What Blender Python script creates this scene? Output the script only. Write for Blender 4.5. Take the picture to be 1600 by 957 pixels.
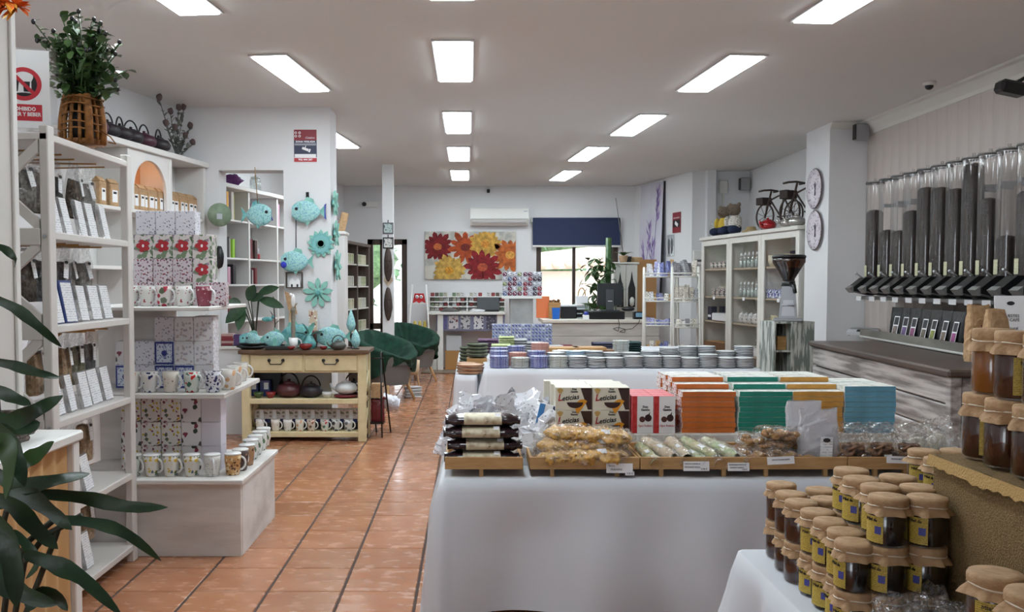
import bpy, bmesh, math, random
from mathutils import Vector, Matrix, Euler, noise
SC = bpy.context.scene
for _o in list(bpy.data.objects): bpy.data.objects.remove(_o)
COL = SC.collection
PI = math.pi
rnd = random.Random(11)
# ------------------------------------------------------------------ camera (photo treated as 1600x957)
F, CX, HOR, H, PITCH = 1420.0, 735.0, 443.0, 1.37, math.radians(2.6)
CY = HOR + F * math.tan(PITCH)
cam = bpy.data.cameras.new('camera'); cam_ob = bpy.data.objects.new('camera', cam); COL.objects.link(cam_ob)
cam.sensor_width = 36.0; cam.lens = F / 1600 * 36
cam.shift_x = (800 - CX) / 1600; cam.shift_y = (CY - 478.5) / 1600
cam.clip_start = 0.05; cam.clip_end = 200
cam_ob.location = (0, 0, H); cam_ob.rotation_euler = (PI / 2 - PITCH, 0, 0)
SC.camera = cam_ob
# ------------------------------------------------------------------ world (bright overcast day outside)
w = bpy.data.worlds.new('day'); SC.world = w; w.use_nodes = True
bg = w.node_tree.nodes['Background']
bg.inputs[0].default_value = (0.86, 0.93, 1.0, 1); bg.inputs[1].default_value = 1.0
sun = bpy.data.lights.new('sun', 'SUN'); sun.energy = 0.8; sun.angle = 0.05
sun_ob = bpy.data.objects.new('sun', sun); COL.objects.link(sun_ob)
sun_ob.rotation_euler = (math.radians(38), math.radians(18), math.radians(20))
LIGHT = 6.5
vs = SC.view_settings
SC.display_settings.display_device = 'sRGB'
vs.view_transform = 'Standard'; vs.look = 'None'; vs.exposure = 2.05; vs.gamma = 1.0; vs.use_curve_mapping = False
# ------------------------------------------------------------------ photo measurements -> real points
def ray(px, py):
    u, v = (px - CX) / F, (py - CY) / F
    return u, math.cos(PITCH) - v * math.sin(PITCH), -math.sin(PITCH) - v * math.cos(PITCH)
def atY(px, py, Y):
    a, b, c = ray(px, py); t = Y / b; return Vector((a * t, Y, H + c * t))
def atZ(px, py, z):
    a, b, c = ray(px, py); t = (z - H) / c; return Vector((a * t, b * t, z))
def atX(px, py, X):
    a, b, c = ray(px, py); t = X / a; return Vector((X, b * t, H + c * t))
# ------------------------------------------------------------------ materials
def lin(c):
    return tuple((x / 255 / 12.92) if x / 255 <= 0.04045 else ((x / 255 + 0.055) / 1.055) ** 2.4 for x in c[:3]) + (1.0,)
MATS = {}
class NT:
    def __init__(s, m):
        s.t = m.node_tree; s.n = s.t.nodes; s.l = s.t.links
    def add(s, typ, **kw):
        n = s.n.new(typ)
        for k, v in kw.items():
            if k.startswith('i_'):
                key = k[2:]; key = int(key) if key.isdigit() else key
                n.inputs[key].default_value = v
            else: setattr(n, k, v)
        return n
    def link(s, a, b): s.l.new(a, b)
    def coord(s, scale=(1, 1, 1), kind='Object'):
        tc = s.add('ShaderNodeTexCoord'); mp = s.add('ShaderNodeMapping')
        mp.inputs['Scale'].default_value = scale
        s.link(tc.outputs[kind], mp.inputs['Vector']); return mp.outputs['Vector']
    def mix(s, fac, a, b):
        n = s.add('ShaderNodeMix', data_type='RGBA')
        for sock, v in ((n.inputs[0], fac), (n.inputs[6], a), (n.inputs[7], b)):
            if isinstance(v, bpy.types.NodeSocket): s.link(v, sock)
            else: sock.default_value = v
        return n.outputs[2]
    def step(s, val, lo, hi):
        n = s.add('ShaderNodeMapRange'); n.inputs[1].default_value = lo; n.inputs[2].default_value = hi
        s.link(val, n.inputs[0]); return n.outputs[0]
def new_mat(name):
    m = bpy.data.materials.new(name); m.use_nodes = True; return m
def M(name, col=(200, 200, 200), rough=0.5, metal=0.0, col2=None, nscale=8.0, stretch=(1, 1, 1), nlo=.35, nhi=.65, bump=0.0, bscale=60.0, emit=0.0, coat=0.0, trans=0.0, ior=1.45, spec=0.5, detail=4.0, sss=0.0):
    """plain or noise-varied surface"""
    if name in MATS: return MATS[name]
    m = new_mat(name); nt = NT(m); b = nt.n['Principled BSDF']
    b.inputs['Base Color'].default_value = lin(col); b.inputs['Roughness'].default_value = rough
    b.inputs['Metallic'].default_value = metal; b.inputs['Specular IOR Level'].default_value = spec
    if coat: b.inputs['Coat Weight'].default_value = coat
    if trans: b.inputs['Transmission Weight'].default_value = trans; b.inputs['IOR'].default_value = ior
    if emit: b.inputs['Emission Color'].default_value = lin(col); b.inputs['Emission Strength'].default_value = emit
    if col2 is not None:
        nz = nt.add('ShaderNodeTexNoise'); nz.inputs['Scale'].default_value = nscale; nz.inputs['Detail'].default_value = detail
        nt.link(nt.coord(stretch), nz.inputs['Vector'])
        nt.link(nt.mix(nt.step(nz.outputs['Fac'], nlo, nhi), lin(col), lin(col2)), b.inputs['Base Color'])
    if bump:
        nz = nt.add('ShaderNodeTexNoise'); nz.inputs['Scale'].default_value = bscale; nz.inputs['Detail'].default_value = 3
        nt.link(nt.coord(stretch), nz.inputs['Vector'])
        bp = nt.add('ShaderNodeBump'); bp.inputs['Strength'].default_value = bump; bp.inputs['Distance'].default_value = 0.01
        nt.link(nz.outputs['Fac'], bp.inputs['Height']); nt.link(bp.outputs[0], b.inputs['Normal'])
    MATS[name] = m; return m
def MP(name, base, cols, scale=60.0, size=.32, rough=0.35, dens=.55, base2=None, kind='Object', stretch=(1, 1, 1)):
    """printed pattern: scattered motifs of several colours on a ground colour"""
    if name in MATS: return MATS[name]
    m = new_mat(name); nt = NT(m); b = nt.n['Principled BSDF']; b.inputs['Roughness'].default_value = rough
    out = lin(base); vec = nt.coord(stretch, kind)
    if base2: 
        nz = nt.add('ShaderNodeTexNoise'); nz.inputs['Scale'].default_value = scale * .3; nt.link(vec, nz.inputs['Vector'])
        out = nt.mix(nt.step(nz.outputs['Fac'], .45, .55), lin(base), lin(base2))
    for i, c in enumerate(cols):
        nz = nt.add('ShaderNodeTexNoise'); nz.inputs['Scale'].default_value = scale * 1.3; nt.link(vec, nz.inputs['Vector'])
        vm = nt.add('ShaderNodeVectorMath', operation='SCALE'); nt.link(nz.outputs['Color'], vm.inputs[0]); vm.inputs['Scale'].default_value = .9 / scale
        ad = nt.add('ShaderNodeVectorMath', operation='ADD'); nt.link(vec, ad.inputs[0]); nt.link(vm.outputs[0], ad.inputs[1])
        a2 = nt.add('ShaderNodeVectorMath', operation='ADD'); nt.link(ad.outputs[0], a2.inputs[0]); a2.inputs[1].default_value = (i * .37, i * .21, i * .53)
        v = nt.add('ShaderNodeTexVoronoi'); v.inputs['Scale'].default_value = scale * (1 - .15 * i); nt.link(a2.outputs[0], v.inputs['Vector'])
        near = nt.step(v.outputs['Distance'], size + .04, size - .04)
        sep = nt.add('ShaderNodeSeparateColor'); nt.link(v.outputs['Color'], sep.inputs[0])
        pick = nt.step(sep.outputs[0], dens + .01, dens)
        mu = nt.add('ShaderNodeMath', operation='MULTIPLY'); nt.link(near, mu.inputs[0]); nt.link(pick, mu.inputs[1])
        out = nt.mix(mu.outputs[0], out, lin(c))
    nt.link(out, b.inputs['Base Color']) if isinstance(out, bpy.types.NodeSocket) else None
    MATS[name] = m; return m
def MLINES(name, base, ink, scale=80.0, axis='Z', rough=.6, thr=.55):
    """lines of small print"""
    if name in MATS: return MATS[name]
    m = new_mat(name); nt = NT(m); b = nt.n['Principled BSDF']; b.inputs['Roughness'].default_value = rough
    vec = nt.coord((1, 1, 1)); wv = nt.add('ShaderNodeTexWave', bands_direction=axis); wv.inputs['Scale'].default_value = scale
    nt.link(vec, wv.inputs['Vector'])
    nz = nt.add('ShaderNodeTexNoise'); nz.inputs['Scale'].default_value = scale * 4; nt.link(vec, nz.inputs['Vector'])
    mu = nt.add('ShaderNodeMath', operation='MULTIPLY'); nt.link(nt.step(wv.outputs['Fac'], thr, thr + .1), mu.inputs[0]); nt.link(nt.step(nz.outputs['Fac'], .45, .52), mu.inputs[1])
    nt.link(nt.mix(mu.outputs[0], lin(base), lin(ink)), b.inputs['Base Color'])
    MATS[name] = m; return m
def MCLEAR(name, tint=(255, 255, 255), gloss=.16, rough=.12, haze=0.0, hazecol=(235, 235, 240), crumple=0.0, edge=.45):
    """clear film or thin glass: mostly transparent, with mirror-like sheen and a little haze"""
    if name in MATS: return MATS[name]
    m = new_mat(name); nt = NT(m); nt.n.remove(nt.n['Principled BSDF']); out = nt.n['Material Output']
    tr = nt.add('ShaderNodeBsdfTransparent'); tr.inputs[0].default_value = lin(tint)
    gl = nt.add('ShaderNodeBsdfGlossy'); gl.inputs['Roughness'].default_value = rough
    lw = nt.add('ShaderNodeLayerWeight'); lw.inputs[0].default_value = .35
    if crumple:
        nz = nt.add('ShaderNodeTexNoise'); nz.inputs['Scale'].default_value = crumple; nz.inputs['Detail'].default_value = 2; nt.link(nt.coord(), nz.inputs['Vector'])
        bp = nt.add('ShaderNodeBump'); bp.inputs['Strength'].default_value = 1.0; bp.inputs['Distance'].default_value = .06; nt.link(nz.outputs['Fac'], bp.inputs['Height']); nt.link(bp.outputs[0], gl.inputs['Normal']); nt.link(bp.outputs[0], lw.inputs['Normal'])
    mr = nt.add('ShaderNodeMapRange'); mr.inputs[3].default_value = gloss; mr.inputs[4].default_value = min(1, gloss + edge); nt.link(lw.outputs['Fresnel'], mr.inputs[0])
    mx = nt.add('ShaderNodeMixShader'); nt.link(mr.outputs[0], mx.inputs[0]); nt.link(tr.outputs[0], mx.inputs[1]); nt.link(gl.outputs[0], mx.inputs[2])
    last = mx
    if haze:
        df = nt.add('ShaderNodeBsdfDiffuse'); df.inputs[0].default_value = lin(hazecol)
        m2 = nt.add('ShaderNodeMixShader'); m2.inputs[0].default_value = haze; nt.link(mx.outputs[0], m2.inputs[1]); nt.link(df.outputs[0], m2.inputs[2]); last = m2
    nt.link(last.outputs[0], out.inputs[0]); MATS[name] = m; return m
# ------------------------------------------------------------------ geometry
class G:
    def __init__(s): s.v, s.f, s.mi, s.sm, s.mats, s.T = [], [], [], [], [], Matrix()
    def at(s, x=0, y=0, z=0, rx=0, ry=0, rz=0): s.T = Matrix.Translation((x, y, z)) @ Euler((rx, ry, rz)).to_matrix().to_4x4(); return s
    def m(s, mat):
        if mat not in s.mats: s.mats.append(mat)
        return s.mats.index(mat)
    def raw(s, vs_, fs, mat, smooth=False):
        o = len(s.v); k = s.m(mat); T = s.T
        s.v += [T @ Vector(p) for p in vs_]
        for f in fs: s.f.append([i + o for i in f]); s.mi.append(k); s.sm.append(smooth)
        return s
    def box(s, x0, x1, y0, y1, z0, z1, mat, bev=0.0):
        if bev:
            bm = bmesh.new(); bmesh.ops.create_cube(bm, size=1)
            for v in bm.verts: v.co = Vector(((x0 + x1) / 2 + v.co.x * (x1 - x0), (y0 + y1) / 2 + v.co.y * (y1 - y0), (z0 + z1) / 2 + v.co.z * (z1 - z0)))
            bmesh.ops.bevel(bm, geom=bm.edges[:], offset=min(bev, .45 * min(abs(x1 - x0), abs(y1 - y0), abs(z1 - z0))), segments=1, affect='EDGES')
            bm.verts.index_update(); s.raw([v.co[:] for v in bm.verts], [[v.index for v in f.verts] for f in bm.faces], mat); bm.free(); return s
        p = [(x, y, z) for x in (x0, x1) for y in (y0, y1) for z in (z0, z1)]
        return s.raw(p, [(0, 1, 3, 2), (4, 6, 7, 5), (0, 4, 5, 1), (2, 3, 7, 6), (0, 2, 6, 4), (1, 5, 7, 3)], mat)
    def cb(s, cx, cy, cz, sx, sy, sz, mat, bev=0.0): return s.box(cx - sx / 2, cx + sx / 2, cy - sy / 2, cy + sy / 2, cz - sz / 2, cz + sz / 2, mat, bev)
    def lathe(s, prof, mat, n=20, smooth=True, sx=1.0, sy=1.0, wob=None, cap=True):
        vs_, fs = [], []
        for j, (r, z) in enumerate(prof):
            for i in range(n):
                a = 2 * PI * i / n; q = r * (wob(a, j) if wob else 1)
                vs_.append((q * math.cos(a) * sx, q * math.sin(a) * sy, z))
        for j in range(len(prof) - 1):
            for i in range(n):
                k = (i + 1) % n; fs.append((j * n + i, j * n + k, (j + 1) * n + k, (j + 1) * n + i))
        if cap and prof[0][0] > 1e-6: fs.append(tuple(range(n - 1, -1, -1)))
        if cap and prof[-1][0] > 1e-6: fs.append(tuple((len(prof) - 1) * n + i for i in range(n)))
        return s.raw(vs_, fs, mat, smooth)
    def cyl(s, r, z0, z1, mat, n=16): 
        return s.lathe([(r, z0), (r, z1)], mat, n, False) if n < 10 else s.lathe([(r * .98, z0), (r, z0 + .02 * r), (r, z1 - .02 * r), (r * .98, z1)], mat, n, True)
    def tube(s, pts, r, mat, n=7, closed=False, rr=None):
        pts = [Vector(p) for p in pts]; k = len(pts); vs_, fs = [], []; up = None
        for i, p in enumerate(pts):
            a = pts[(i - 1) % k] if (i > 0 or closed) else p; b = pts[(i + 1) % k] if (i < k - 1 or closed) else p
            d = (b - a).normalized() if (b - a).length > 1e-9 else Vector((0, 0, 1))
            if up is None: up = d.orthogonal().normalized()
            up = (up - d * up.dot(d)); up = up.normalized() if up.length > 1e-6 else d.orthogonal().normalized()
            q = d.cross(up); R_ = rr[i] if rr else r
            for j in range(n):
                t = 2 * PI * j / n; vs_.append(p + (up * math.cos(t) + q * math.sin(t)) * R_)
        m_ = k if closed else k - 1
        for i in range(m_):
            i2 = (i + 1) % k
            for j in range(n):
                j2 = (j + 1) % n; fs.append((i * n + j, i * n + j2, i2 * n + j2, i2 * n + j))
        if not closed: fs += [tuple(range(n - 1, -1, -1)), tuple((k - 1) * n + j for j in range(n))]
        return s.raw(vs_, fs, mat, True)
    def prism(s, poly, d0, d1, mat, axis='y'):
        """2-D outline pushed from d0 to d1 along the axis"""
        n = len(poly)
        f = {'y': lambda p, d: (p[0], d, p[1]), 'z': lambda p, d: (p[0], p[1], d), 'x': lambda p, d: (d, p[0], p[1])}[axis]
        return s.raw([f(p, d0) for p in poly] + [f(p, d1) for p in poly], [tuple(range(n)), tuple(range(2 * n - 1, n - 1, -1))] + [(i, n + i, n + (i + 1) % n, (i + 1) % n) for i in range(n)], mat)
    def grid(s, fn, nu, nv, mat, smooth=True, wrap=False):
        vs_ = [fn(i / nu, j / nv) for j in range(nv + 1) for i in range(nu + (0 if wrap else 1))]; w_ = nu if wrap else nu + 1; fs = []
        for j in range(nv):
            for i in range(nu):
                k = (i + 1) % w_ if wrap else i + 1
                fs.append((j * w_ + i, j * w_ + k, (j + 1) * w_ + k, (j + 1) * w_ + i))
        return s.raw(vs_, fs, mat, smooth)
    def ball(s, c, rx, ry, rz, mat, n=14, m_=9, bump=0.0, seed=0, bs=3.0):
        c = Vector(c)
        def fn(u, v):
            a, b = 2 * PI * u, PI * (v - .5); d = Vector((math.cos(b) * math.cos(a), math.cos(b) * math.sin(a), math.sin(b)))
            k = 1 + bump * noise.noise(d * bs + Vector((seed * 3.1, seed * 1.7, 0)))
            return c + Vector((d.x * rx, d.y * ry, d.z * rz)) * k
        return s.grid(fn, n, m_, mat, True, True)
    def leaf(s, base, tip, width, mat, droop=0.0, n=6, up=(0, 0, 1), fold=.25):
        a, b = Vector(base), Vector(tip); d = b - a; side = d.cross(Vector(up))
        side = side.normalized() if side.length > 1e-6 else Vector((1, 0, 0)); nrm = side.cross(d).normalized()
        vs_, fs = [], []
        for i in range(n + 1):
            t = i / n; c = a + d * t + Vector((0, 0, -droop * t * t)); wv = width * math.sin(PI * min(1, t * .93 + .06)) ** .8
            if i == n: wv = 0.0005
            vs_ += [c + side * wv + nrm * wv * fold, c, c - side * wv + nrm * wv * fold]
        for i in range(n):
            o = i * 3; fs += [(o, o + 1, o + 4, o + 3), (o + 1, o + 2, o + 5, o + 4)]
        return s.raw(vs_, fs, mat, True)
    def mesh(s, name):
        me = bpy.data.meshes.new(name); me.from_pydata([p[:] for p in s.v], [], s.f); 
        for mt in s.mats: me.materials.append(mt)
        me.polygons.foreach_set('material_index', s.mi); me.polygons.foreach_set('use_smooth', s.sm)
        me.update(); return me
# ------------------------------------------------------------------ scene graph
def link(name, data, parent=None, loc=None, rot=None, scale=None):
    o = bpy.data.objects.new(name, data); COL.objects.link(o)
    if parent is not None: o.parent = parent
    if loc is not None: o.location = loc
    if rot is not None: o.rotation_euler = rot
    if scale is not None: o.scale = scale if hasattr(scale, '__len__') else (scale,) * 3
    return o
def tag(o, label=None, cat=None, group=None, kind=None):
    if label: o['label'] = label
    if cat: o['category'] = cat
    if group: o['group'] = group
    if kind: o['kind'] = kind
    return o
def thing(name, label, cat, loc=(0, 0, 0), rz=0, group=None, rot=None):
    return tag(link(name, None, None, loc, rot or (0, 0, rz)), label, cat, group)
def part(name, g, parent, **kw):
    kind = kw.pop('kind', None); o = link(name, g.mesh(name) if isinstance(g, G) else g, parent, **kw)
    if kind: o['kind'] = kind
    return o
def solo(name, g, label, cat, group=None, loc=None, rot=None, kind=None, scale=None):
    return tag(link(name, g.mesh(name) if isinstance(g, G) else g, None, loc, rot, scale), label, cat, group, kind)
def struct(name, g, parent=None): return tag(link(name, g.mesh(name), parent), kind='structure')
class Kind:
    """one kind of thing with its parts; put() sets out one more of it, sharing mesh data"""
    def __init__(s, name, cat): s.name, s.cat, s.parts = name, cat, []
    def part(s, name, g, under=None, **kw): s.parts.append((name, g.mesh(name) if isinstance(g, G) else g, under, kw)); return s
    def put(s, loc, label, group=None, rz=0, rot=None, scale=None, mats=None):
        if len(s.parts) == 1:
            o = tag(link(s.name, s.parts[0][1], None, loc, rot or (0, 0, rz), scale), label, s.cat, group); made = [o]; root = o
        else:
            root = thing(s.name, label, s.cat, loc, rz, group, rot); made = []
            if scale: root.scale = scale if hasattr(scale, '__len__') else (scale,) * 3
            for nm, me, un, kw in s.parts: made.append(link(nm, me, root if un is None else made[un], **kw))
        for i, mt in (mats or {}).items():
            sl = made[i].material_slots[0]; sl.link = 'OBJECT'; sl.material = mt
        return root
_TXT = {}
def text_mesh(body, size, mat, depth=.0006, bold=0.0, shear=0.0, align='CENTER', width=None):
    key = (body, size, mat.name, depth, bold, shear, align, width)
    if key not in _TXT:
        cu = bpy.data.curves.new('lettering', 'FONT'); cu.body = body; cu.size = size; cu.extrude = depth; cu.offset = bold; cu.shear = shear
        cu.align_x = align; cu.align_y = 'CENTER'; cu.resolution_u = 2
        ob = bpy.data.objects.new('lettering_source', cu); COL.objects.link(ob)
        dg = bpy.context.evaluated_depsgraph_get(); me = bpy.data.meshes.new_from_object(ob.evaluated_get(dg))
        bpy.data.objects.remove(ob); bpy.data.curves.remove(cu)
        me.materials.clear(); me.materials.append(mat)
        if width:
            xs = [v.co.x for v in me.vertices]; k = width / (max(xs) - min(xs))
            for v in me.vertices: v.co.x *= k
        _TXT[key] = me
    return _TXT[key]
FRONT = (PI / 2, 0, 0)      # lettering that faces the shopfront (-Y)
ORD = ['first', 'second', 'third', 'fourth', 'fifth', 'sixth', 'seventh', 'eighth', 'ninth', 'tenth', 'eleventh', 'twelfth', 'thirteenth', 'fourteenth', 'fifteenth', 'sixteenth', 'seventeenth', 'eighteenth', 'nineteenth', 'twentieth']
def arc(cx, cz, r, a0, a1, n): return [(cx + r * math.cos(a0 + (a1 - a0) * i / n), cz + r * math.sin(a0 + (a1 - a0) * i / n)) for i in range(n + 1)]
# ================================================================== structure
CEIL = 2.944
mWALL = M('wall_paint', (222, 222, 224), .85, bump=.12, bscale=45)
mCEIL = M('ceiling_paint', (216, 215, 213), .9, bump=.1, bscale=30)
mGROUT = M('grout', (74, 58, 52), .9)
mWHITE = M('white_paint', (226, 225, 222), .45)
mWHITE2 = M('chalky_white', (214, 212, 206), .55, bump=.05, bscale=30)
mBLACK = M('black_plastic', (22, 22, 24), .38)
mDARKW = M('dark_brown_wood', (52, 40, 34), .5, col2=(70, 54, 45), nscale=5, stretch=(6, 6, 1))
mCHROME = M('brushed_steel', (178, 182, 188), .32, .85)
mPANE = MCLEAR('window_glass', gloss=.05, rough=.02)
def tile_mat():
    m = new_mat('terracotta'); nt = NT(m); b = nt.n['Principled BSDF']; b.inputs['Roughness'].default_value = .3
    geo = nt.add('ShaderNodeNewGeometry'); mp = nt.add('ShaderNodeMapping'); nt.link(geo.outputs['Position'], mp.inputs[0]); mp.inputs['Scale'].default_value = (1, 2.2, 1)
    n1 = nt.add('ShaderNodeTexNoise'); n1.inputs['Scale'].default_value = 4.2; n1.inputs['Detail'].default_value = 6; nt.link(mp.outputs[0], n1.inputs[0])
    n2 = nt.add('ShaderNodeTexNoise'); n2.inputs["Scale"].default_value = 9; n2.inputs['Detail'].default_value = 5; nt.link(mp.outputs[0], n2.inputs[0])
    c = nt.mix(nt.step(n1.outputs['Fac'], .22, .78), lin((160, 102, 70)), lin((182, 128, 94)))
    c = nt.mix(nt.step(n2.outputs['Fac'], .5, 1.1), c, lin((190, 146, 116)))
    oi = nt.add('ShaderNodeObjectInfo'); hv = nt.add('ShaderNodeHueSaturation'); nt.link(c, hv.inputs['Color'])
    mr = nt.add('ShaderNodeMapRange'); mr.inputs[3].default_value = .88; mr.inputs[4].default_value = 1.1; nt.link(oi.outputs['Random'], mr.inputs[0]); nt.link(mr.outputs[0], hv.inputs['Value'])
    nt.link(hv.outputs[0], b.inputs['Base Color'])
    nt.link(nt.step(n2.outputs['Fac'], .2, 1.6), b.inputs['Roughness'])
    bp = nt.add('ShaderNodeBump'); bp.inputs['Strength'].default_value = .15; bp.inputs['Distance'].default_value = .004; nt.link(n2.outputs['Fac'], bp.inputs['Height']); nt.link(bp.outputs[0], b.inputs['Normal'])
    return m
mTILE = tile_mat()
# ---- floor
fl = struct('floor', G().box(-5.2, 4.1, -3, 15.2, -.15, -.004, mGROUT))
_a, _b, _c = atZ(534.7, 924.7, 0), atZ(651.4, 924.7, 0), atZ(609, 749.5, 0)
TX, TY, X0, Y0 = _b.x - _a.x, (_c.y - _a.y) / 7, _a.x, _a.y
tile_me = G().box(.006, TX - .006, .0025, TY - .0025, -.02, 0, mTILE, bev=.003).mesh('floor_tile')
rest = G()
for i in range(-14, 14):
    for j in range(-22, 33):
        x, y = X0 + i * TX, Y0 + j * TY
        if y < -3 or y > 15 or x < -5.1 or x > 3.9: continue
        if -6 < i < 3 and 3.0 < y < 14.6: link('floor_tile', tile_me, fl, (x, y, 0))
        else: rest.box(x + .006, x + TX - .006, y + .0025, y + TY - .0025, -.02, 0, mTILE)
part('floor_tiling', rest, fl, kind='stuff')
# ---- ceiling
struct('ceiling', G().box(-5.2, 4.1, -3.2, 15.2, CEIL, CEIL + .2, mCEIL))
# ---- walls
def slab(g, p, q, th, z0, z1, mat):
    """upright wall from p to q (plan), th thick to the left of the direction of travel"""
    p, q = Vector(p), Vector(q); d = (q - p).normalized(); n = Vector((-d.y, d.x)) * th
    g.prism([p[:], q[:], (q + n)[:], (p + n)[:]], z0, z1, mat, 'z')
def lw(Y): return -2.65 + .1846 * (Y - 8.2)
struct('wall_left', (lambda g: (slab(g, (lw(-3), -3), (lw(8.45), 8.45), .2, 0, CEIL, mWALL), g)[1])(G()))
struct('wall_left_rear', (lambda g: (slab(g, (-2.75, 8.45), (-2.05, 14.85), .2, 0, CEIL, mWALL), g)[1])(G()))
NX0, NX1, NZ = atY(342, 300, 8.2).x, atY(443, 300, 8.2).x, atY(400, 266, 8.2).z
PX1 = atY(517, 400, 8.2).x; SILLZ = atY(360, 541, 8.2).z
g = G(); g.box(-2.9, NX0, 8.2, 8.45, 0, CEIL, mWALL); g.box(NX0, NX1, 8.2, 8.45, NZ, CEIL, mWALL); g.box(NX1, PX1, 8.2, 8.58, 0, CEIL, mWALL); g.box(NX0, NX1, 8.2, 8.45, 0, SILLZ, mWALL); g.box(NX0, NX1, 8.17, 8.47, SILLZ - .025, SILLZ, mWHITE)
struct('wall_alcove', g)
WB = 14.8
dx0, dx1, dz = atY(574, 400, WB).x, atY(636, 400, WB).x, atY(600, 374, WB).z
wx0, wx1, wz0, wz1 = atY(838, 400, WB).x, atY(966, 400, WB).x, .95, atY(900, 366, WB).z
g = G(); g.box(-2.6, dx0, WB, WB + .2, 0, CEIL, mWALL); g.box(dx0, dx1, WB, WB + .2, dz, CEIL, mWALL); g.box(dx1, wx0, WB, WB + .2, 0, CEIL, mWALL)
g.box(wx0, wx1, WB, WB + .2, 0, wz0, mWALL); g.box(wx0, wx1, WB, WB + .2, wz1, CEIL, mWALL); g.box(wx1, 3.6, WB, WB + .2, 0, CEIL, mWALL)
struct('wall_back', g)
g = G(); slab(g, (3.12, 12.85), (2.66, 14.85), -.2, 0, CEIL, mWALL); g.box(3.12, 3.92, 12.85, 13.05, 0, CEIL, mWALL); struct('wall_right_rear', g)
wr = struct('wall_right', G().box(3.92, 4.1, -3, 13.0, 0, CEIL, mWALL))
struct('wall_column', G().box(3.53, 3.92, 9.0, 9.62, 0, CEIL, mWALL))
g = G(); g.box(3.3, 3.42, 12.72, 12.85, 0, CEIL, mWALL); struct('trim_pipe_casing', g)
mBOARD = M('panel_board', (196, 186, 180), .6, col2=(180, 169, 163), nscale=6, stretch=(1, 1, .15), bump=.06)
bme = G().box(-.018, 0, .0, .1635, .0, 2.06, mBOARD, bev=.002).mesh('board')
for k in range(30): link('board', bme, wr, (3.92, 8.995 - .165 * (k + 1), .80))
g = G()
prof = [(0, 0), (0, -.12), (-.025, -.12), (-.03, -.09), (-.07, -.05), (-.09, -.03), (-.12, -.02), (-.12, 0)]
g.prism([(3.92 + a, CEIL + b) for a, b in prof], -2.9, 9.0, mWHITE2, 'y'); struct('trim_1', g)
g = G(); g.prism([(9.0 + a * .5, CEIL + b * .5) for a, b in prof], 3.53, 3.92, mWHITE2, 'x'); struct('trim_2', g)
# shopfront behind the photographer: unseen wall, its opening placed to light the left side
g = G(); g.box(-5.2, -4.3, -3.2, -3, 0, CEIL, mWALL); g.box(-2.2, 4.1, -3.2, -3, 0, CEIL, mWALL); g.box(-4.3, -2.2, -3.2, -3, 2.3, CEIL, mWALL)
struct('wall_front', g)
# ---- slim white pillar in the room
PYc = 12.1; a, b = atY(597, 300, PYc).x, atY(614, 300, PYc).x
struct('wall_pillar', G().box(a, b, PYc, PYc + .15, 0, CEIL, mWALL))
# ---- back door
g = G()
for (x0, x1, z0, z1) in ((dx0, dx0 + .09, 0, dz), (dx1 - .09, dx1, 0, dz), (dx0, dx1, dz - .09, dz), (dx0, dx1, .62, .72), (dx0, dx1, 0, .1)): g.box(x0, x1, WB + .02, WB + .1, z0, z1, mDARKW, bev=.006)
dm = (dx0 + dx1) / 2 - .06
g.box(dm - .06, dm + .06, WB + .02, WB + .1, .1, dz, mDARKW, bev=.006)
dr = struct('door_1', g)
for x0, x1 in ((dx0 + .09, dm - .06), (dm + .06, dx1 - .09)):
    for z0, z1 in ((.1, .62), (.72, dz - .09)): part('pane', G().box(x0, x1, WB + .05, WB + .06, z0, z1, mPANE), dr)
part('handle', G().tube([(dm + .03, WB - .03, 1.0), (dm + .03, WB - .03, 1.12)], .012, mCHROME).tube([(dm + .03, WB + .02, 1.06), (dm + .03, WB - .03, 1.06)], .01, mCHROME), dr)
# ---- window
g = G(); mx = atY(897, 430, WB).x; rx = atY(953, 430, WB).x
for x0, x1, z0, z1 in ((wx0, wx0 + .08, wz0, wz1), (wx1 - .08, wx1, wz0, wz1), (wx0, wx1, wz1 - .07, wz1), (wx0, wx1, wz0, wz0 + .06), (mx - .025, mx + .025, wz0, wz1), (rx - .045, rx + .045, wz0, wz1)): g.box(x0, x1, WB + .02, WB + .1, z0, z1, mDARKW, bev=.005)
wn = struct('window_1', g)
for x0, x1 in ((wx0 + .08, mx - .025), (mx + .025, rx - .045), (rx + .045, wx1 - .08)): part('pane', G().box(x0, x1, WB + .055, WB + .062, wz0 + .06, wz1 - .07, mPANE), wn)
mNAVY = M('navy_fabric', (44, 54, 86), .85, bump=.1, bscale=300)
bt = thing('roller_blind', 'navy roller blind half lowered over the bright window', 'blind', atY(901, 343, WB - .07))
z1 = atY(901, 343, WB - .07).z; z0 = atY(901, 385, WB - .07).z; bw = (atY(970, 360, WB - .07).x - atY(833, 360, WB - .07).x) / 2
part('fabric', G().box(-bw, bw, -.004, .004, z0 - z1, 0, mNAVY), bt)
part('roller', G().at(0, 0, 0, 0, PI / 2).cyl(.03, -bw, bw, mNAVY, 12), bt, loc=(0, .034, -.0))
part('bottom_bar', G().cb(0, 0, z0 - z1, bw * 2, .02, .03, mWHITE, .004), bt)
part('bracket', G().cb(-bw - .01, .035, 0, .02, .07, .07, mWHITE, .003), bt); part('bracket', G().cb(bw + .01, .035, 0, .02, .07, .07, mWHITE, .003), bt)
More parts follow.
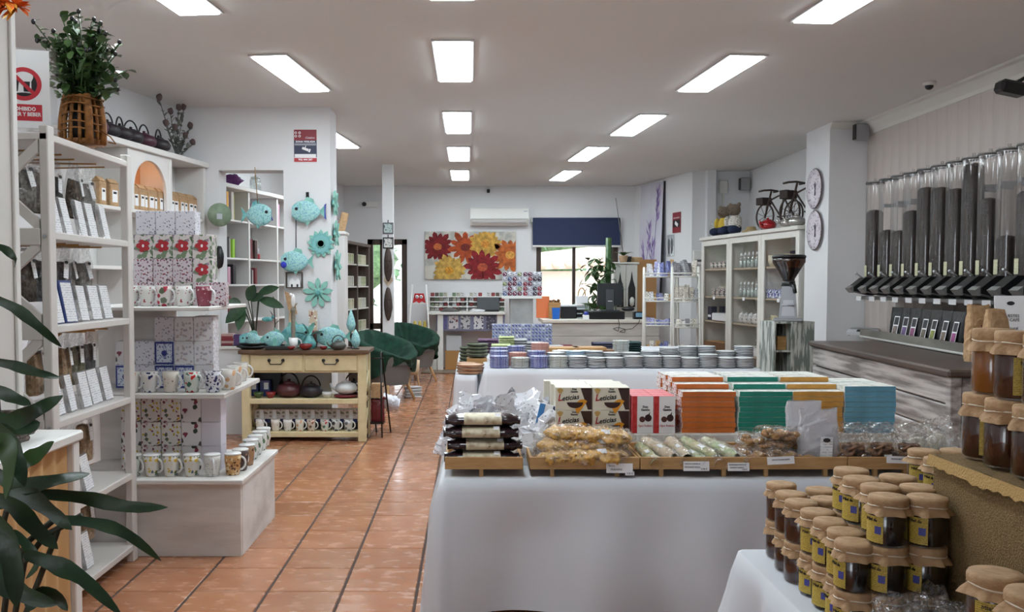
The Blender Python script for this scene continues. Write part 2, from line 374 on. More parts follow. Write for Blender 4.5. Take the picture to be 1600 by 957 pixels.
# ---- ceiling lights (real lamps)
mLAMP = M('lamp_panel', (238, 250, 255), .4, emit=LIGHT); mLRIM = M('lamp_rim', (200, 198, 198), .5)
lk = Kind('ceiling_light', 'light').part('rim', G().box(-.14, .14, -.59, .59, -.012, .0, mLRIM, .003)).part('diffuser', G().box(-.118, .118, -.565, .565, -.02, -.008, mLAMP))
sp = {'middle': [(-.10, 4.5), (-.115, 6.53), (-.125, 8.96), (-.14, 11.1), (-.15, 13.25), (-.09, 2.5)], 'right-hand': [(2.1, 4.95), (1.86, 6.9), (1.65, 9.1), (1.42, 11.1), (1.37, 13.3)], 'left-hand': [(-1.63, 4.78), (-1.33, 6.9), (-1.47, 10.0), (-1.95, 2.7)]}
for row, pts in sp.items():
    for i, (x, y) in enumerate(pts):
        if y < 3: lab = 'rectangular ceiling light nearest the shop entrance, %s row' % row
        else: lab = 'rectangular lit ceiling panel, %s of the %s row counted from the front' % (ORD[i], row)
        lk.put((x, y, CEIL), lab, 'ceiling light panels', rz=0 if row == 'middle' else (.09 if row == 'right-hand' else -.11))
# ---- outside
mHOUSE = M('render_cream', (216, 200, 186), .9); mROOF = M('roof_clay', (210, 184, 166), .8); mLEAFD = M('tree_green', (70, 104, 70), .8, col2=(110, 140, 96), nscale=14)
struct('ground_outside', G().box(-12, 14, 15.2, 40, -.3, -.15, M('paving', (200, 190, 180), .9)))
h = thing('neighbour_house', 'cream house wall with a sloping clay tile roof seen through the window', 'house', (2.2, 21, -.15))
part("wall", G().box(-1.6, 4, 0, 3, 0, 1.8, mHOUSE), h)
part('roof', G().raw([(-1.9, -.3, 1.8), (4.2, -.3, 1.95), (4.2, 3.2, 2.75), (-1.9, 3.2, 2.1), (-1.9, -.3, 1.88), (4.2, -.3, 2.03), (4.2, 3.2, 2.83), (-1.9, 3.2, 2.18)], [(0, 1, 2, 3), (7, 6, 5, 4), (0, 4, 5, 1), (1, 5, 6, 2), (2, 6, 7, 3), (3, 7, 4, 0)], mROOF), h)
rt = G().tube([(0, 0, 0), (0, .5, .06)], .09, mROOF, 8).mesh('roof_tile')
for k in range(20): link('roof_tile', rt, h, (-1.75 + k * .3, -.36, 1.9 + k * .0074))
part('lamp', G().lathe([(.03, 0), (.09, .02), (.1, .22), (.03, .3)], mBLACK, 8), h, loc=(-.75, -.12, 1.3))
mLEAFT = M('tree_leaf', (84, 120, 84), .7)
for i, (x, y, z, r) in enumerate(((2.5, 27, 2.75, 1.35), (4.6, 31, 3.0, 1.4), (-3.2, 23, 2.4, 1.6))):
    t = thing('tree', ['dark leafy tree above the clay roof at the window', 'leafy tree behind the roof, further to the side of the window', 'green tree outside the glass back door'][i], 'tree', (x, y, -.15))
    part('trunk', G().tube([(0, 0, 0), (.05, 0, z * .6), (0, 0, z)], .14, mDARKW), t)
    cg = G(); rr = random.Random(i)
    for k in range(420):
        d = Vector((rr.gauss(0, 1), rr.gauss(0, 1), rr.gauss(0, 1))).normalized() * r * rr.uniform(.55, 1); b_ = Vector((0, 0, z)) + d; cg.leaf(b_, b_ + Vector((rr.uniform(-.3, .3), rr.uniform(-.3, .3), rr.uniform(-.3, .15))), .1, mLEAFT, n=2)
    cg.ball((0, 0, z), r * .8, r * .8, r * .8, mLEAFD, bump=.3, seed=i); part('foliage', cg, t, kind='stuff')
# ================================================================== front display table
mCLOTH = M('white_tablecloth', (204, 206, 212), .8, bump=.08, bscale=500)
mWOODT = M('tray_wood', (186, 148, 98), .55, col2=(168, 128, 80), nscale=10, stretch=(1, 8, 8))
mFILM = MCLEAR('cellophane', gloss=.09, rough=.06, haze=.02, crumple=42, edge=.4)
mFILMH = MCLEAR('frosted_film', gloss=.2, rough=.2, haze=.5, hazecol=(226, 226, 232), crumple=30)
mPAPER = M('white_card', (236, 236, 238), .6)
mINK = M('ink', (34, 32, 36), .6)
mPRINT = MLINES('printed_card', (238, 238, 240), (200, 200, 206), 30)
mFOILP = M('crinkled_film', (214, 214, 222), .22, .25, bump=.9, bscale=45)
def cloth(x0, x1, y0, y1, zt, zh, flare=.05, amp=.02, seed=0, kx=9.0, hemdrop=None, nlev=12, mat=None):
    g = G(); rr = random.Random(seed); per = []; r = .03
    def seg(p, q, n, out):
        for i in range(n): t = i / n; per.append((p[0] + (q[0] - p[0]) * t, p[1] + (q[1] - p[1]) * t, out))
    nx, ny = int((x1 - x0) / .028), int((y1 - y0) / .028)
    def corner(cx, cy, a0):
        for i in range(7): a = a0 + PI / 2 * i / 7; per.append((cx + r * math.cos(a), cy + r * math.sin(a), (math.cos(a) * 1.25, math.sin(a) * 1.25)))
    seg((x0 + r, y0), (x1 - r, y0), nx, (0, -1)); corner(x1 - r, y0 + r, -PI / 2); seg((x1, y0 + r), (x1, y1 - r), ny, (1, 0)); corner(x1 - r, y1 - r, 0)
    seg((x1 - r, y1), (x0 + r, y1), nx, (0, 1)); corner(x0 + r, y1 - r, PI / 2); seg((x0, y1 - r), (x0, y0 + r), ny, (-1, 0)); corner(x0 + r, y0 + r, PI)
    n = len(per); off = Vector((seed * 7.3, seed * 2.1, 0)); cx, cy = (x0 + x1) / 2, (y0 + y1) / 2
    vs_ = []
    for j in range(nlev + 1):
        t = j / nlev; z = zt + (zh - zt) * t
        for (x, y, o) in per:
            f = noise.noise(Vector((x * kx, y * kx, z * .8)) + off); f2 = noise.noise(Vector((x * 2.2, y * 2.2, z * 2.5)) + off * 1.7)
            d = .004 + flare * t ** .8 + (amp * f * min(1, t * 2.2) + amp * .9 * f2 * t) if j else 0
            zz = z - (hemdrop(x, y) * t if hemdrop else 0)
            vs_.append((x + o[0] * d, y + o[1] * d, zz + (0.006 if j == 0 else 0)))
    fs = [(j * n + i, (j + 1) * n + i, (j + 1) * n + (i + 1) % n, j * n + (i + 1) % n) for j in range(nlev) for i in range(n)]
    k = len(vs_)
    for s_ in (.985,): vs_ += [(cx + (x - cx) * s_, cy + (y - cy) * s_, zt + .008) for (x, y, o) in per]
    fs += [(i, (i + 1) % n, k + (i + 1) % n, k + i) for i in range(n)]; fs.append(tuple(range(k, k + n)))
    return g.raw(vs_, fs, mat or mCLOTH, True)
def table(label, x0, x1, y0, y1, zt):
    t = thing('display_table', label, 'table', ((x0 + x1) / 2, (y0 + y1) / 2, 0)); a, b = (x1 - x0) / 2, (y1 - y0) / 2
    part('tabletop', G().box(-a + .012, a - .012, -b + .012, b - .012, zt - .03, zt, mWOODT), t)
    lg = G().box(-.025, .025, -.025, .025, 0, zt - .03, mWOODT).mesh('leg')
    for sx in (-1, 1):
        for sy in (-1, 1): link('leg', lg, t, (sx * (a - .06), sy * (b - .06), 0))
TZ = .614; FY = atZ(900, 750, TZ).y; FX0 = atZ(690, 750, TZ).x; FX1 = 2.0; FY1 = FY + 1.55
table('plain wooden table under the white cloth of trays and boxes', FX0, FX1, FY, FY1, TZ - .008)
solo('tablecloth', cloth(FX0, FX1, FY, FY1, TZ - .007, .105, .06, .07, 3, 3.4, lambda x, y: .05 if x < FX0 + .05 else 0), 'white cloth hanging over the front table of trays and chocolate boxes', 'tablecloth', 'white tablecloths')
TT = TZ + .002     # cloth surface
# riser that carries the boxes
RY = 3.92; RZ = .715
g = G(); g.box(atY(832, 700, RY).x, atY(1398, 700, RY).x, RY, RY + .7, TT, RZ, mWHITE2, .004)
solo('display_riser', g, 'low grey-white riser under the stacked chocolate boxes on the front table', 'riser')
# ---- trays with little feet
def tray(px0, px1, label, ytop, feet):
    a = atY((px0 + px1) / 2, 742, FY + .04); x0, x1 = atY(px0, 730, FY + .04).x, atY(px1, 730, FY + .04).x; w = (x1 - x0) / 2
    t = thing('wooden_tray', label, 'tray', ((x0 + x1) / 2, FY + .035, TT), 0, 'wooden trays along the table edge')
    z0, z1 = .03, .078; D = .34
    part('front_board', G().box(-w, w, 0, .012, z0, z1, mWOODT, .002), t); part('back_board', G().box(-w, w, D - .012, D, z0, z1, mWOODT, .002), t)
    part('side_board', G().box(-w, -w + .01, .0125, D - .0125, z0, z1 - .004, mWOODT, .002), t); part('side_board', G().box(w - .01, w, .0125, D - .0125, z0, z1 - .004, mWOODT, .002), t)
    part('base', G().box(-w + .0105, w - .0105, .0125, D - .0125, z0, z0 + .01, mWOODT), t)
    for f in feet:
        fx = atY(f, 745, FY + .04).x - (x0 + x1) / 2
        for yy in (.012, D - .03): part('foot', G().cb(fx, yy + .008, z0 / 2, .016, .016, z0, mWOODT), t)
    return (x0 + x1) / 2, w
TR = [tray(695, 817, 'wooden tray holding the dark wrapped cake rolls', 722, (752,)), tray(828, 999, 'wooden tray holding yellow dried fruit, beside the cake roll tray', 722, (863, 965)),
      tray(1000.5, 1163, 'wooden tray holding pale nougat rolls', 722, (1034, 1132)), tray(1164.5, 1323, 'wooden tray of golden sweets and a big white bag', 720, (1198, 1291)), tray(1324.5, 1478, 'wooden tray of brown dried bags, behind the honey jars', 716, (1369, 1416))]
def price(px, py, wpx, hpx, lines, label, tilt=0.0, extra=None):
    c = atY(px, py, FY + .026); w = wpx * FY / F; hh = hpx * FY / F
    t = thing('price_tag', label, 'price tag', c, 0, 'price tags on the trays', rot=(-.12, tilt, 0))
    part('card', G().cb(0, 0, 0, w, .002, hh, mPAPER), t)
    for i, (s_, sz, ox, oz) in enumerate(lines): part('lettering', text_mesh(s_, sz * hh, mINK), t, loc=(ox * w, -.0016, oz * hh), rot=FRONT)
    if extra: part('price_sticker', G().cb(w * .38, -.003, -hh * .55, w * .34, .002, hh * .4, mPAPER), t); part('lettering', text_mesh(extra, .26 * hh, mINK), t, loc=(w * .38, -.0046, -hh * .55), rot=FRONT)
price(968, 732, 42, 15, [('FRUTA', .22, -.3, .22), ('PINEAPPLE', .26, -.12, -.15)], 'white price tag clipped below the dried pineapple', extra='3.00 €')
price(1088, 729, 41, 15, [('TARTA VAINILLA', .22, -.15, .25), ('NOUGAT ROLL', .24, -.15, -.1), ('3.90 €', .26, .3, -.3)], 'white price tag below the pale nougat rolls')
price(1154, 730, 34, 13, [('GUAYABA MASITAS', .24, -.05, .25), ('GUAVA CANDY', .24, -.08, -.1), ('4.20 €', .24, .28, -.32)], 'small price tag at the joint beside the nougat roll tray')
price(1220, 720, 43, 12, [('FRUTA ESCARCHADA', .24, 0, .1)], 'curled white price tag below the golden sweets', -.05)
price(1402, 719, 34, 11, [('FRUTOS SECOS', .26, 0, .1)], 'curled white price tag below the brown dried bags', .03)
# ---- crinkled film bags
def pouch(w, d, h, seed, mat, crinkle=.16, top=.25, n=16, m_=12, spiky=0.0):
    """soft bag standing on its base, pinched flat along the top"""
    g = G(); off = Vector((seed * 5.1, seed * 3.3, 0))
    def fn(u, v):
        a = 2 * PI * u; k = 1 - max(0, (v - .55) / .45) ** 1.3 * (1 - top) ; e = .55
        cx_ = math.copysign(abs(math.cos(a)) ** e, math.cos(a)); sy_ = math.copysign(abs(math.sin(a)) ** e, math.sin(a))
        p = Vector((cx_ * w / 2 * (1 - .1 * v), sy_ * d / 2 * (k if v > .55 else 1), v * h))
        if v < .06: p.x *= .93; p.y *= .9
        q = noise.noise(p * 28 + off) * crinkle + noise.noise(p * 70 + off) * crinkle * .5
        p.x += q * w * .5; p.y += q * d * .5 * k; p.z += (noise.noise(p * 40 + off) * h * crinkle * .4 if v > .1 else 0) + spiky * max(0, v - .8) * 5 * noise.noise(Vector((u * 14, seed, 0)))
        return p
    return g.grid(fn, n, m_, mat, False, True)
def lying(l, r1, r2, seed, mat, crinkle=.12, n=14, m_=16, tails=True):
    """roll or bag lying along x"""
    g = G(); off = Vector((seed * 3.7, seed, 0))
    def fn(u, v):
        a = 2 * PI * u; t = abs(v - .5) * 2; k = 1 if t < .82 else (max(.3, 1 - (t - .82) * 5.5) if t < .93 else .35 + (t - .93) * 6)
        if not tails: k = max(.05, 1 - max(0, t - .7) ** 2 * 10)
        p = Vector(((v - .5) * l, math.cos(a) * r1 * k, r2 + math.sin(a) * r2 * k)); q = 1 + crinkle * noise.noise(p * 45 + off) + crinkle * .6 * noise.noise(p * 110 + off)
        p.y *= q; p.z = r2 + (p.z - r2) * q; return p
    return g.grid(fn, n, m_, mat, True, True)
mCHOC = M('chocolate_film', (40, 24, 30), .2, bump=.25, bscale=40, coat=.5); mCREAM = M('cream_label', (206, 196, 168), .45, col2=(150, 124, 96), nscale=26, nlo=.5, nhi=.72)
cx, tw = TR[0]; rk = Kind('cake_roll', 'cake')
rk.part('wrapped_cake', lying(.295, .052, .025, 1, mCHOC, .08)); g = G()
g.grid(lambda u, v: ((v - .5) * .148, math.cos(PI * (1.16 - 1.32 * u)) * .0545, .025 + math.sin(PI * (1.16 - 1.32 * u)) * .0272), 12, 2, mCREAM); rk.part('paper_band', g)
rk.part('price_sticker', G().at(.06, -.036, .0455, .75).cb(0, 0, 0, .022, .024, .002, mPAPER))
for i in range(4): rk.put((cx + (-.008, .004, -.01, -.004)[i], FY + .105 + (0, .008, .0, .012)[i], TT + .041 + i * .049), 'dark wrapped cake roll with cream band, %s from the bottom of its pile' % ('lowest', 'second', 'third', 'topmost')[i] if i else 'dark wrapped cake roll with cream band, lowest of the pile in the tray', 'dark wrapped cake rolls', rz=(.0, .02, -.02, .015)[i])
# heap of small bags in printed film
mDOTF = MP('printed_film', (226, 226, 232), [(70, 70, 84), (150, 152, 164)], 70, .2, .16, .42); MATS['printed_film'].node_tree.nodes['Principled BSDF'].inputs['Coat Weight'].default_value = .6
bk = [Kind('sweet_bag', 'bag') for _ in range(3)]
for i, k in enumerate(bk): k.part('film', pouch(.12, .055, .13, 20 + i, mDOTF if i < 2 else mFILMH, .55, .3, 20, 14, .03)); k.part('sweets', G().ball((0, 0, .045), .042, .02, .036, mFOILP, 10, 7, .3, i))
rr = random.Random(5); q = 0
for lvl, n_, x0, x1, y0, z in ((0, 5, 700, 850, 3.95, 0), (1, 5, 712, 842, 4.0, .07), (2, 4, 730, 828, 4.04, .14), (0, 4, 700, 830, 4.16, 0), (1, 4, 715, 835, 4.18, .07), (0, 2, 808, 826, 3.8, 0)):
    for i in range(n_):
        px = x0 + (x1 - x0) * (i / (n_ - 1)); p = atY(px, 600, y0 + rr.uniform(-.02, .02))
        bk[q % 3].put((p.x, p.y, TT + z), 'clear printed sweet bag, %s along the %s layer of the crinkled heap' % (ORD[i], ('bottom', 'middle', 'top', 'rear bottom', 'rear middle', 'front')[[(0, 3.95), (1, 4.0), (2, 4.04), (0, 4.16), (1, 4.18), (0, 3.8)].index((lvl, y0))]), 'bags heaped behind the cake rolls', rot=(rr.uniform(-.5, .3), rr.uniform(-.35, .35), rr.uniform(-.7, .7)), scale=rr.uniform(.85, 1.1)); q += 1
# ---- yellow dried fruit bags
mPINE = M('dried_pineapple', (232, 186, 100), .4, col2=(214, 158, 72), nscale=26, bump=.8, bscale=50)
cx, tw = TR[1]; pk = Kind('dried_fruit_bag', 'bag'); pk.part('fruit', lying(.36, .08, .028, 4, mPINE, .42, 26, 40, False))
pk.part('film', lying(.395, .088, .033, 9, mFILM, .45, 22, 28, False)); pk.part('price_sticker', G().at(.07, -.05, .056, .7, 0, .2).cb(0, 0, 0, .036, .022, .002, mPAPER))
for i, (dx, dy, dz, rz) in enumerate(((0, .1, .042, .0), (.0, .17, .07, .06), (.03, .2, .108, -.12))): pk.put((cx + dx, FY + dy, TT + dz), 'clear bag of yellow dried pineapple, %s' % ('lowest in the tray', 'middle of the three', 'topmost, with a price sticker')[i], 'dried pineapple bags', rot=(0, (-.02, .02, .05)[i], rz))
# ---- nougat rolls
mNOUG = [M('nougat_%d' % i, c, .4, col2=c2, nscale=24, bump=.4, bscale=60) for i, (c, c2) in enumerate((((206, 188, 146), (158, 174, 110)), ((198, 174, 138), (212, 192, 166)), ((196, 172, 132), (222, 204, 172)), ((150, 176, 110), (218, 208, 180))))]
cx, tw = TR[2]; nk = []
for i in range(4): k = Kind('nougat_roll', 'sweet roll'); k.part('nougat', lying(.19, .026, .024, 30 + i, mNOUG[i], .2, 12, 14)); k.part('film', lying(.215, .031, .028, 40 + i, mFILM, .3, 12, 14)); k.part('price_sticker', G().at(.02, -.012, .047, .3).cb(0, 0, 0, .03, .016, .002, mPAPER)); nk.append(k)
for i in range(9): nk[(0, 1, 0, 1, 3, 0, 1, 3, 2)[i]].put((cx - tw + .045 + i * .041, FY + .13 + .012 * (i % 2), TT + .048 + .02 * (i % 2)), 'pale nougat roll in film, %s in its tray from the pineapple side' % ORD[i], 'nougat rolls in the tray', rot=(0, .22, -PI / 2 + .5 * (1 if i % 3 else .3)))
# ---- golden sweets bags and the big white bag
mGOLD = M('golden_sweets', (196, 150, 84), .35, col2=(168, 118, 58), nscale=30, bump=.5, bscale=40)
cx, tw = TR[3]; gk = Kind('golden_sweet_bag', 'bag'); g = G(); rr = random.Random(8)
for i in range(26): g.ball((rr.uniform(-.075, .075), rr.uniform(-.03, .03), rr.uniform(.012, .04)), .02, .016, .011, mGOLD, 7, 5)
gk.part('sweets', g, kind='stuff') if False else gk.part('sweets', g); gk.part('film', lying(.21, .052, .03, 55, mFILM, .3, 14, 14))
for i, (dx, dy, dz, rz) in enumerate(((-.13, .1, .042, .1), (-.0, .1, .042, -.15), (-.1, .16, .09, -.5), (.02, .17, .085, .45), (-.03, .13, .125, .2), (-.14, .22, .04, 1.2))):
    o = gk.put((cx + dx, FY + dy, TT + dz), 'clear bag of golden lumpy sweets, %s' % ('lowest, beside the nougat rolls', 'lowest, beside the white bag', 'middle layer, beside the nougat rolls', 'middle layer, beside the white bag', 'topmost of the heap', 'at the back by the teal boxes')[i], 'golden sweet bags', rot=(0, .1, rz))
mSUGAR = M('pale_powder', (226, 224, 228), .6, col2=(206, 204, 210), nscale=12)
def labelcard(par, w, hh, y, z, tx, rot=0.0):
    l = part('label', G().at(tx, y, z, -.08, rot).cb(0, 0, 0, w, .002, hh, mPRINT), par)
    part('emblem', G().at(tx, y - .002, z + hh * .36, PI / 2 - .08).lathe([(w * .3, -.001), (w * .3, .001)], mINK, 14, False, 1, .6), l); return l
b = thing('flour_bag', 'big frosted white bag with a printed label standing among golden sweets', 'bag', (cx + .115, FY + .12, TT + .041))
part('powder', pouch(.135, .05, .16, 61, mSUGAR, .08, .5), b); part('film', pouch(.165, .06, .215, 62, mFILMH, .12, .3), b); labelcard(b, .048, .092, -.036, .062, .02, .06)
b = thing('flour_bag', 'second frosted white bag, behind the labelled one', 'bag', (cx + .085, FY + .2, TT + .041)); part('film', pouch(.15, .06, .235, 63, mFILMH, .12, .3), b); part('powder', pouch(.125, .045, .17, 64, mSUGAR, .08, .5), b)
# ---- brown dried bags and noodle bags
mMUSH = M('dried_brown', (112, 78, 58), .6, col2=(150, 112, 84), nscale=30, bump=.8, bscale=40); mNOOD = M('white_noodles', (228, 224, 208), .5, col2=(206, 200, 178), nscale=40, bump=.7, bscale=60)
cx, tw = TR[4]; rr = random.Random(3)
def slices(n, w, d, h, mat):
    g = G()
    for i in range(n):
        c = Vector((rr.uniform(-w, w), rr.uniform(-d, d), rr.uniform(.01, h))); g.at(c.x, c.y, c.z, rr.uniform(-1, 1), rr.uniform(-1, 1), rr.uniform(0, 3)).lathe([(.004, .002), (.022, .0), (.02, .006), (.006, .008)], mat, 8)
    g.at(); g.ball((0, 0, h * .45), w * .9, d * .8, h * .45, mat, 10, 7, .3, 3); return g
k1 = Kind('dried_mushroom_bag', 'bag'); k1.part('mushrooms', slices(20, .045, .022, .075, mMUSH)); k1.part('film', pouch(.125, .06, .165, 71, mFILM, .26, .3, 16, 12, .03))
for i, (dx, dy) in enumerate(((-.15, .09), (-.035, .1), (.07, .09))):
    o = k1.put((cx + dx, FY + dy, TT + .041), 'clear bag of brown dried mushrooms, %s' % ('beside the big white bag', 'with a small white sticker, between the other two', 'nearest the white noodles')[i], 'brown dried mushroom bags', rz=(.1, 0, -.1)[i])
    if i == 1: part('price_sticker', G().at(.012, -.036, .03, -.1).cb(0, 0, 0, .03, .002, .022, mPRINT), o)
k2 = Kind('noodle_bag', 'bag'); k2.part('noodles', G().ball((0, 0, .05), .055, .032, .05, mNOOD, 12, 8, .25, 5)); k2.part('film', pouch(.14, .085, .17, 74, mFILM, .26, .3, 16, 12, .03))
for i, (px, yy) in enumerate(((1432, FY + .12), (1462, FY + .2), (1490, FY + .13))): k2.put((atY(px, 700, yy).x, yy, TT + (.041 if i < 2 else .0)), 'clear bag of white noodles, %s' % ('beside the brown mushrooms', 'at the back of the tray end', 'next to the honey jars')[i], 'white noodle bags', rz=i * .3)
# ---- orange-chocolate boxes
mBOXW = M('box_cream', (222, 216, 200), .35); mBOXD = M('box_dark', (58, 36, 34), .35); mORNG = M('orange_slice', (222, 150, 40), .4); mGOLDF = M('gold_print', (196, 160, 96), .4); mREDP = M('red_print', (176, 40, 38), .4)
lw_, ld, lh = .161, .062, .1
bm = G().box(0, lw_, 0, ld, 0, lh, mBOXW, .0015).mesh('carton')
dk = G().prism([(lw_ - .052, lh - .003), (lw_ - .002, lh - .003), (lw_ - .002, .003), (lw_ - .02, .003)], -.0008, .0, mBOXD).mesh('dark_corner')
og = G(); og.prism([(.118 + .032 * math.cos(a), .012 + .036 * math.sin(a)) for a in [PI * i / 10 + .9 for i in range(11)]], -.0016, -.0008, mORNG); og = og.mesh('orange_slice')
cg = G(); cg.prism([(.085 + .036 * math.cos(a), .035 + .026 * math.sin(a)) for a in [PI + PI * i / 10 for i in range(11)]] , -.0022, -.0016, mBOXD); cg = cg.mesh('chocolate')
gf = G(); gf.prism([(.02 + .012 * math.cos(a) * (1 + .3 * math.sin(3 * a)), .085 + .012 * math.sin(a)) for a in [2 * PI * i / 12 for i in range(12)]], -.0012, -.0002, mGOLDF); gf = gf.mesh('gold_leaf')
x0 = atY(868, 640, RY + .03).x
for cI in range(2):
    for rI in range(2):
        for dI in range(5):
            o = thing('chocolate_box', 'cream box of orange chocolates, %s row, %s column, %s' % (('lower', 'upper')[rI], ('the packet-side', 'the red-box-side')[cI], ('at the front', 'second from the front', 'third from the front', 'fourth from the front', 'at the back')[dI]), 'box', (x0 + cI * .163 + (0, .004, -.003, .002, -.02)[dI] - dI * .002, RY + .03 + dI * .066, RZ + rI * .1005), 0, 'cream orange chocolate boxes')
            link('carton', bm, o)
            if dI == 0:
                link('dark_corner', dk, o); link('orange_slice', og, o); link('chocolate', cg, o); link('gold_leaf', gf, o)
                link('lettering', text_mesh('eticias', .03, mINK, bold=.0006, shear=.3), o, (.064, -.0006, .055), (PI / 2, -.12, 0)); link('lettering', text_mesh('L', .042, mREDP, bold=.0006, shear=.3), o, (.0175, -.0012, .054), (PI / 2, -.12, 0))
                link('lettering', text_mesh('Don\nGastón', .011, mINK, bold=.0004), o, (.082, -.0006, .087), FRONT)
# packet leaning beside
mSKY = M('blue_print', (66, 132, 196), .35)
t = thing('blue_packet', 'blue and white packet leaning against the orange chocolate boxes', 'packet', atZ(848, 676, RZ) + Vector((0, .0, 0)), rot=(-.12, .22, -.15)); part('packet', G().box(-.04, .032, 0, .018, 0, .125, mPAPER, .002), t); part('blue_stripe', G().box(-.04, -.015, -.001, 0, .002, .123, mSKY), t); part('blue_stripe', G().box(.02, .032, -.001, 0, .002, .123, MATS['navy_fabric']), t); part('lettering', text_mesh('dolç', .016, mSKY), t, loc=(.002, -.001, .06), rot=(PI / 2, -PI / 2, 0))
# ---- red and white fig boxes
mREDB = M('red_box', (206, 66, 78), .4, col2=(226, 110, 118), nscale=30); mFIG = M('fig_print', (52, 26, 32), .5)
fb = G().box(0, .094, 0, .062, 0, .164, mREDB, .0015).mesh('carton'); fw = G().box(.024, .0935, -.001, 0, .001, .163, mPAPER).mesh('white_front'); fr = G().box(.0035, .0235, -.0008, 0, .002, .162, M('red_band', (186, 34, 40), .4, col2=(206, 70, 70), nscale=60)).mesh('red_band')
fg = G(); fg.prism([(.046 + .013 * math.cos(a), .062 + .013 * math.sin(a)) for a in [2 * PI * i / 14 for i in range(14)]], -.0018, -.001, M('fig_cut', (86, 50, 46), .5)); fg.prism([(.072 + .015 * math.cos(a), .068 + .016 * math.sin(a)) for a in [2 * PI * i / 14 for i in range(14)]], -.0022, -.001, mFIG); fg.prism([(.07, .08), (.078, .08), (.08, .096)], -.002, -.001, mFIG); fg = fg.mesh('fig_print')
x0 = atY(987, 650, RY + .02).x
for cI in range(2):
    for dI in range(4):
        o = thing('fig_box', 'red and white box of chocolate figs, %s, %s' % (('beside the cream boxes', 'beside the orange boxes')[cI], ('frontmost', 'second from the front', 'third from the front', 'rearmost')[dI]), 'box', (x0 + cI * .0955, RY + .02 + dI * .066, RZ), 0, 'red and white fig boxes')
        link('carton', fb, o)
        if dI == 0: link('white_front', fw, o); link('red_band', fr, o); link('fig_print', fg, o); link('lettering', text_mesh('Don\nGastón', .013, mINK, bold=.0005), o, (.059, -.0014, .11), FRONT); link('lettering', text_mesh('Figos Trufados', .013, mREDP, shear=.25, width=.062), o, (.059, -.0014, .034), FRONT)
# ---- stacked nougat bars in four colours
mTOP = M('bar_top', (232, 232, 226), .4, col2=(196, 198, 190), nscale=24, nlo=.5, nhi=.6); mEND = MP('bar_end', (232, 228, 224), [(190, 60, 60), (60, 50, 50)], 40, .4, .4, .6)
cols = {'orange': ((214, 116, 52), (1064, 1148), 0), 'teal': ((32, 142, 124), (1153, 1236), 0), 'amber': ((226, 168, 82), (1237, 1316), .03), 'blue': ((112, 176, 204), (1317, 1397), .04)}
for cn, (c, (p0, p1), dy) in cols.items():
    mc = M('spine_' + cn, c, .35, col2=tuple(int(v * .9) for v in c), nscale=20); w_ = (p1 - p0 - 1.0) * (RY + .1) / F; hB = .0228; dB = .085
    g = G(); g.box(0, w_, .0012, dB, 0, hB - .0008, mTOP); bm = g.mesh('carton'); sp_ = G().box(.0012, w_ - .0012, 0, .0012, 0.0006, hB - .001, mc).mesh('spine'); e_ = G().box(-.0006, .0, .004, dB - .004, .002, hB - .002, mEND).mesh('end_print')
    x0 = atY(p0, 640, RY + .05).x
    for d in range(5 if cn != 'blue' else 4):
        n_ = {0: 8, 1: 9, 2: 10}.get(d, 10) if cn != 'blue' else 9
        for l in range(n_):
            vis = d == 0 or l >= n_ - 2 or cn == 'orange'
            o = thing('nougat_bar', '%s boxed nougat bar, %s from the bottom of the %s stack' % (cn, ORD[l], ('front', 'second', 'third', 'fourth', 'rear')[d]), 'box', (x0 + rnd.uniform(-.004, .004) + (d * .0 if cn != 'orange' else -.004 * d), RY + .035 + dy * 0 + d * .09 + rnd.uniform(-.003, .003), RZ + l * hB), 0, cn + ' nougat bars')
            link('carton', bm, o); link('spine', sp_, o)
            if cn == 'orange': link('end_print', e_, o)
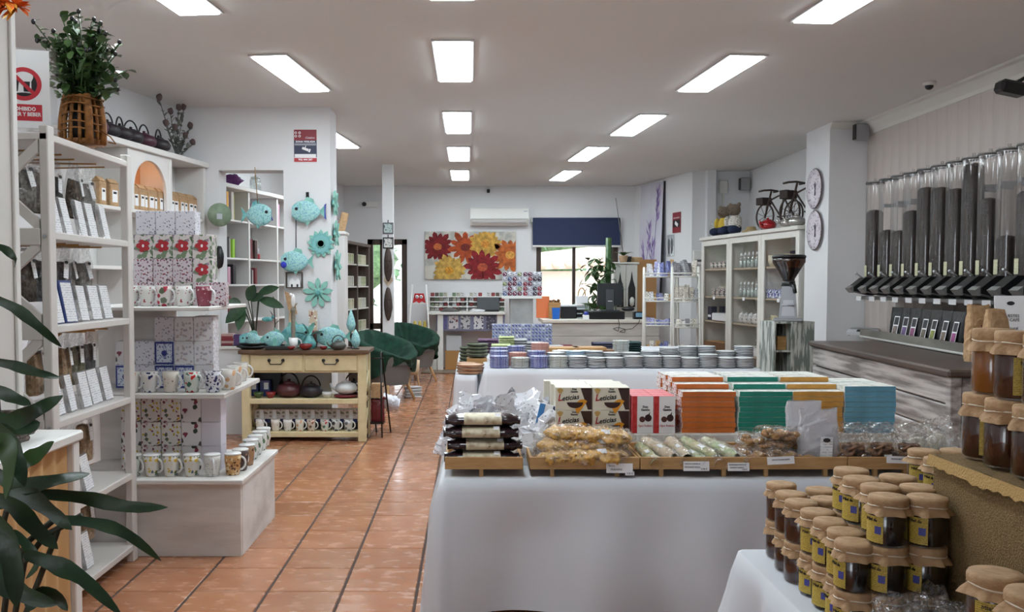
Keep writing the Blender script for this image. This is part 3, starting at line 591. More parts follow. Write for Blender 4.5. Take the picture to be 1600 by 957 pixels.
# ================================================================== honey jars
mKRAFT = M('kraft_paper', (188, 154, 116), .75, col2=(168, 134, 98), nscale=40, bump=.3, bscale=90)
mCORD = M('white_cord', (224, 214, 196), .8); mYLAB = MLINES('yellow_label', (196, 170, 74), (136, 112, 52), 95)
mHDARK = M('dark_honey', (24, 12, 8), .08, coat=.6); mHBROWN = M('brown_honey', (64, 28, 12), .08, coat=.6); mHAMB = M('amber_honey', (164, 98, 22), .06, coat=.6, trans=.35)
mGLASS = MCLEAR('jar_glass', gloss=.03, rough=.03, edge=.3); mBLUEP = M('blue_emblem', (66, 72, 150), .5); mBURLAP = M('burlap', (156, 128, 84), .9, col2=(120, 96, 58), nscale=260, bump=.9, bscale=320)
def jar_kind(r, h, honey, lab, nm='honey_jar'):
    k = Kind(nm, 'jar'); hb = h * .78
    g = G(); g.lathe([(r * .9, 0), (r, r * .14), (r, hb - r * .25), (r * .86, hb), (r * .86, h - .004)], mGLASS, 22); k.part('glass', g)
    k.part('honey', G().lathe([(r * .86, .003), (r * .955, r * .16), (r * .955, hb - r * .3), (r * .8, hb - .004)], honey, 22))
    q = random.Random(int(r * 1e4) + len(nm)); ph = q.uniform(0, 6)
    def wob(a, j): return 1 + (.09 * math.sin(7 * a + ph) + .07 * math.sin(4 * a + 2 * ph) + .05 * math.sin(12 * a)) * (1, .8, .12, .1, .1, .12, .1, 0)[j]
    kp = k.parts; ci = len(kp)
    k.part('paper_cap', G().lathe([(r * 1.16, h * .66), (r * 1.08, h * .73), (r * .93, h * .815), (r * .985, h * .84), (r * 1.0, h * .96), (r * .95, h * .998), (r * .5, h), (0, h * .994)], mKRAFT, 44, True, 1, 1, wob, False))
    k.part('string', G().tube([(r * .965 * math.cos(a), r * .965 * math.sin(a), h * .825 + .002 * math.sin(2 * a)) for a in [2 * PI * i / 22 for i in range(22)]], .0016, mCORD, 5, True), ci)
    def band(a0, a1, z0, z1, mat, rr_=1.008, n=8): return G().grid(lambda u, v: (r * rr_ * math.cos(a0 + (a1 - a0) * u), r * rr_ * math.sin(a0 + (a1 - a0) * u), z0 + (z1 - z0) * v), n, 1, mat)
    for a in lab:
        li = len(k.parts); k.part('label', band(a - .62, a + .62, hb * .1, hb * .8, mYLAB))
        k.part('emblem', band(a + .18, a + .52, hb * .34, hb * .54, mBLUEP, 1.014, 3), li)
        me = text_mesh('Miel de', r * .24, mINK)
        k.part('lettering', me, li, loc=(r * 1.02 * math.cos(a), r * 1.02 * math.sin(a), hb * .7), rot=(PI / 2, 0, a + PI / 2))
    return k
JP = .097; JR = .0385; JZ = .652
jd = jar_kind(JR, JP, mHDARK, (PI * 1.06, PI * 1.98)); jb = jar_kind(JR, JP, mHBROWN, (-PI * .38,))
jt0, jt1 = atZ(1143, 858, JZ), atZ(1110, 957, JZ); JX0 = jt0.x + .01; JY1 = jt0.y + .0
table('small wooden table under the white cloth of honey jars', JX0, 1.75, 1.15, JY1, JZ - .009)
solo('tablecloth', cloth(JX0, 1.75, 1.15, JY1, JZ - .008, .1, .09, .09, 9, 9.0), 'white cloth with deep folds on the small table of honey jars', 'tablecloth', 'white tablecloths')
cols2 = [(1221, 756), (1236, 771), (1252, 784), (1278, 799), (1299, 814), (1322, 830), (1335, 847), (1283, 765), (1292, 780)]
nmz = ['rearmost of the slanting front line', 'second', 'third', 'fourth', 'fifth', 'sixth', 'nearest of the slanting front line', 'rear of the short second line', 'front of the short second line']
for i, (px, py) in enumerate(cols2):
    p = atZ(px, py, JZ + 2 * JP)
    for l in range(2):
        lab = '%s honey jar of a pair with paper caps, %s' % (('lower', 'upper')[l], nmz[i] if i in (0, 6, 7, 8) else nmz[i] + ' in the slanting front line')
        (jb if i < 3 else jd).put((p.x, p.y, JZ + .001 + l * JP), lab, 'honey jars with kraft paper caps', rz=(-.15 if i < 3 else .2) + .12 * ((i * 7 + l * 3) % 5 - 2))
cols3 = [(1330, 734), (1346, 748), (1403, 745), (1375, 760), (1388, 776), (1436, 761), (1449, 777), (1444, 704), (1494, 704), (1470, 717)]
nm3 = ['rear corner of the block', 'behind the rear corner', 'middle of the rear row', 'middle of the second row', 'front corner of the block', 'second from the burlap side', 'front, against the burlap', 'behind the burlap box, aisle side', 'behind the burlap box, far side', 'behind the burlap box, nearest']
for i, (px, py) in enumerate(cols3):
    p = atZ(px, py, JZ + 3 * JP)
    for l in range(3):
        if l == 0 and i not in (0, 4, 6): pass
        jd.put((p.x, p.y, JZ + .001 + l * JP), '%s dark honey jar of a tall column, %s' % (('lowest', 'middle', 'top')[l], nm3[i]), 'honey jars with kraft paper caps', rz=.3 + .12 * ((i * 5 + l * 2) % 4 - 1.5))
for i, (px, py) in enumerate(((1556, 896), (1618, 926))):
    p = atZ(px, py, JZ + 3 * JP)
    for l in range(3): jb.put((p.x, p.y, JZ + .001 + l * JP), '%s jar in a column in front of the burlap, %s' % (('lowest', 'middle', 'top')[l], ('whole', 'cut by the picture edge')[i]), 'honey jars with kraft paper caps', rz=-.6 - .2 * l)
# cellophane bags before the jars
mDARKC = M('dark_sweets', (30, 24, 24), .35, col2=(60, 46, 40), nscale=40, bump=.6, bscale=50)
for i, (px, py, Y) in enumerate(((1408, 940, 1.66), (1452, 935, 1.7), (1380, 965, 1.56), (1490, 950, 1.62))):
    p = atY(px, py, Y); t = thing('cellophane_bag', 'clear bag of dark sweets before the jars, %s' % ('below the middle columns', 'beside the burlap', 'nearest the front line, with a green tie', 'at the burlap foot')[i], 'bag', (p.x, Y, JZ + .001), i * .7, 'clear bags of dark sweets')
    part('sweets', G().ball((0, 0, .05), .034, .03, .05, mDARKC, 10, 8, .2, i), t); part('film', pouch(.1, .08, .14, 90 + i, mFILM, .3, .3, 14, 10, .05), t)
    if i == 2: part('ribbon', G().ball((0, -.01, .13), .014, .01, .01, M('green_ribbon', (40, 150, 104), .4), 8, 6, .3), t)
# burlap box with tall jars
BZ = 1.016; BY1, BX = 1.87, .962
g = G(); n_ = 44
def bfn(u, v):
    y = BY1 - u * 1.2; return (BX + .006 * noise.noise(Vector((y * 9, v * 4, 0))), y, JZ + .004 + (BZ - JZ - .004) * v)
g.grid(bfn, 40, 10, mBURLAP); g.box(BX + .012, 1.72, .67, BY1, JZ + .004, BZ - .003, mBURLAP)
bx = thing('burlap_box', 'tall box wrapped in brown burlap carrying the tallest honey jars', 'box', (0, 0, 0)); part('wrapped_side', g, bx)
g = G(); g.grid(lambda u, v: (BX - .008 + .77 * v, BY1 + .006 - u * 1.2, BZ + .003 * noise.noise(Vector((u * 20, v * 9, 2)))), 40, 12, mBURLAP)
part('burlap_top', g, bx); g = G()
g.grid(lambda u, v: (BX - .009 - .004 * v, BY1 + .006 - u * 1.2, BZ - v * (.02 + .02 * abs(noise.noise(Vector((u * 37, 0, 1))))) ), 70, 2, M('burlap_fringe', (186, 152, 96), .9, bump=.6, bscale=200)); part('frayed_edge', g, bx)
jT = .129; ja = jar_kind(.0385, jT, mHAMB, (PI * 1.75,), 'tall_honey_jar'); jr = jar_kind(.0385, jT, mHBROWN, (-PI * .36,), 'tall_honey_jar')
lo, up = [(1535, 721), (1571, 735), (1617, 752)], [(1553, 617), (1578, 628), (1625, 645)]
for i in range(3):
    p = atZ(lo[i][0], lo[i][1] - 6, BZ + .005)
    p.x = max(p.x, BX + .045)
    jr.put((p.x, p.y, BZ + .005), 'tall brown honey jar standing on the burlap box, %s' % ('at its aisle corner', 'second along', 'third along, by the picture edge')[i], 'tall honey jars on the burlap', rz=(-.5, .15, -.6)[i])
    (ja if i == 0 else jr).put((p.x + .014, p.y - .004, BZ + .006 + jT), ('pale amber honey jar, upper, stacked at the aisle corner of the burlap box', 'tall brown honey jar in the upper row, second along the burlap box', 'tall brown honey jar in the upper row, third along the burlap box')[i], 'tall honey jars on the burlap', rz=(1.3, -.5, -.2)[i])
# ================================================================== coffee counter
mWASH = M('greyed_wood', (184, 179, 176), .7, col2=(112, 106, 104), nscale=9, stretch=(1, .18, 2.4), nlo=.4, nhi=.62, bump=.15, bscale=30, detail=8)
mCTOP = M('dark_counter_top', (82, 66, 56), .35, col2=(60, 48, 42), nscale=6, stretch=(1, .2, 1))
CZ = .87; c0 = atZ(1487, 578, CZ); c1 = atZ(1270, 533, CZ)
ca = math.atan2(c0.x - c1.x, c1.y - c0.y); L = (Vector((c1.x, c1.y)) - Vector((c0.x, c0.y))).length
ct = thing('coffee_counter', 'grey washed plank counter with a dark wooden top below the coffee tubes', 'counter', (c0.x, c0.y, 0), ca)
part('carcass', G().box(.03, .72, .03, L - .01, 0, CZ - .06, mWASH), ct)
g = G(); g.box(-.03, .78, -.03, L + .02, CZ - .045, CZ, mCTOP, .012); part('worktop', g, ct)
hs = [0, .165, .33, .495, .66, CZ - .047]
for i in range(5): 
    part('plank', G().box(0, .028, .062, L - .005, hs[i] + .005, hs[i + 1] - .005, mWASH, .006), ct)
    part('plank', G().box(.062, .72, 0, .028, hs[i] + .003, hs[i + 1] - .003, mWASH, .004), ct)
part('corner_post', G().box(-.006, .058, -.006, .058, 0, CZ - .046, mWASH, .005), ct)
# crate display tray with corrugated front and coffee bags
def onc(px, py, X, z): p = atX(px, py, X); return p
s0, s1 = atZ(1345, 520, CZ + .05), atZ(1512, 547, CZ + .05)
sa = math.atan2(-(s0.x - s1.x), s0.y - s1.y); SL = (s0 - s1).length + .25
dt = thing('display_tray', 'long whitewashed wooden tray with a zigzag metal edge holding coffee bags', 'tray', (s1.x, s1.y - .2, CZ), -math.atan2(s0.x - s1.x, s0.y - s1.y))
mSLAT = M('pale_slat', (126, 122, 114), .7, col2=(100, 96, 90), nscale=8, stretch=(1, .3, 1))
part('front_board', G().box(-.01, .008, 0, SL, .006, .085, mSLAT, .003), dt); part('base', G().box(.009, .28, 0, SL, 0.0, .03, mSLAT), dt)
g = G(); nz_ = int(SL / .022); g.raw([(-.014, i * SL / (nz_ * 2), .004 + .012 * (i % 2)) for i in range(nz_ * 2 + 1)] + [(-.014, SL, .024), (-.014, 0, .024)], [tuple(range(nz_ * 2 + 3))], M('zigzag_edge', (206, 204, 200), .5)); part('zigzag_edge', g, dt)
mCBAG = M('black_foil', (9, 9, 11), .34, bump=.5, bscale=25)
labc = [(150, 130, 120), (120, 90, 150), (160, 80, 130), (120, 110, 90), (150, 160, 60), (130, 110, 90), (170, 60, 140), (90, 90, 200)]
cb_ = Kind('coffee_bag', 'bag')
g = G(); g.grid(lambda u, v: ((math.copysign(abs(math.cos(2 * PI * u)) ** .5, math.cos(2 * PI * u)) * .035 * (1 - .93 * max(0, (v - .3) / .7) ** 1.2) + .002 * noise.noise(Vector((u * 9, v * 9, 0)))), math.copysign(abs(math.sin(2 * PI * u)) ** .5, math.sin(2 * PI * u)) * .067 * (1 + .05 * v), v * .205), 20, 8, mCBAG, True, True); cb_.part('pouch', g)
for i, px in enumerate((1387, 1401, 1414, 1431, 1445, 1462, 1478, 1502)):
    f = (px - 1345) / (1512 - 1345); p = s0.lerp(s1, (f * s0.y ** -1) / (f * s0.y ** -1 + (1 - f) * s1.y ** -1) * 0 + f * s0.y / (f * s0.y + (1 - f) * s1.y) if 0 else 0)
    P_ = atZ(px, 0, 0) if 0 else None
    u = (px - CX) / F; d = s1 - s0; t_ = (s0.x - u * s0.y) / (u * d.y - d.x); q = s0 + d * t_
    o = cb_.put((q.x + .1, q.y, CZ + .031), 'black foil coffee bag, %s from the scale end of the row' % ORD[i], 'black coffee bags on the tray', rz=.12 - .03 * i, scale=(1.1, 1.5, 1.3))
    mm = M('coffee_label_%d' % i, labc[i], .4, col2=(40, 36, 40), nscale=30)
    lb = part('label', G().at(-.036, -.012, .09, 0, .24).box(-.002, 0, -.024, .024, -.062, .06, mPAPER), o); part('label_print', G().at(-.0375, -.012, .09, 0, .24).box(-.001, .0, -.02, .02, -.056, -.004, mm).box(-.001, .0, -.02, .02, .004, .054, M('label_black', (30, 26, 32), .4)), lb)
for i, (px, yy) in enumerate(((1528, 5.0), (1556, 4.95))):
    p = atZ(px, 553, CZ); p = atY(px, 545, 5.45 - i * .1); t = thing('kraft_bag', ('kraft coffee bag with a dark red label at the end of the black bags', 'plain kraft paper bag beside the white menu card')[i], 'bag', (p.x, p.y, CZ + .0305), .25, 'kraft bags on the counter')
    part('bag', pouch(.17, .09, .34 - .02 * i, 120 + i, mKRAFT, .1, .35, 18, 14), t)
    if i == 0: l = part('label', G().at(-.02, -.043, .16, -.06, 0, -.3).cb(0, 0, 0, .036, .003, .12, M('wine_label', (110, 24, 44), .4)), t); part('label_stripe', G().at(-.0205, -.0455, .16, -.06, 0, -.3).cb(0, 0, .0, .036, .002, .008, mPAPER).cb(0, 0, -.045, .034, .002, .02, mPAPER), l)
p = atY(1578, 545, 5.3); t = thing('menu_card', 'white printed menu card standing on the counter behind the honey jars', 'sign', (p.x + .02, 5.3, CZ), rot=(-.12, 0, -.1)); part('card', G().box(-.09, .08, 0, .006, .0, .43, mPAPER), t); part('lettering', text_mesh('TUESTES\nDE CAFÉ\n\nNatural\nMezcla\nDescafeinado', .024, mINK), t, loc=(0, -.001, .25), rot=FRONT); part('emblem', G().at(0, -.001, .385, PI / 2).lathe([(.022, -.001), (.022, .001)], mINK, 14, False, 1, .55), t)
part('stand', G().prism([(.0065, 0), (.1, 0), (.0065, .2)], -.01, .01, mPAPER, 'x'), t)
# scale
p = atZ(1328, 524, CZ) + Vector((.12, -.05, 0)); sc_ = thing('kitchen_scale', 'flat grey weighing scale at the far end of the coffee counter', 'scale', (p.x, p.y, CZ), .9)
part('body', G().prism([(-.11, .004), (.11, .004), (.11, .05), (-.04, .062), (-.11, .03)], -.14, .14, M('scale_grey', (196, 196, 200), .4), 'y'), sc_); part('pan', G().cb(.03, 0, .066, .16, .24, .008, mCHROME, .003), sc_); part('display', G().at(-.078, 0, .049, 0, -.43).cb(0, 0, 0, .035, .1, .004, mBLACK), sc_)
for a in (-1, 1): part('foot', G().cb(.09, a * .12, .002, .02, .02, .004, mBLACK), sc_); part('foot', G().cb(-.09, a * .12, .002, .02, .02, .004, mBLACK), sc_)
# ================================================================== gravity bins for coffee beans
mBEAN = M('coffee_beans', (30, 21, 18), .5, col2=(46, 33, 28), nscale=120, bump=.6, bscale=120); mACRY = MCLEAR('clear_acrylic', gloss=.1, rough=.05)
mTAG = MLINES('olive_tag', (206, 204, 170), (110, 108, 84), 60); BXW = 3.62
fills = [330, 361, 362, 331, 295, 295, 297, 258, 312, 370, 300]
lx = [1358, 1379, 1398, 1417, 1439, 1461, 1485, 1510, 1536, 1565, 1598]
tz0, tz1 = 1.40, 2.27; NB = 0
for i in range(14):
    if i < 11: Y = BXW * F / (lx[i] + 6 - CX); fz = H + (HOR - fills[i]) * Y / F
    else: Y = 5.9 - .225 * (i - 10); fz = 2.0
    t = thing('coffee_dispenser', 'clear coffee bean tube on the panelled wall, %s from the far end' % ORD[i], 'dispenser', (BXW, Y, 0), 0, 'coffee bean tubes on the panelled wall')
    part('tube', G().lathe([(.076, tz0), (.076, tz1)], mACRY, 20, cap=False).lathe([(.079, tz1 - .014), (.083, tz1 - .006), (.079, tz1)], M('bin_ring', (70, 70, 72), .2), 20, cap=False), t)
    part('beans', G().lathe([(.04, tz0 - .03), (.071, tz0 + .02), (.071, fz - .02), (.05, fz), (0, fz + .01)], mBEAN, 20), t)
    part('lid', G().lathe([(.078, tz1), (.078, tz1 + .01), (.012, tz1 + .014), (.012, tz1 + .035), (0, tz1 + .037)], mACRY, 18), t)
    sp_ = part('spout', G().prism([(.08, tz0 + .02), (-.1, tz0 + .02), (-.2, tz0 - .06), (-.2, tz0 - .1), (-.03, tz0 - .14), (.08, tz0 - .1)], -.062, .062, mBLACK, 'y'), t)
    part('lever', G().tube([(-.1, -.0, tz0 + .02), (-.15, 0, tz0 + .055)], .007, mCHROME).ball((-.155, 0, tz0 + .058), .013, .013, .013, mCHROME, 8, 6), sp_)
    part('chute', G().prism([(-.2, tz0 - .05), (-.235, tz0 - .075), (-.2, tz0 - .115), (-.18, tz0 - .1)], -.05, .05, M('smoke_grey', (120, 120, 118), .3), 'y'), sp_)
    part('label', G().grid(lambda u, v: (-.0785 * math.cos((u - .5) * .62), .0785 * math.sin((u - .5) * .62), tz0 + .03 + .1 * v), 5, 1, mTAG), t)
    part('price_holder', G().cb(-.13, 0, tz0 - .165, .004, .1, .04, mPAPER), t)
    part('wall_bracket', G().box(.076, .284, -.02, .02, tz1 - .22, tz1 - .19, mCHROME).box(.08, .284, -.05, .05, tz0 - .1, tz0 - .02, mBLACK), t)
g = G(); g.box(BXW - .09, BXW + .27, 4.9, 8.35, tz0 - .175, tz0 - .145, M('shelf_aluminium', (170, 168, 166), .35, .5), .004)
solo('wall_rail', g, 'long metal shelf rail under the coffee tubes fixed to the panelled wall', 'rail')
g = G(); g.box(BXW + .078, BXW + .1, 4.9, 8.35, tz1 - .235, tz1 - .215, mACRY); g.box(BXW + .1, BXW + .29, 8.3, 8.33, tz1 - .24, tz1 - .21, mACRY)
# ================================================================== plate table
PZ = .672; PY = atZ(960, 577, PZ).y; px0 = atY(757, 577, PY).x; px1 = atY(1190, 577, PY).x
table('long table under the white cloth of stacked plates', px0, px1, PY, PY + 2.7, PZ - .009)
solo('tablecloth', cloth(px0, px1, PY, PY + 2.7, PZ - .008, .08, .07, .06, 21, 4.0), 'white draped cloth under the many stacked plates in the middle of the shop', 'tablecloth', 'white tablecloths')
LZ = .614; LY = atZ(735, 587, LZ).y; lx0 = atY(711, 587, LY).x
table('low side table under the white cloth of wooden dishes', lx0, px0 - .06, LY, LY + 2.5, LZ - .009)
solo('tablecloth', cloth(lx0, px0 - .06, LY, LY + 2.5, LZ - .008, .08, .012, .02, 27, 5.0), 'white cloth on the narrow table of wooden dishes and dark bowls', 'tablecloth', 'white tablecloths')
mRIM = M('dark_glaze', (58, 62, 78), .3)
PG = {}
def plate_kind(nm, c, rim=None, pat=None, r=.079, h=.0135):
    k = Kind('plate', 'plate'); body = pat or M('glaze_' + nm, c, .25, coat=.4)
    k.part('body', G().lathe([(r * .55, 0), (r * .6, .002), (r * .96, h * .75), (r, h + .003), (r * .97, h + .0036), (r * .62, .006), (0, .006)], body, 20))
    k.part('rim', G().lathe([(r * .985, h * .3), (r * 1.012, h * .62), (r * .985, h * .64)], rim or mRIM, 20, cap=False)); return k
mBLPAT = MP('blue_floral_glaze', (206, 210, 226), [(70, 82, 168), (96, 120, 190)], 110, .42, .3, .75); mPINK = MP('pink_glaze', (226, 196, 186), [(206, 120, 110), (190, 150, 140)], 110, .4, .3, .7); mGREY = MP('grey_floral_glaze', (220, 222, 222), [(150, 160, 160), (170, 160, 130)], 110, .4, .3, .6)
K_ = {'blue': plate_kind('blue', (190, 194, 220), M('blue_rim', (66, 66, 140), .3), mBLPAT), 'white': plate_kind('white', (222, 224, 224)), 'pink': plate_kind('pink', (220, 190, 180), M('pink_rim', (196, 112, 92), .3), mPINK), 'grey': plate_kind('grey', (210, 212, 210), M('grey_rim', (150, 152, 146), .3), mGREY), 'sky': plate_kind('sky', (196, 212, 226), M('sky_rim', (110, 140, 170), .3))}
fr = [765, 798, 827, 857, 887, 917, 945, 975, 1005, 1034, 1062, 1091, 1120, 1147]
PH = .0135
def stack(kind, px, Y, n, row, idx, base=PZ):
    x = atY(px, 560, Y).x
    for l in range(n):
        K_[kind].put((x + rnd.uniform(-.003, .003), Y + rnd.uniform(-.003, .003), base + .002 + l * PH), '%s glazed plate, %s from the bottom, %s stack of the %s row from the aisle' % (kind, ORD[l], ORD[idx], row), 'stacked plates on the middle table')
for i, px in enumerate(fr): stack(['blue', 'grey', 'blue', 'grey'][i] if i < 4 else 'white', px + 15, PY + .1, (7, 6, 7, 7, 7, 6, 6, 7, 7, 7, 6, 8, 6, 6)[i], 'front', i)
r2 = [(768, 'blue', 9), (797, 'pink', 8), (826, 'blue', 9), (856, 'white', 8), (887, 'sky', 9), (916, 'white', 9), (944, 'white', 8), (973, 'white', 8), (1003, 'white', 9), (1033, 'white', 11), (1062, 'white', 12), (1091, 'white', 12), (1122, 'white', 9), (1150, 'white', 12)]
for i, (px, k, n) in enumerate(r2): stack(k, px + 12, PY + .3, n, 'second', i)
r3 = [(770, 'blue', 10), (797, 'blue', 11), (834, 'pink', 13), (866, 'white', 8), (900, 'white', 8)]
for i, (px, k, n) in enumerate(r3): stack(k, px + 10, PY + .52, n, 'third', i)
stack('grey', 970, PY + 1.25, 11, 'far', 0)
x = atY(999, 548, PY + .5).x
# blue oval dish and odd items behind
mBLD = M('blue_dish', (150, 168, 222), .25, coat=.4)
solo('blue_dish', G().lathe([(.04, 0), (.09, .016), (.14, .03), (.136, .034), (.05, .008), (0, .008)], mBLD, 22, True, 1, .7), 'shallow pale blue oval dish behind the white plate stacks', 'dish', None, (atY(1003, 545, PY + .85).x, PY + .85, PZ + .002))
for i, (px, c) in enumerate(((1015, (110, 110, 180)), (1028, (196, 186, 120)))):
    solo('small_pot', G().lathe([(.028, 0), (.04, .03), (.035, .06), (.03, .062), (.03, .02), (0, .015)], MP('pot_%d' % i, c, [(220, 220, 230), (60, 60, 120)], 60, .4, .3, .6), 16), ('small blue speckled pot', 'small golden pot')[i] + ' behind the white plate stacks', 'pot', None, (atY(px, 545, PY + .8).x, PY + .8, PZ + .002))
# folded cloths, bread boards, dark bowls
mBAMB = M('bamboo', (192, 148, 92), .5, col2=(166, 122, 72), nscale=6, stretch=(1, 1, 14)); mBAMD = M('dark_bamboo', (120, 82, 48), .5)
def block(name, label, cat, px, py, Y, w, d, h, mat, group=None, rz=0, base=PZ, n=1):
    p = atY(px, py, Y)
    for l in range(n): solo(name, G().box(-w / 2, w / 2, 0, d, 0, h - .001, mat, .004), label if n == 1 else label % ORD[l], cat, group, (p.x, Y, base + .002 + l * h), (0, 0, rz))
block('serving_board', 'pale bamboo serving board, %s up in the flat pile behind the pink plates', 'board', 879, 540, PY + .95, .33, .24, .026, mBAMB, 'bamboo boards', 0, PZ, 4)
block('serving_board', 'pale bamboo board, %s up in the higher pile by the red cloth', 'board', 923, 540, PY + 1.0, .3, .22, .026, mBAMB, 'bamboo boards', .05, PZ, 4)
block('wooden_block', 'small brown wooden box beside the second pile of bamboo boards', 'box', 951, 540, PY + 1.0, .11, .2, .08, mBAMD)
mKN = [M('knit_purple', (112, 84, 112), .9, bump=.4, bscale=150), M('knit_green', (168, 184, 120), .9, col2=(206, 214, 170), nscale=40, bump=.4, bscale=150), M('knit_slate', (78, 78, 98), .9, bump=.4, bscale=150), M('knit_wine', (104, 28, 44), .9, bump=.4, bscale=150), M('knit_teal', (36, 66, 66), .9, bump=.4, bscale=150), M('knit_grey', (178, 180, 184), .9, bump=.3, bscale=150)]
def fold(label, px, Y, w, d, h, k, base=PZ, rz=0, grp='folded cloths on the plate table'):
    g = G(); n = max(1, round(h / .022))
    for i in range(n): g.T = Matrix.Translation((0, 0, i * h / n)); g.grid(lambda u, v: ((u - .5) * w, math.copysign(abs(math.cos(2 * PI * v)) ** .6, math.cos(2 * PI * v)) * d / 2, h / n / 2 + math.sin(2 * PI * v) * h / n / 2.05 + .003 * noise.noise(Vector((u * 9, v * 5, i)))), 8, 10, mKN[k])
    solo('folded_cloth', g, label, 'cloth', grp, (atY(px, 540, Y).x, Y + d / 2, base + .003), (0, 0, rz))
fold('folded slate cloth laid at the rear by the wine cloth', 870, PY + 2.0, .14, .2, .05, 5); fold('folded wine red cloth near the magnet boards', 886, PY + 2.05, .12, .2, .05, 3)
fold('long folded slate cloth behind the bamboo boards', 945, PY + 1.7, .22, .2, .1, 2); fold('second folded slate cloth toward the wire racks', 978, PY + 1.75, .15, .2, .11, 2); fold('dark teal folded cloth pile at the far end', 992, PY + 1.35, .13, .2, .13, 4)
fold('pale green folded cloth pile behind the blue plates', 783, PY + .85, .17, .2, .14, 1); fold('upper pale green cloth roll at the back', 792, PY + 1.2, .14, .2, .19, 1); fold('grey folded towel pile beside the green cloth', 812, PY + 1.3, .14, .2, .16, 5); fold('grey folded napkins in the middle rear', 836, PY + 1.3, .15, .2, .13, 5); fold('folded purple cloth at the aisle corner', 763, PY + 1.6, .2, .22, .14, 0)
# narrow table: wooden dishes, bowls
mWDISH = M('olive_wood', (176, 128, 92), .45, col2=(206, 164, 128), nscale=12); 
dk_ = Kind('wooden_dish', 'dish'); dk_.part('dish', G().lathe([(.06, 0), (.1, .006), (.118, .022), (.112, .026), (.05, .01), (0, .009)], mWDISH, 22)).part('rim', G().lathe([(.113, .0215), (.1195, .023), (.113, .0275)], mBAMD, 22, cap=False))
for l in range(3): dk_.put((atY(735, 575, LY + .13).x, LY + .13, LZ + .002 + l * .026), 'round olive wood dish, %s in the front pile on the narrow table' % ('lowest', 'middle', 'top')[l], 'wooden dishes')
for l in range(3): dk_.put((atY(729, 570, LY + .42).x, LY + .42, LZ + .002 + l * .024), 'round olive wood dish, %s in the pile behind, toward the aisle' % ('lowest', 'middle', 'top')[l], 'wooden dishes', scale=.75)
solo('wooden_box', G().box(-.09, .09, -.09, .09, 0, .085, mBAMB, .004), 'plain pale wooden box under the green bowls', 'box', None, (atY(745, 560, LY + .72).x, LY + .72, LZ + .002))
mBOWL = M('dark_green_bowl', (46, 52, 44), .3, col2=(84, 90, 80), nscale=30)
bk_ = Kind('dark_bowl', 'bowl'); bk_.part('bowl', G().lathe([(.05, 0), (.085, .012), (.1, .036), (.095, .037), (.06, .014), (0, .012)], mBOWL, 20)).part('rim', G().lathe([(.096, .034), (.102, .036), (.096, .039)], M('bowl_rim', (150, 160, 120), .3), 20, cap=False))
for l in range(4): bk_.put((atY(746, 545, LY + .72).x, LY + .72, LZ + .088 + l * .03), 'dark green glazed bowl, %s in the aisle pile on the wooden box' % ('lowest', 'second', 'third', 'topmost')[l], 'dark green bowls')
for l in range(5): bk_.put((atY(734, 545, LY + 1.0).x, LY + 1.0, LZ + .002 + l * .031), 'dark green glazed bowl, %s in the pile behind, by the aisle edge' % ORD[l], 'dark green bowls')
# ================================================================== magnet stand
MY = 10.5
mSTONE = M('grey_stand', (168, 168, 166), .7, col2=(150, 150, 148), nscale=6)
sx0, sx1 = atY(797, 480, MY).x, atY(833, 480, MY).x; zs = atY(815, 463, MY).z
st = thing('magnet_stand', 'grey pedestal with a white shelf carrying boards of souvenir magnets', 'stand', ((sx0 + sx1) / 2, MY, 0)); hw = (sx1 - sx0) / 2
part('pedestal', G().box(-hw, hw, 0, .28, 0, zs - .03, mSTONE, .004), st); part('shelf', G().box(atY(785, 1, MY).x - (sx0 + sx1) / 2, atY(848, 1, MY).x - (sx0 + sx1) / 2, -.06, .32, zs - .03, zs, mWHITE, .004), st)
mBRD = M('magnet_board', (186, 188, 198), .3); 
def magnets(label, pxa, pxb, pya, pyb, Y, cols_, rows, pal, seed, base=None):
    a, b = atY(pxa, pyb, Y), atY(pxb, pya, Y); w, hh = b.x - a.x, b.z - a.z; q = random.Random(seed)
    t = thing('magnet_board', label, 'display board', ((a.x + b.x) / 2, Y, a.z if base is None else base), 0, 'boards of souvenir magnets')
    part('board', G().box(-w / 2, w / 2, 0, .008, 0, hh, mBRD, .002), t); part('stand', G().prism([(.0085, 0), (.09, 0), (.0085, hh * .7)], -.01, .01, mBRD, 'x'), t)
    r = min(w / cols_, hh / rows) * .47; ms = [G().at(0, 0, 0, PI / 2).lathe([(r, 0), (r, .006), (r * .72, .012), (0, .013)], m_, 12).mesh('magnet') for m_ in pal]
    for i in range(cols_):
        for j in range(rows): link('magnet', q.choice(ms), t, (-w / 2 + w * (i + .5) / cols_, 0, hh * (j + .5) / rows))
redp = [MP('magnet_%d' % i, c, [(230, 230, 234), (40, 40, 60)], 60, .35, .2, .5) for i, c in enumerate(((150, 40, 56), (112, 44, 70), (206, 206, 214), (96, 112, 150), (150, 160, 110), (60, 44, 60)))]
blup = [MP('bmagnet_%d' % i, c, [(232, 234, 240), (40, 60, 120)], 70, .38, .2, .55) for i, c in enumerate(((96, 108, 160), (120, 132, 176), (186, 192, 210), (80, 90, 140)))]
magnets('board of pink, green and blue round magnets on the grey stand', 785, 816, 424, 462, MY + .02, 4, 5, redp[2:5] + redp[1:2], 1, zs); magnets('board of mostly red round magnets on the grey stand', 817, 847, 424, 462, MY + .02, 4, 5, redp[:3] + redp[5:], 2, zs)
for i, (a, b) in enumerate(((769, 799), (800, 830), (831, 863))): magnets('%s board of small blue magnets below the grey stand' % ('aisle-side', 'middle', 'far-side')[i], a, b, 486, 524, PY + 2.4, 6, 7, blup, 5 + i, PZ + .002)
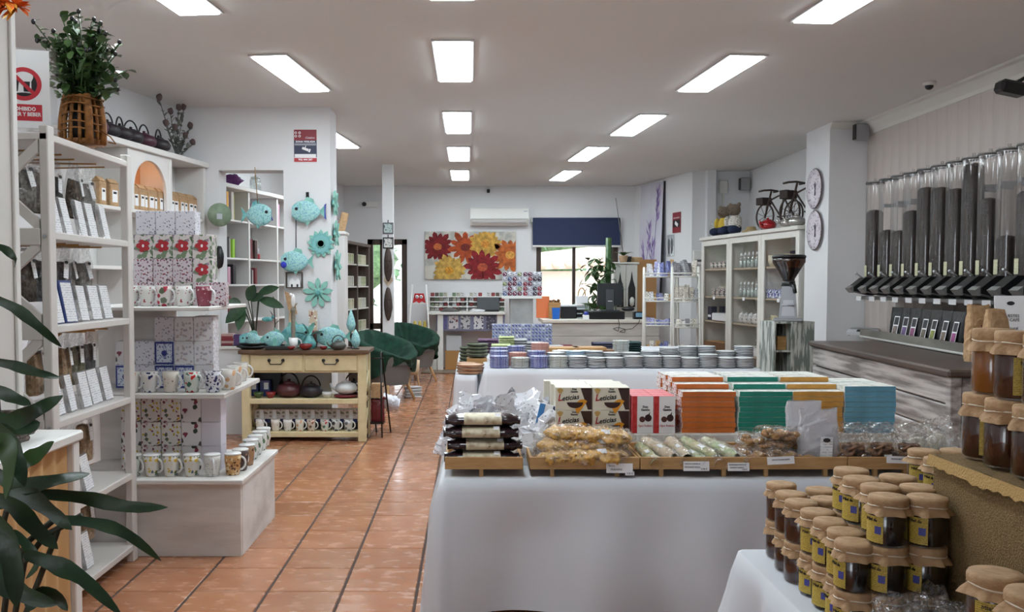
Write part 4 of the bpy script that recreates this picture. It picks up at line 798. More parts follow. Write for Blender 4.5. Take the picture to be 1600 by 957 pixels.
# ================================================================== checkout counter
KY = 12.0; kz = atZ(930, 500, .89).z; KZ = .89
mWASHW = M('whitewashed_plank', (204, 200, 194), .7, col2=(172, 168, 162), nscale=4, stretch=(.25, 1, 2), nlo=.4, nhi=.65)
kx0, kx1 = atY(850, 500, KY).x, atY(1030, 500, KY).x; kd = .75
kc = thing('checkout_counter', 'whitewashed checkout counter with a pale top below the window', 'counter', ((kx0 + kx1) / 2, KY, 0)); hw = (kx1 - kx0) / 2
part('carcass', G().box(-hw + .03, hw - .03, .03, kd, 0, KZ - .04, mWASHW), kc); part('worktop', G().box(-hw - .02, hw + .02, -.03, kd + .03, KZ - .045, KZ, M('pale_top', (214, 208, 198), .5), .006), kc)
for i in range(5): part('plank', G().box(-hw, hw, 0, .028, i * .168 + .002, (i + 1) * .168 - .002, mWASHW, .003), kc)
def K(px, py, Y): p = atY(px, py, Y); return p
# blue bin, boxes
p = atY(869, 495, 12.15); solo('blue_bin', G().lathe([(.05, 0), (.062, .15), (.058, .15), (.046, .006), (0, .006)], M('blue_plastic', (30, 104, 196), .4), 4, False, 1.2, 1.2), 'bright blue square bin at the end of the checkout counter', 'bin', None, (p.x, 12.2, KZ + .001), (0, 0, PI / 4))
p = atY(868, 472, 12.3); t = thing('carton', 'brown card box of small wooden pieces above the blue bin', 'box', (p.x, 12.45, KZ + .001)); part('box', G().box(-.08, .08, -.05, .05, 0, .22, mBAMB, .003), t)
for i in range(3): part('wooden_piece', G().at(-.05 + i * .05, -.02, .235, .3 * i, .4 * i, i).cb(0, 0, 0, .05, .04, .03, mBAMD, .003), t)
p = atY(848, 470, 12.6); solo('orange_display', G().box(-.09, .09, 0, .05, 0, .3, M('orange_card', (226, 126, 78), .6), .004), 'orange card display beside the magnet stand by the window', 'display', None, (p.x, 12.55, KZ + .001))
# small printer, tray, boxes by the window
mPRN = M('printer_grey', (196, 200, 204), .4); p = atY(887, 484, 12.5)
t = thing('printer', 'dark fronted office printer on the checkout counter', 'printer', (p.x, 12.35, KZ + .001)); part('body', G().box(-.11, .11, 0, .3, 0, .16, mBLACK, .01), t); part('lid', G().box(-.115, .115, -.005, .31, .1605, .185, mPRN, .006), t)
p = atY(907, 480, 12.5); t = thing('paper_tray', 'pale grey stack of letter trays behind the counter', 'tray', (p.x, 12.4, KZ + .001))
for i in range(3): part('tray', G().box(-.1, .1, 0, .26, i * .06, i * .06 + .012, mPRN).box(-.1, -.094, 0, .26, i * .06 + .012, i * .06 + .05, mPRN).box(.094, .1, 0, .26, i * .06 + .012, i * .06 + .05, mPRN).box(-.1, .1, .25, .26, i * .06 + .012, i * .06 + .055, mPRN), t)
t = thing('gift_bag', 'white box with a looped tan handle on the letter trays', 'box', (p.x + .02, 12.53, KZ + .185)); part('box', G().box(-.08, .08, -.06, .06, 0, .12, mPAPER, .004), t); part('handle', G().tube([(.05 * math.cos(a), 0, .12 + .11 * math.sin(a)) for a in [PI * i / 10 for i in range(11)]], .008, mBAMB), t)
# register: black tray, monitor, scanner
t = thing('cash_drawer', 'long black cash drawer on the checkout counter under the monitor', 'cash drawer', (atY(950, 495, 12.08).x, 12.06, KZ + .001)); part('drawer', G().box(-.3, .22, 0, .4, 0, .105, mBLACK, .006), t); part('front', G().box(-.28, .2, -.006, 0, .015, .09, M('black_front', (14, 14, 16), .3), .002), t)
p = atY(953, 460, 12.25); mz = KZ + .107
t = thing('monitor', 'black computer monitor seen from behind on the cash drawer', 'monitor', (p.x, 12.25, mz)); z0, z1 = atY(953, 478, 12.25).z - mz, atY(953, 443, 12.25).z - mz; hw = (atY(970, 1, 12.25).x - atY(930, 1, 12.25).x) / 2
part('housing', G().prism([(-hw, z0), (hw, z0), (hw * 1.02, z1), (-hw * .98, z1)], 0, .05, M('monitor_back', (36, 38, 42), .5), 'y'), t); part('screen', G().box(-hw + .012, hw - .012, .05, .053, z0 + .012, z1 - .012, M('screen_glass', (12, 14, 18), .1)), t)
part('stand', G().box(-.055, .055, -.02, 0, 0.012, z1 * .78, M('stand_grey', (66, 70, 74), .45), .006), t); part('base', G().box(-.13, .13, -.06, .14, 0, .012, M('stand_grey'), .004), t); part('badge', G().box(-.03, .03, -.022, -.02, .13, .138, mPAPER), t)
t = thing('card_terminal', 'small card terminal with a pale blue screen at the end of the counter', 'card terminal', (atY(1000, 490, 12.1).x, 12.1, KZ + .001)); part('body', G().box(-.08, .08, 0, .12, 0, .1, mBLACK, .01), t); part('screen', G().box(-.055, .035, -.003, 0, .03, .085, M('lcd_blue', (120, 160, 186), .3)), t)
t = thing('hand_scanner', 'rounded black barcode scanner leaning beside the monitor', 'scanner', (atY(984, 490, 12.05).x, 12.18, KZ + .107)); part('body', G().ball((0, 0, .03), .09, .06, .032, mBLACK), t)
t = thing('tissue_box', 'small white box with a blue lid at the counter edge', 'box', (atY(916, 495, 12.05).x, 12.02, KZ + .001)); part('box', G().box(-.045, .035, 0, .06, 0, .06, mPAPER, .006), t); part('lid', G().ball((0, .03, .075), .034, .03, .03, M('blue_cap', (52, 62, 160), .4), 10, 7), t)
t = thing('potted_seedling', 'little seedling in a pot by the letter trays', 'plant', (atY(917, 480, 12.2).x, 12.25, KZ + .001)); part('pot', G().lathe([(.03, 0), (.04, .06), (.035, .06), (0, .055)], mPRN, 10), t); g = G()
for i in range(6): g.tube([(0, 0, .05), (.02 * math.cos(i), .02 * math.sin(i), .2)], .003, M('stem_green', (80, 110, 60), .6), 5); g.leaf((.02 * math.cos(i), .02 * math.sin(i), .19), (.08 * math.cos(i), .06 * math.sin(i), .23), .03, M('leaf_green', (76, 112, 62), .45), .02)
part('stems', g, t)
g = G(); pts = [atY(x, y, 11.95) for x, y in ((966, 498), (968, 508), (966, 518), (958, 514), (966, 512), (977, 515), (976, 520), (968, 519), (974, 516), (988, 514), (998, 505), (1000, 498))]
sm = []
for i in range(len(pts) - 1):
    for t_ in range(4): sm.append(pts[i].lerp(pts[i + 1], t_ / 4) + Vector((0, .004 * (i % 2), 0)))
solo('cable', g.tube(sm, .0045, mBLACK, 5), 'tangled black cable hanging down the whitewashed counter front', 'cable')
# tall leafy plant by the window
t = thing('potted_plant', 'bushy green plant standing in front of the window by the monitor', 'plant', (atY(944, 470, 13.1).x, 13.05, 0)); g = G(); rr = random.Random(4)
part('pot', G().lathe([(.12, 0), (.16, .3), (.15, .3), (0, .28)], M('clay_pot', (150, 92, 66), .7), 18), t); ml = M('leaf_dark', (52, 84, 46), .45, col2=(74, 108, 60), nscale=20)
g.tube([(.02, 0, .28), (.04, 0, .8), (.05, 0, 2.02)], .045, ml, 7)
for i in range(190):
    z = rr.uniform(.75, 1.75); a = rr.uniform(0, 2 * PI); r = rr.uniform(.06, .3) * (1.15 - .3 * (z - .75)); b_ = Vector((r * math.cos(a) - .06, r * math.sin(a) * .7, z)); g.leaf(b_, b_ + Vector((rr.uniform(-.12, .12), rr.uniform(-.1, .1), rr.uniform(-.14, .02))), .042, ml, .02, 3)
part('foliage', g, t, kind='stuff')
# ---- white corner cabinet with pointed doors
cxa, cxb = atY(963, 1, 13.35).x, atY(1000, 1, 13.35).x; ctop = atY(980, 410, 13.35).z
t = thing('corner_cabinet', 'white cabinet with two pointed lattice doors and a wooden side panel by the window', 'cabinet', (cxa, 13.35, 0)); W_ = cxb - cxa
part('body', G().box(0, W_, .03, .45, 0, ctop - .03, mWHITE2), t); part('top', G().box(-.02, W_ + .02, -.01, .46, ctop - .03, ctop, mWHITE2, .005), t); part('side_panel', G().box(W_, W_ + .28, .02, .04, .3, ctop + .04, M('tan_board', (170, 126, 80), .6)), t)
for i in range(2):
    a = i * W_ / 2; d = part('door', G().box(a + .004, a + W_ / 2 - .004, .004, .028, .95, ctop - .035, mWHITE2, .003), t); c = a + W_ / 4; q = W_ / 4 * .62
    part('pointed_opening', G().prism([(c - q, 1.02), (c + q, 1.02), (c + q, 1.3), (c + q * .35, 1.42), (c, 1.55), (c - q * .35, 1.42), (c - q, 1.3)], .001, .004, M('cabinet_dark', (40, 38, 38), .7)), d)
    part('ornament', G().lathe([(.0, 0), (.03, .02), (.035, .1), (.02, .13), (0, .14)], mWHITE2, 10), d, loc=(c, -.03, 1.03))
for i, (px, py, w_, h_, c) in enumerate(((983, 404, .2, .09, (52, 54, 58)), (1000, 405, .2, .08, (190, 160, 120)))): solo('storage_basket', G().lathe([(w_ * .4, 0), (w_ * .5, h_ * .7), (w_ * .46, h_), (0, h_ * .9)], M('basket_%d' % i, c, .8, bump=.4, bscale=120), 14, True, 1, .7), ('dark', 'tan')[i] + ' round basket on top of the white pointed-door cabinet', 'basket', None, (atY(px, py, 13.6).x - .05, 13.62, ctop + .001))
t = thing('orchid_pot', 'strappy leaved potted plant on the white pointed-door cabinet', 'plant', (atY(974, 405, 13.5).x, 13.5, ctop + .001)); part('pot', G().lathe([(.05, 0), (.07, .1), (.06, .1), (0, .09)], M('pot_tan', (170, 140, 110), .6), 14), t); g = G()
for i in range(9): a = i * 2.4; g.leaf((0, 0, .09), (.16 * math.cos(a), .12 * math.sin(a), .22), .022, ml, .07, 5)
g.tube([(0, 0, .09), (-.04, 0, .4), (-.12, 0, .95)], .006, M('twig', (110, 104, 98), .8), 5); part('leaves', g, t)
# ================================================================== back wall pieces
t = thing('air_conditioner', 'white wall mounted air conditioner above the flower canvas', 'air conditioner', atY(780, 340, WB)); w2 = (atY(826, 1, WB).x - atY(735, 1, WB).x) / 2; zt, zb = atY(1, 325, WB).z - atY(1, 340, WB).z, atY(1, 353, WB).z - atY(1, 340, WB).z
part('housing', G().prism([(-.001, zt), (-.17, zt - .02), (-.2, zb + .09), (-.12, zb), (-.001, zb)], -w2, w2, mWHITE, 'x'), t); part('louver', G().at(0, -.175, zb + .045, .75).cb(0, 0, 0, w2 * 1.85, .012, .05, M('louver_white', (206, 206, 208), .5), .004), t); part('seam', G().box(-w2 + .01, w2 - .01, -.203, -.199, zb + .095, zb + .1, M('seam_grey', (120, 120, 124), .6)), t); part('badge', G().cb(w2 - .05, -.186, zt - .07, .06, .02, .012, mCHROME), t)
cv = thing('flower_canvas', 'long canvas painting of red, orange and yellow daisies on the back wall', 'painting', atY(735, 400, WB)); a, b = atY(664, 437, WB), atY(806, 362, WB); ox, oz = atY(735, 400, WB).x, atY(735, 400, WB).z; A = lambda px, py: (atY(px, py, WB).x - ox, atY(px, py, WB).z - oz)
part('canvas', G().box(a.x - ox, b.x - ox, -.035, -.001, a.z - oz, b.z - oz, M('canvas_grey', (206, 202, 192), .8, col2=(170, 170, 166), nscale=7, nlo=.45, nhi=.6), .003), cv)
FL = [((684, 386), 21, (140, 34, 40), (206, 110, 60), 14), ((727, 387), 23, (200, 88, 42), (120, 40, 30), 11), ((758, 382), 21, (236, 184, 88), (224, 150, 60), 17), ((797, 399), 24, (216, 116, 56), (234, 170, 80), 13), ((702, 423), 22, (236, 190, 96), (228, 160, 50), 18), ((754, 418), 25, (156, 36, 44), (196, 90, 60), 13)]
xa, xb, za, zb_ = a.x - ox, b.x - ox, a.z - oz, b.z - oz
def clampc(x, z): return (min(max(x, xa + .004), xb - .004), min(max(z, za + .004), zb_ - .004))
for i, ((px, py), r, c, c2, n) in enumerate(FL):
    cx_, cz_ = A(px, py); R_ = 1.18 * r * WB / F; mt = M('petal_%d' % i, tuple(int(v * .68) for v in c), .85, col2=tuple(int(v * .92) for v in c), nscale=16); fl_ = None
    for k in range(n):
        an = 2 * PI * k / n + i; q = R_ * (.85 + .2 * ((k * 7) % 5) / 4); pp = []
        for s_, t_ in ((-.05, .14), (-.17, .58), (-.15, .86), (0, 1.04), (.15, .86), (.17, .58), (.05, .14)): pp.append(clampc(cx_ + q * (t_ * math.cos(an) - s_ * math.sin(an)), cz_ + q * (t_ * math.sin(an) - s_ * math.cos(an) * -1) * .95))
        g = G().prism(pp, -.0365 - .0004 * (k % 3) - .0008 * i, -.035, mt)
        if fl_ is None: fl_ = part('painted_flower', g, cv)
        else: part('petal', g, fl_)
    part('flower_heart', G().prism([clampc(cx_ + R_ * .27 * math.cos(t_), cz_ + R_ * .22 * math.sin(t_)) for t_ in [2 * PI * j / 14 for j in range(14)]], -.0385 - .0008 * i, -.035, M('heart_%d' % i, c2, .8, col2=tuple(int(v * .75) for v in c2), nscale=40)), fl_)
g = G(); q = random.Random(2)
for k in range(26): px, py = q.uniform(668, 802), q.uniform(366, 433); x, z = A(px, py); d = q.uniform(-1, 1); g.prism([clampc(x, z), clampc(x + .03, z + .01), clampc(x + .1 * d, z + .12)], -.0356, -.035, M('painted_leaf', (120, 130, 132), .8))
part('painted_leaves', g, cv, kind='stuff')
# left desk with card racks
DY = 14.25; DZ = atY(720, 488, DY).z; d0, d1 = atY(668, 1, DY).x, atY(790, 1, DY).x
t = thing('white_desk', 'long white wall desk with slab legs under the postcard racks', 'desk', (d0, DY, 0)); part('top', G().box(0, d1 - d0, 0, .5, DZ - .04, DZ, mWHITE, .004), t)
for px in (687, 782): x = atY(px, 1, DY).x - d0; part('leg', G().box(x - .045, x + .045, .04, .1, 0, DZ - .04, mWHITE, .003), t)
part('apron', G().box(.12, d1 - d0, .08, .1, DZ - .3, DZ - .042, M('apron_blue', (130, 132, 160), .7)), t)  # plain blue-grey board behind the printed panels
for i, px in enumerate((690, 708, 727, 748, 768)): x = atY(px, 1, DY).x - d0; part('printed_panel', G().box(x - .075, x + .075, .06, .078, DZ - .27, DZ - .06, MP('print_%d' % i, ((96, 96, 150), (206, 200, 204), (196, 196, 200), (220, 222, 226), (70, 70, 90))[i], [((96, 96, 150), (120, 60, 60), (80, 80, 90), (60, 64, 110), (140, 140, 150))[i], (90, 90, 110)], 26, .38, .5, .7)), t)
t = thing('card_rack', 'long white wall rack of small tins and cards above the desk', 'rack', (d0, WB - .16, DZ + .002)); w_ = atY(790, 1, WB - .16).x - d0; hh = atY(1, 464, WB - .16).z - DZ
for z in (0.0, hh * .33, hh * .66, hh): part('shelf', G().box(0, w_, 0, .15, max(0, z - .012), z + .004, mWHITE), t)
for x in (0, w_ * .25, w_ * .5, w_ * .75, w_): part('divider', G().box(x - .008, x + .008, 0.001, .15, .004, hh - .012, mWHITE), t)
tc = [Kind('small_tin', 'tin') for _ in range(5)]
for i, k in enumerate(tc): mt = MP('tin_%d' % i, ((190, 186, 170), (150, 60, 60), (120, 140, 110), (206, 206, 206), (100, 84, 76))[i], [(90, 90, 90), (220, 200, 180)], 40, .35, .4, .5); k.part('tin', G().cb(0, 0, .03, .06, .05, .06, mt, .006))
nt_ = 0
for r_ in range(4):
    for i in range(17):
        x = .05 + i * (w_ - .1) / 16
        if r_ == 0 and 6 < i < 13: continue
        if min(abs(x - w_ * q_) for q_ in (0, .25, .5, .75, 1)) < .045: continue
        tc[(i * 3 + r_ * 2 + i // 4) % 5].put((d0 + x, WB - .09, DZ + .0065 + hh * (0, .33, .66, 1)[r_]), 'small printed tin, %s along the %s shelf of the card rack' % (ORD[i], ('lowest', 'second', 'third', 'top')[r_]), 'small tins in the card rack')
p = atY(763, 487, DY + .2); t = thing('laptop', 'dark open laptop standing tilted on the white desk', 'laptop', (p.x, DY + .2, DZ + .001)); part('base', G().box(-.17, .17, -.1, .12, 0, .018, mBLACK, .004), t); part('screen', G().at(0, .12, .02, -.35).cb(0, 0, .11, .36, .012, .22, M('dark_lid', (52, 56, 60), .5), .004), t)
solo('paper_heap', G().ball((0, 0, .02), .12, .09, .03, mPAPER, 14, 8, .5, 4, 4), 'loose heap of white papers beside the tilted laptop on the desk', 'paper', None, (atY(745, 487, DY + .15).x, DY + .12, DZ - .004)); solo('grey_hat', G().lathe([(.16, 0), (.12, .03), (.06, .06), (0, .066)], M('cap_grey', (96, 94, 92), .9), 16, True, 1, .6), 'low dark grey cap lying on the white desk', 'cap', None, (atY(703, 487, DY + .15).x, DY + .15, DZ + .001))
for i, (px, py, w_, h_, c) in enumerate(((709, 532, .22, .24, (196, 198, 202)), (709, 562, .25, .3, (176, 130, 78)), (676, 572, .13, .2, (206, 204, 200)))):
    z = (.302, 0, 0)[i]; solo('storage_box', G().box(-w_ / 2 * 1.1, w_ / 2 * 1.1, 0, .3, 0, h_, M('storage_%d' % i, c, .6), .004), ('grey-white storage box standing on the brown carton under the desk', 'brown carton on the floor under the white desk', 'white ridged crate beside the desk leg on the floor')[i], 'box', None, (atY(px, py, DY + .12).x, DY + (.14, .14, -.02)[i], z))
solo('door_mat', G().box(-.7, .65, -.5, -.02, 0.001, .012, M('mat_brown', (128, 112, 96), .95, bump=.4, bscale=200), .004), 'brown floor mat in front of the white desk', 'mat', None, (atY(690, 580, DY).x + .4, DY, 0))
# small dark camera and wall sensor
solo('wall_sensor', G().at(0, -.03, 0).cb(0, 0, 0, .05, .06, .06, mBLACK, .01), 'tiny black sensor high on the back wall', 'sensor', None, atY(763, 299, WB)); t = thing('wall_camera', 'small white box camera high on the back wall beside the pillar', 'camera', atY(573, 320, WB)); part('body', G().box(-.05, .18, -.08, -.001, -.05, .05, mWHITE, .01), t); part('lens', G().at(-.03, -.08, 0, PI / 2).cyl(.035, 0, .03, mBLACK, 14), t); part('cable_duct', G().box(.18, .4, -.012, -.001, .035, .05, mWHITE), t)
# ================================================================== white display cabinet along the far right wall
CT = 1.985
fa = atZ(1095.5, 372, CT); fa = Vector((.2535 * 12.3, 12.3, 0)); nb = Vector((.3606 * 9.66, 9.66, 0))
cl = (fa - nb).length; crz = math.atan2(-(fa.x - nb.x), fa.y - nb.y); UW = cl / 3; CD = .36
mCAB = M('cabinet_white', (222, 219, 212), .5); mSHELFW = M('shelf_oak', (186, 170, 150), .55, col2=(168, 150, 128), nscale=8, stretch=(4, .5, 4)); mVITR = MCLEAR('cabinet_glass', gloss=.012, rough=.02, edge=.05)
def loc_cab(x, y, z): # x depth into cabinet, y along from near end
    d = (fa - nb).normalized(); n = Vector((d.y, -d.x, 0)); return nb + d * y + n * x + Vector((0, 0, z))
SHZ = [.12, .5, .88, 1.2, 1.56]
names3 = ['nearest unit, beside the column', 'middle unit', 'far unit, beside the wire racks']
for u in range(3):
    y0, y1 = u * UW + .003, (u + 1) * UW - .003
    t = thing('display_cabinet', 'tall white glazed display cabinet, ' + names3[u], 'cabinet', tuple(nb), crz, 'white display cabinets')
    part('side_panel', G().box(.02, CD, y0, y0 + .02, 0, CT - .05, mCAB), t); part('side_panel', G().box(.02, CD, y1 - .02, y1, 0, CT - .05, mCAB), t)
    part('back_panel', G().box(CD - .012, CD, y0 + .0205, y1 - .0205, .05, CT - .06, mCAB), t); part('top', G().box(-.03, CD + .01, y0 - (.02 if u == 0 else 0), y1 + (.02 if u == 2 else 0), CT - .045, CT, mCAB, .006), t)
    part('plinth', G().box(.02, CD, y0, y1, 0, .08, mCAB), t)
    d = part('door', G().box(0, .02, y0, y0 + .075, .08, CT - .05, mCAB, .003).box(0, .02, y1 - .075, y1, .08, CT - .05, mCAB, .003).box(0, .02, y0 + .0755, y1 - .0755, .08, .2, mCAB).box(0, .02, y0 + .0755, y1 - .0755, CT - .12, CT - .05, mCAB), t)
    part('pane', G().box(.008, .012, y0 + .075, y1 - .075, .2, CT - .12, mVITR), d)
    for z in SHZ: part('shelf', G().box(.03, CD - .013, y0 + .0205, y1 - .0205, z - .022, z, mSHELFW), t)
    part('price_ticket', G().box(-.004, 0, (y0 + y1) / 2 - .03, (y0 + y1) / 2 + .03, SHZ[3] - .04, SHZ[3] + .0, mPAPER), t)
# goods kinds
mCLGL = MCLEAR('bottle_glass', tint=(236, 240, 238), gloss=.14, rough=.05, haze=.12); mCRM = M('cream_ceramic', (216, 210, 190), .4, col2=(190, 180, 150), nscale=20); mSOAP = MP('soap_wrap', (206, 196, 160), [(150, 130, 90), (230, 224, 200)], 50, .4, .4, .6)
mCERW = M('white_ceramic', (226, 226, 226), .3, coat=.3); mFLB = MP('floral_box', (216, 208, 204), [(150, 90, 90), (110, 130, 100), (60, 60, 70)], 55, .42, .4, .6); mBLB = MP('blue_tile_box', (222, 224, 232), [(44, 50, 130), (60, 70, 150)], 40, .42, .35, .65); mSPK = MP('speckled_grey', (210, 206, 204), [(80, 70, 66), (150, 110, 90)], 70, .36, .4, .55)
kb = Kind('glass_bottle', 'bottle').part('bottle', G().lathe([(.028, 0), (.03, .004), (.03, .1), (.012, .125), (.012, .15)], mCLGL, 10)).part('liquid', G().lathe([(.0265, .005), (.0265, .085), (0, .086)], M('pale_liquid', (206, 214, 206), .2), 10)).part('cap', G().lathe([(.015, .15), (.015, .172), (.006, .176), (.006, .19), (0, .19)], mCERW, 10))
kbb = Kind('dark_bottle', 'bottle').part('bottle', G().lathe([(.026, 0), (.028, .1), (.011, .14), (.011, .18), (0, .18)], M('dark_bottle', (36, 36, 44), .2), 10)).part('label', G().lathe([(.0285, .03), (.029, .09)], M('grey_label', (150, 150, 156), .5), 10))
kj = Kind('ceramic_jar', 'jar').part('jar', G().lathe([(.034, 0), (.042, .02), (.042, .09), (.034, .1)], mSPK, 12)).part('lid', G().lathe([(.037, .1), (.03, .116), (.008, .122), (.008, .134), (0, .136)], mCERW, 12))
kc_ = Kind('white_canister', 'canister').part('canister', G().cb(0, 0, .05, .085, .085, .1, mSPK, .008)).part('lid', G().lathe([(.044, .1), (.044, .108), (.01, .112), (.01, .128), (0, .13)], mCERW, 12))
kpot = Kind('cream_pot', 'pot').part('pot', G().lathe([(.05, 0), (.07, .06), (.074, .13), (.07, .13), (.06, .02), (0, .02)], mCRM, 16)); kcup = Kind('printed_cup', 'cup').part('cup', G().lathe([(.034, 0), (.042, .085), (.039, .085), (.03, .006), (0, .006)], mFLB, 14)).part('handle', G().tube([(.04 + .026 * math.sin(a), 0, .045 - .028 * math.cos(a)) for a in [PI * i / 8 for i in range(9)]], .005, mCERW, 6))
ksoap = Kind('soap_box', 'box').part('box', G().cb(0, 0, .03, .06, .16, .06, mSOAP, .003)); kblue = Kind('blue_tile_box', 'box').part('box', G().cb(0, 0, .05, .1, .12, .1, mBLB, .003)); kfl = Kind('floral_box', 'box').part('box', G().cb(0, 0, .055, .08, .1, .11, mFLB, .003))
kfr = Kind('photo_frame', 'picture frame').part('frame', G().box(-.008, .008, -.055, .055, 0, .15, mCERW, .004)).part('picture', G().box(-.0095, -.008, -.038, .038, .02, .13, mSPK)); kbask = Kind('wooden_tray_box', 'box').part('box', G().box(-.1, .1, -.18, .18, 0, .1, mBAMD, .004).box(-.09, .09, -.17, .17, .09, .102, mBAMB)); kwb = Kind('white_crock', 'basket').part('crock', G().box(-.09, .09, -.12, .12, 0, .1, mCERW, .01).box(-.08, .08, -.11, .11, .09, .103, mSPK)); klav = Kind('lavender_packet', 'packet').part('packet', G().box(-.02, .02, -.09, .09, 0, .17, MP('lavender_print', (196, 198, 226), [(120, 116, 180), (226, 226, 236)], 40, .4, .4, .6), .004))
kdk = Kind('dark_gift_box', 'box').part('box', G().box(-.04, .04, -.06, .06, 0, .18, M('ink_blue_box', (36, 40, 62), .4), .003)).part('band', G().box(-.042, -.04, -.05, .05, .04, .07, mPAPER))
def row(kind, u, s, xs, n, what, f0=.14, f1=.86, dz=0.0, rz=0):
    for i in range(n):
        y = u * UW + UW * (f0 + (f1 - f0) * (i + .5) / n)
        p = loc_cab(xs, y, SHZ[s] + .0008 + dz)
        kind.put(tuple(p), '%s, %s from the near side, %s shelf of the %s cabinet' % (what, ORD[i], ('bottom', 'second', 'third', 'fourth', 'top')[s], ('nearest', 'middle', 'far')[u]), what + ' in the white cabinets', rz=crz + rz)
row(kcup, 2, 4, .09, 5, 'floral cup'); row(kfl, 2, 4, .24, 5, 'floral gift box'); row(kfl, 2, 3, .09, 4, 'bright floral box', .1, .75); row(kpot, 2, 3, .24, 3, 'cream pot'); row(kdk, 2, 2, .24, 4, 'dark blue gift box'); row(kwb, 2, 2, .1, 2, 'white low crock', .1, .6); row(kdk, 2, 2, .1, 1, 'dark gift box', .7, .95); row(kfr, 2, 1, .24, 3, 'white photo frame', .1, .6); row(kbask, 2, 1, .12, 2, 'wooden open box', .08, .92); row(kfr, 2, 0, .1, 3, 'small photo frame', .1, .7)
row(kb, 1, 4, .09, 6, 'clear capped bottle'); row(kdk, 1, 4, .26, 3, 'dark gift box', .1, .6); row(kb, 1, 3, .09, 6, 'clear soap bottle'); row(kbb, 1, 3, .24, 5, 'dark tall bottle', .1, .7); row(kj, 1, 2, .1, 5, 'lidded ceramic jar'); row(kc_, 1, 2, .24, 4, 'square canister'); row(kwb, 1, 1, .12, 2, 'white ceramic crock', .08, .92); row(kb, 1, 1, .27, 3, 'clear bottle', .3, .8)
row(kpot, 0, 4, .11, 3, 'cream flower pot', .3, .98); row(kdk, 0, 4, .28, 3, 'tall dark box', .1, .8); row(kblue, 0, 3, .1, 4, 'blue tile pattern box', .3, .98); row(klav, 0, 3, .26, 3, 'lavender packet', .2, .9); row(ksoap, 0, 2, .1, 3, 'cream soap box', .3, .98); row(ksoap, 0, 2, .1, 2, 'upper cream soap box', .4, .9, .0612); row(kcup, 0, 1, .1, 3, 'speckled cup', .4, .95); row(kj, 0, 0, .12, 3, 'lidded jar', .4, .95)
# ---- on top: dolls, bicycles, teapots
CTT = CT + .001
def top(px, y=None, x=.12):
    # point on the cabinet roof that the photo shows at column px
    d = (fa - nb).normalized(); n = Vector((d.y, -d.x, 0)); b0 = nb + n * x; u = (px - CX) / F
    t = (u * b0.y - b0.x) / (d.x - u * d.y); q = b0 + d * t; return Vector((q.x, q.y, CTT))
mBEARD = M('plush_brown', (118, 104, 90), .95, bump=.8, bscale=120); mDENIM = M('denim', (40, 50, 78), .9, bump=.4, bscale=150); mYEL = M('yellow_knit', (206, 176, 66), .9, bump=.4, bscale=100); mDOTC = MP('dotted_cloth', (206, 200, 190), [(60, 56, 60)], 60, .35, .9, .5)
for i, (px, lab, top_m) in enumerate(((1130, 'plush sitting bear in a yellow top and denim, at the far end', mYEL), (1146, 'plush sitting bear in dotted shirt and denim, nearer the bicycles', mDOTC))):
    t = thing('plush_bear', lab, 'plush toy', tuple(top(px, x=.16 - .04 * i)), -1.0)
    part('body', G().ball((0, 0, .13), .085, .075, .13, top_m, 14, 10), t); hd = part('head', G().ball((0, -.01, .31), .085, .08, .078, mBEARD, 14, 10, .05, i).ball((0, -.075, .29), .035, .03, .028, mBEARD, 8, 6), t)
    for s in (-1, 1): part('ear', G().ball((s * .068, 0, .375), .03, .018, .03, mBEARD, 8, 6), hd); part('leg', G().ball((s * .07, -.09, .055), .055, .1, .055, mDENIM, 10, 8), t); part('arm', G().ball((s * .09, -.03, .16), .035, .05, .08, top_m, 8, 6), t); part('eye', G().ball((s * .03, -.083, .325), .008, .006, .008, mBLACK, 6, 5), hd)
    part('overalls', G().ball((0, 0, .075), .092, .085, .085, mDENIM, 14, 8), t); part('nose', G().ball((0, -.105, .295), .011, .008, .008, mBLACK, 6, 5), hd)
t = thing('wrapped_bag', 'small clear printed bag beside the bears on the cabinet top', 'bag', tuple(top(1113, x=.12)), -.8); part('film', pouch(.11, .06, .19, 140, mFILM, .3, .3, 12, 9, .03), t); part('contents', G().ball((0, 0, .06), .04, .022, .055, mDOTF, 10, 7), t)
mRUST = M('dark_iron', (58, 44, 38), .6)
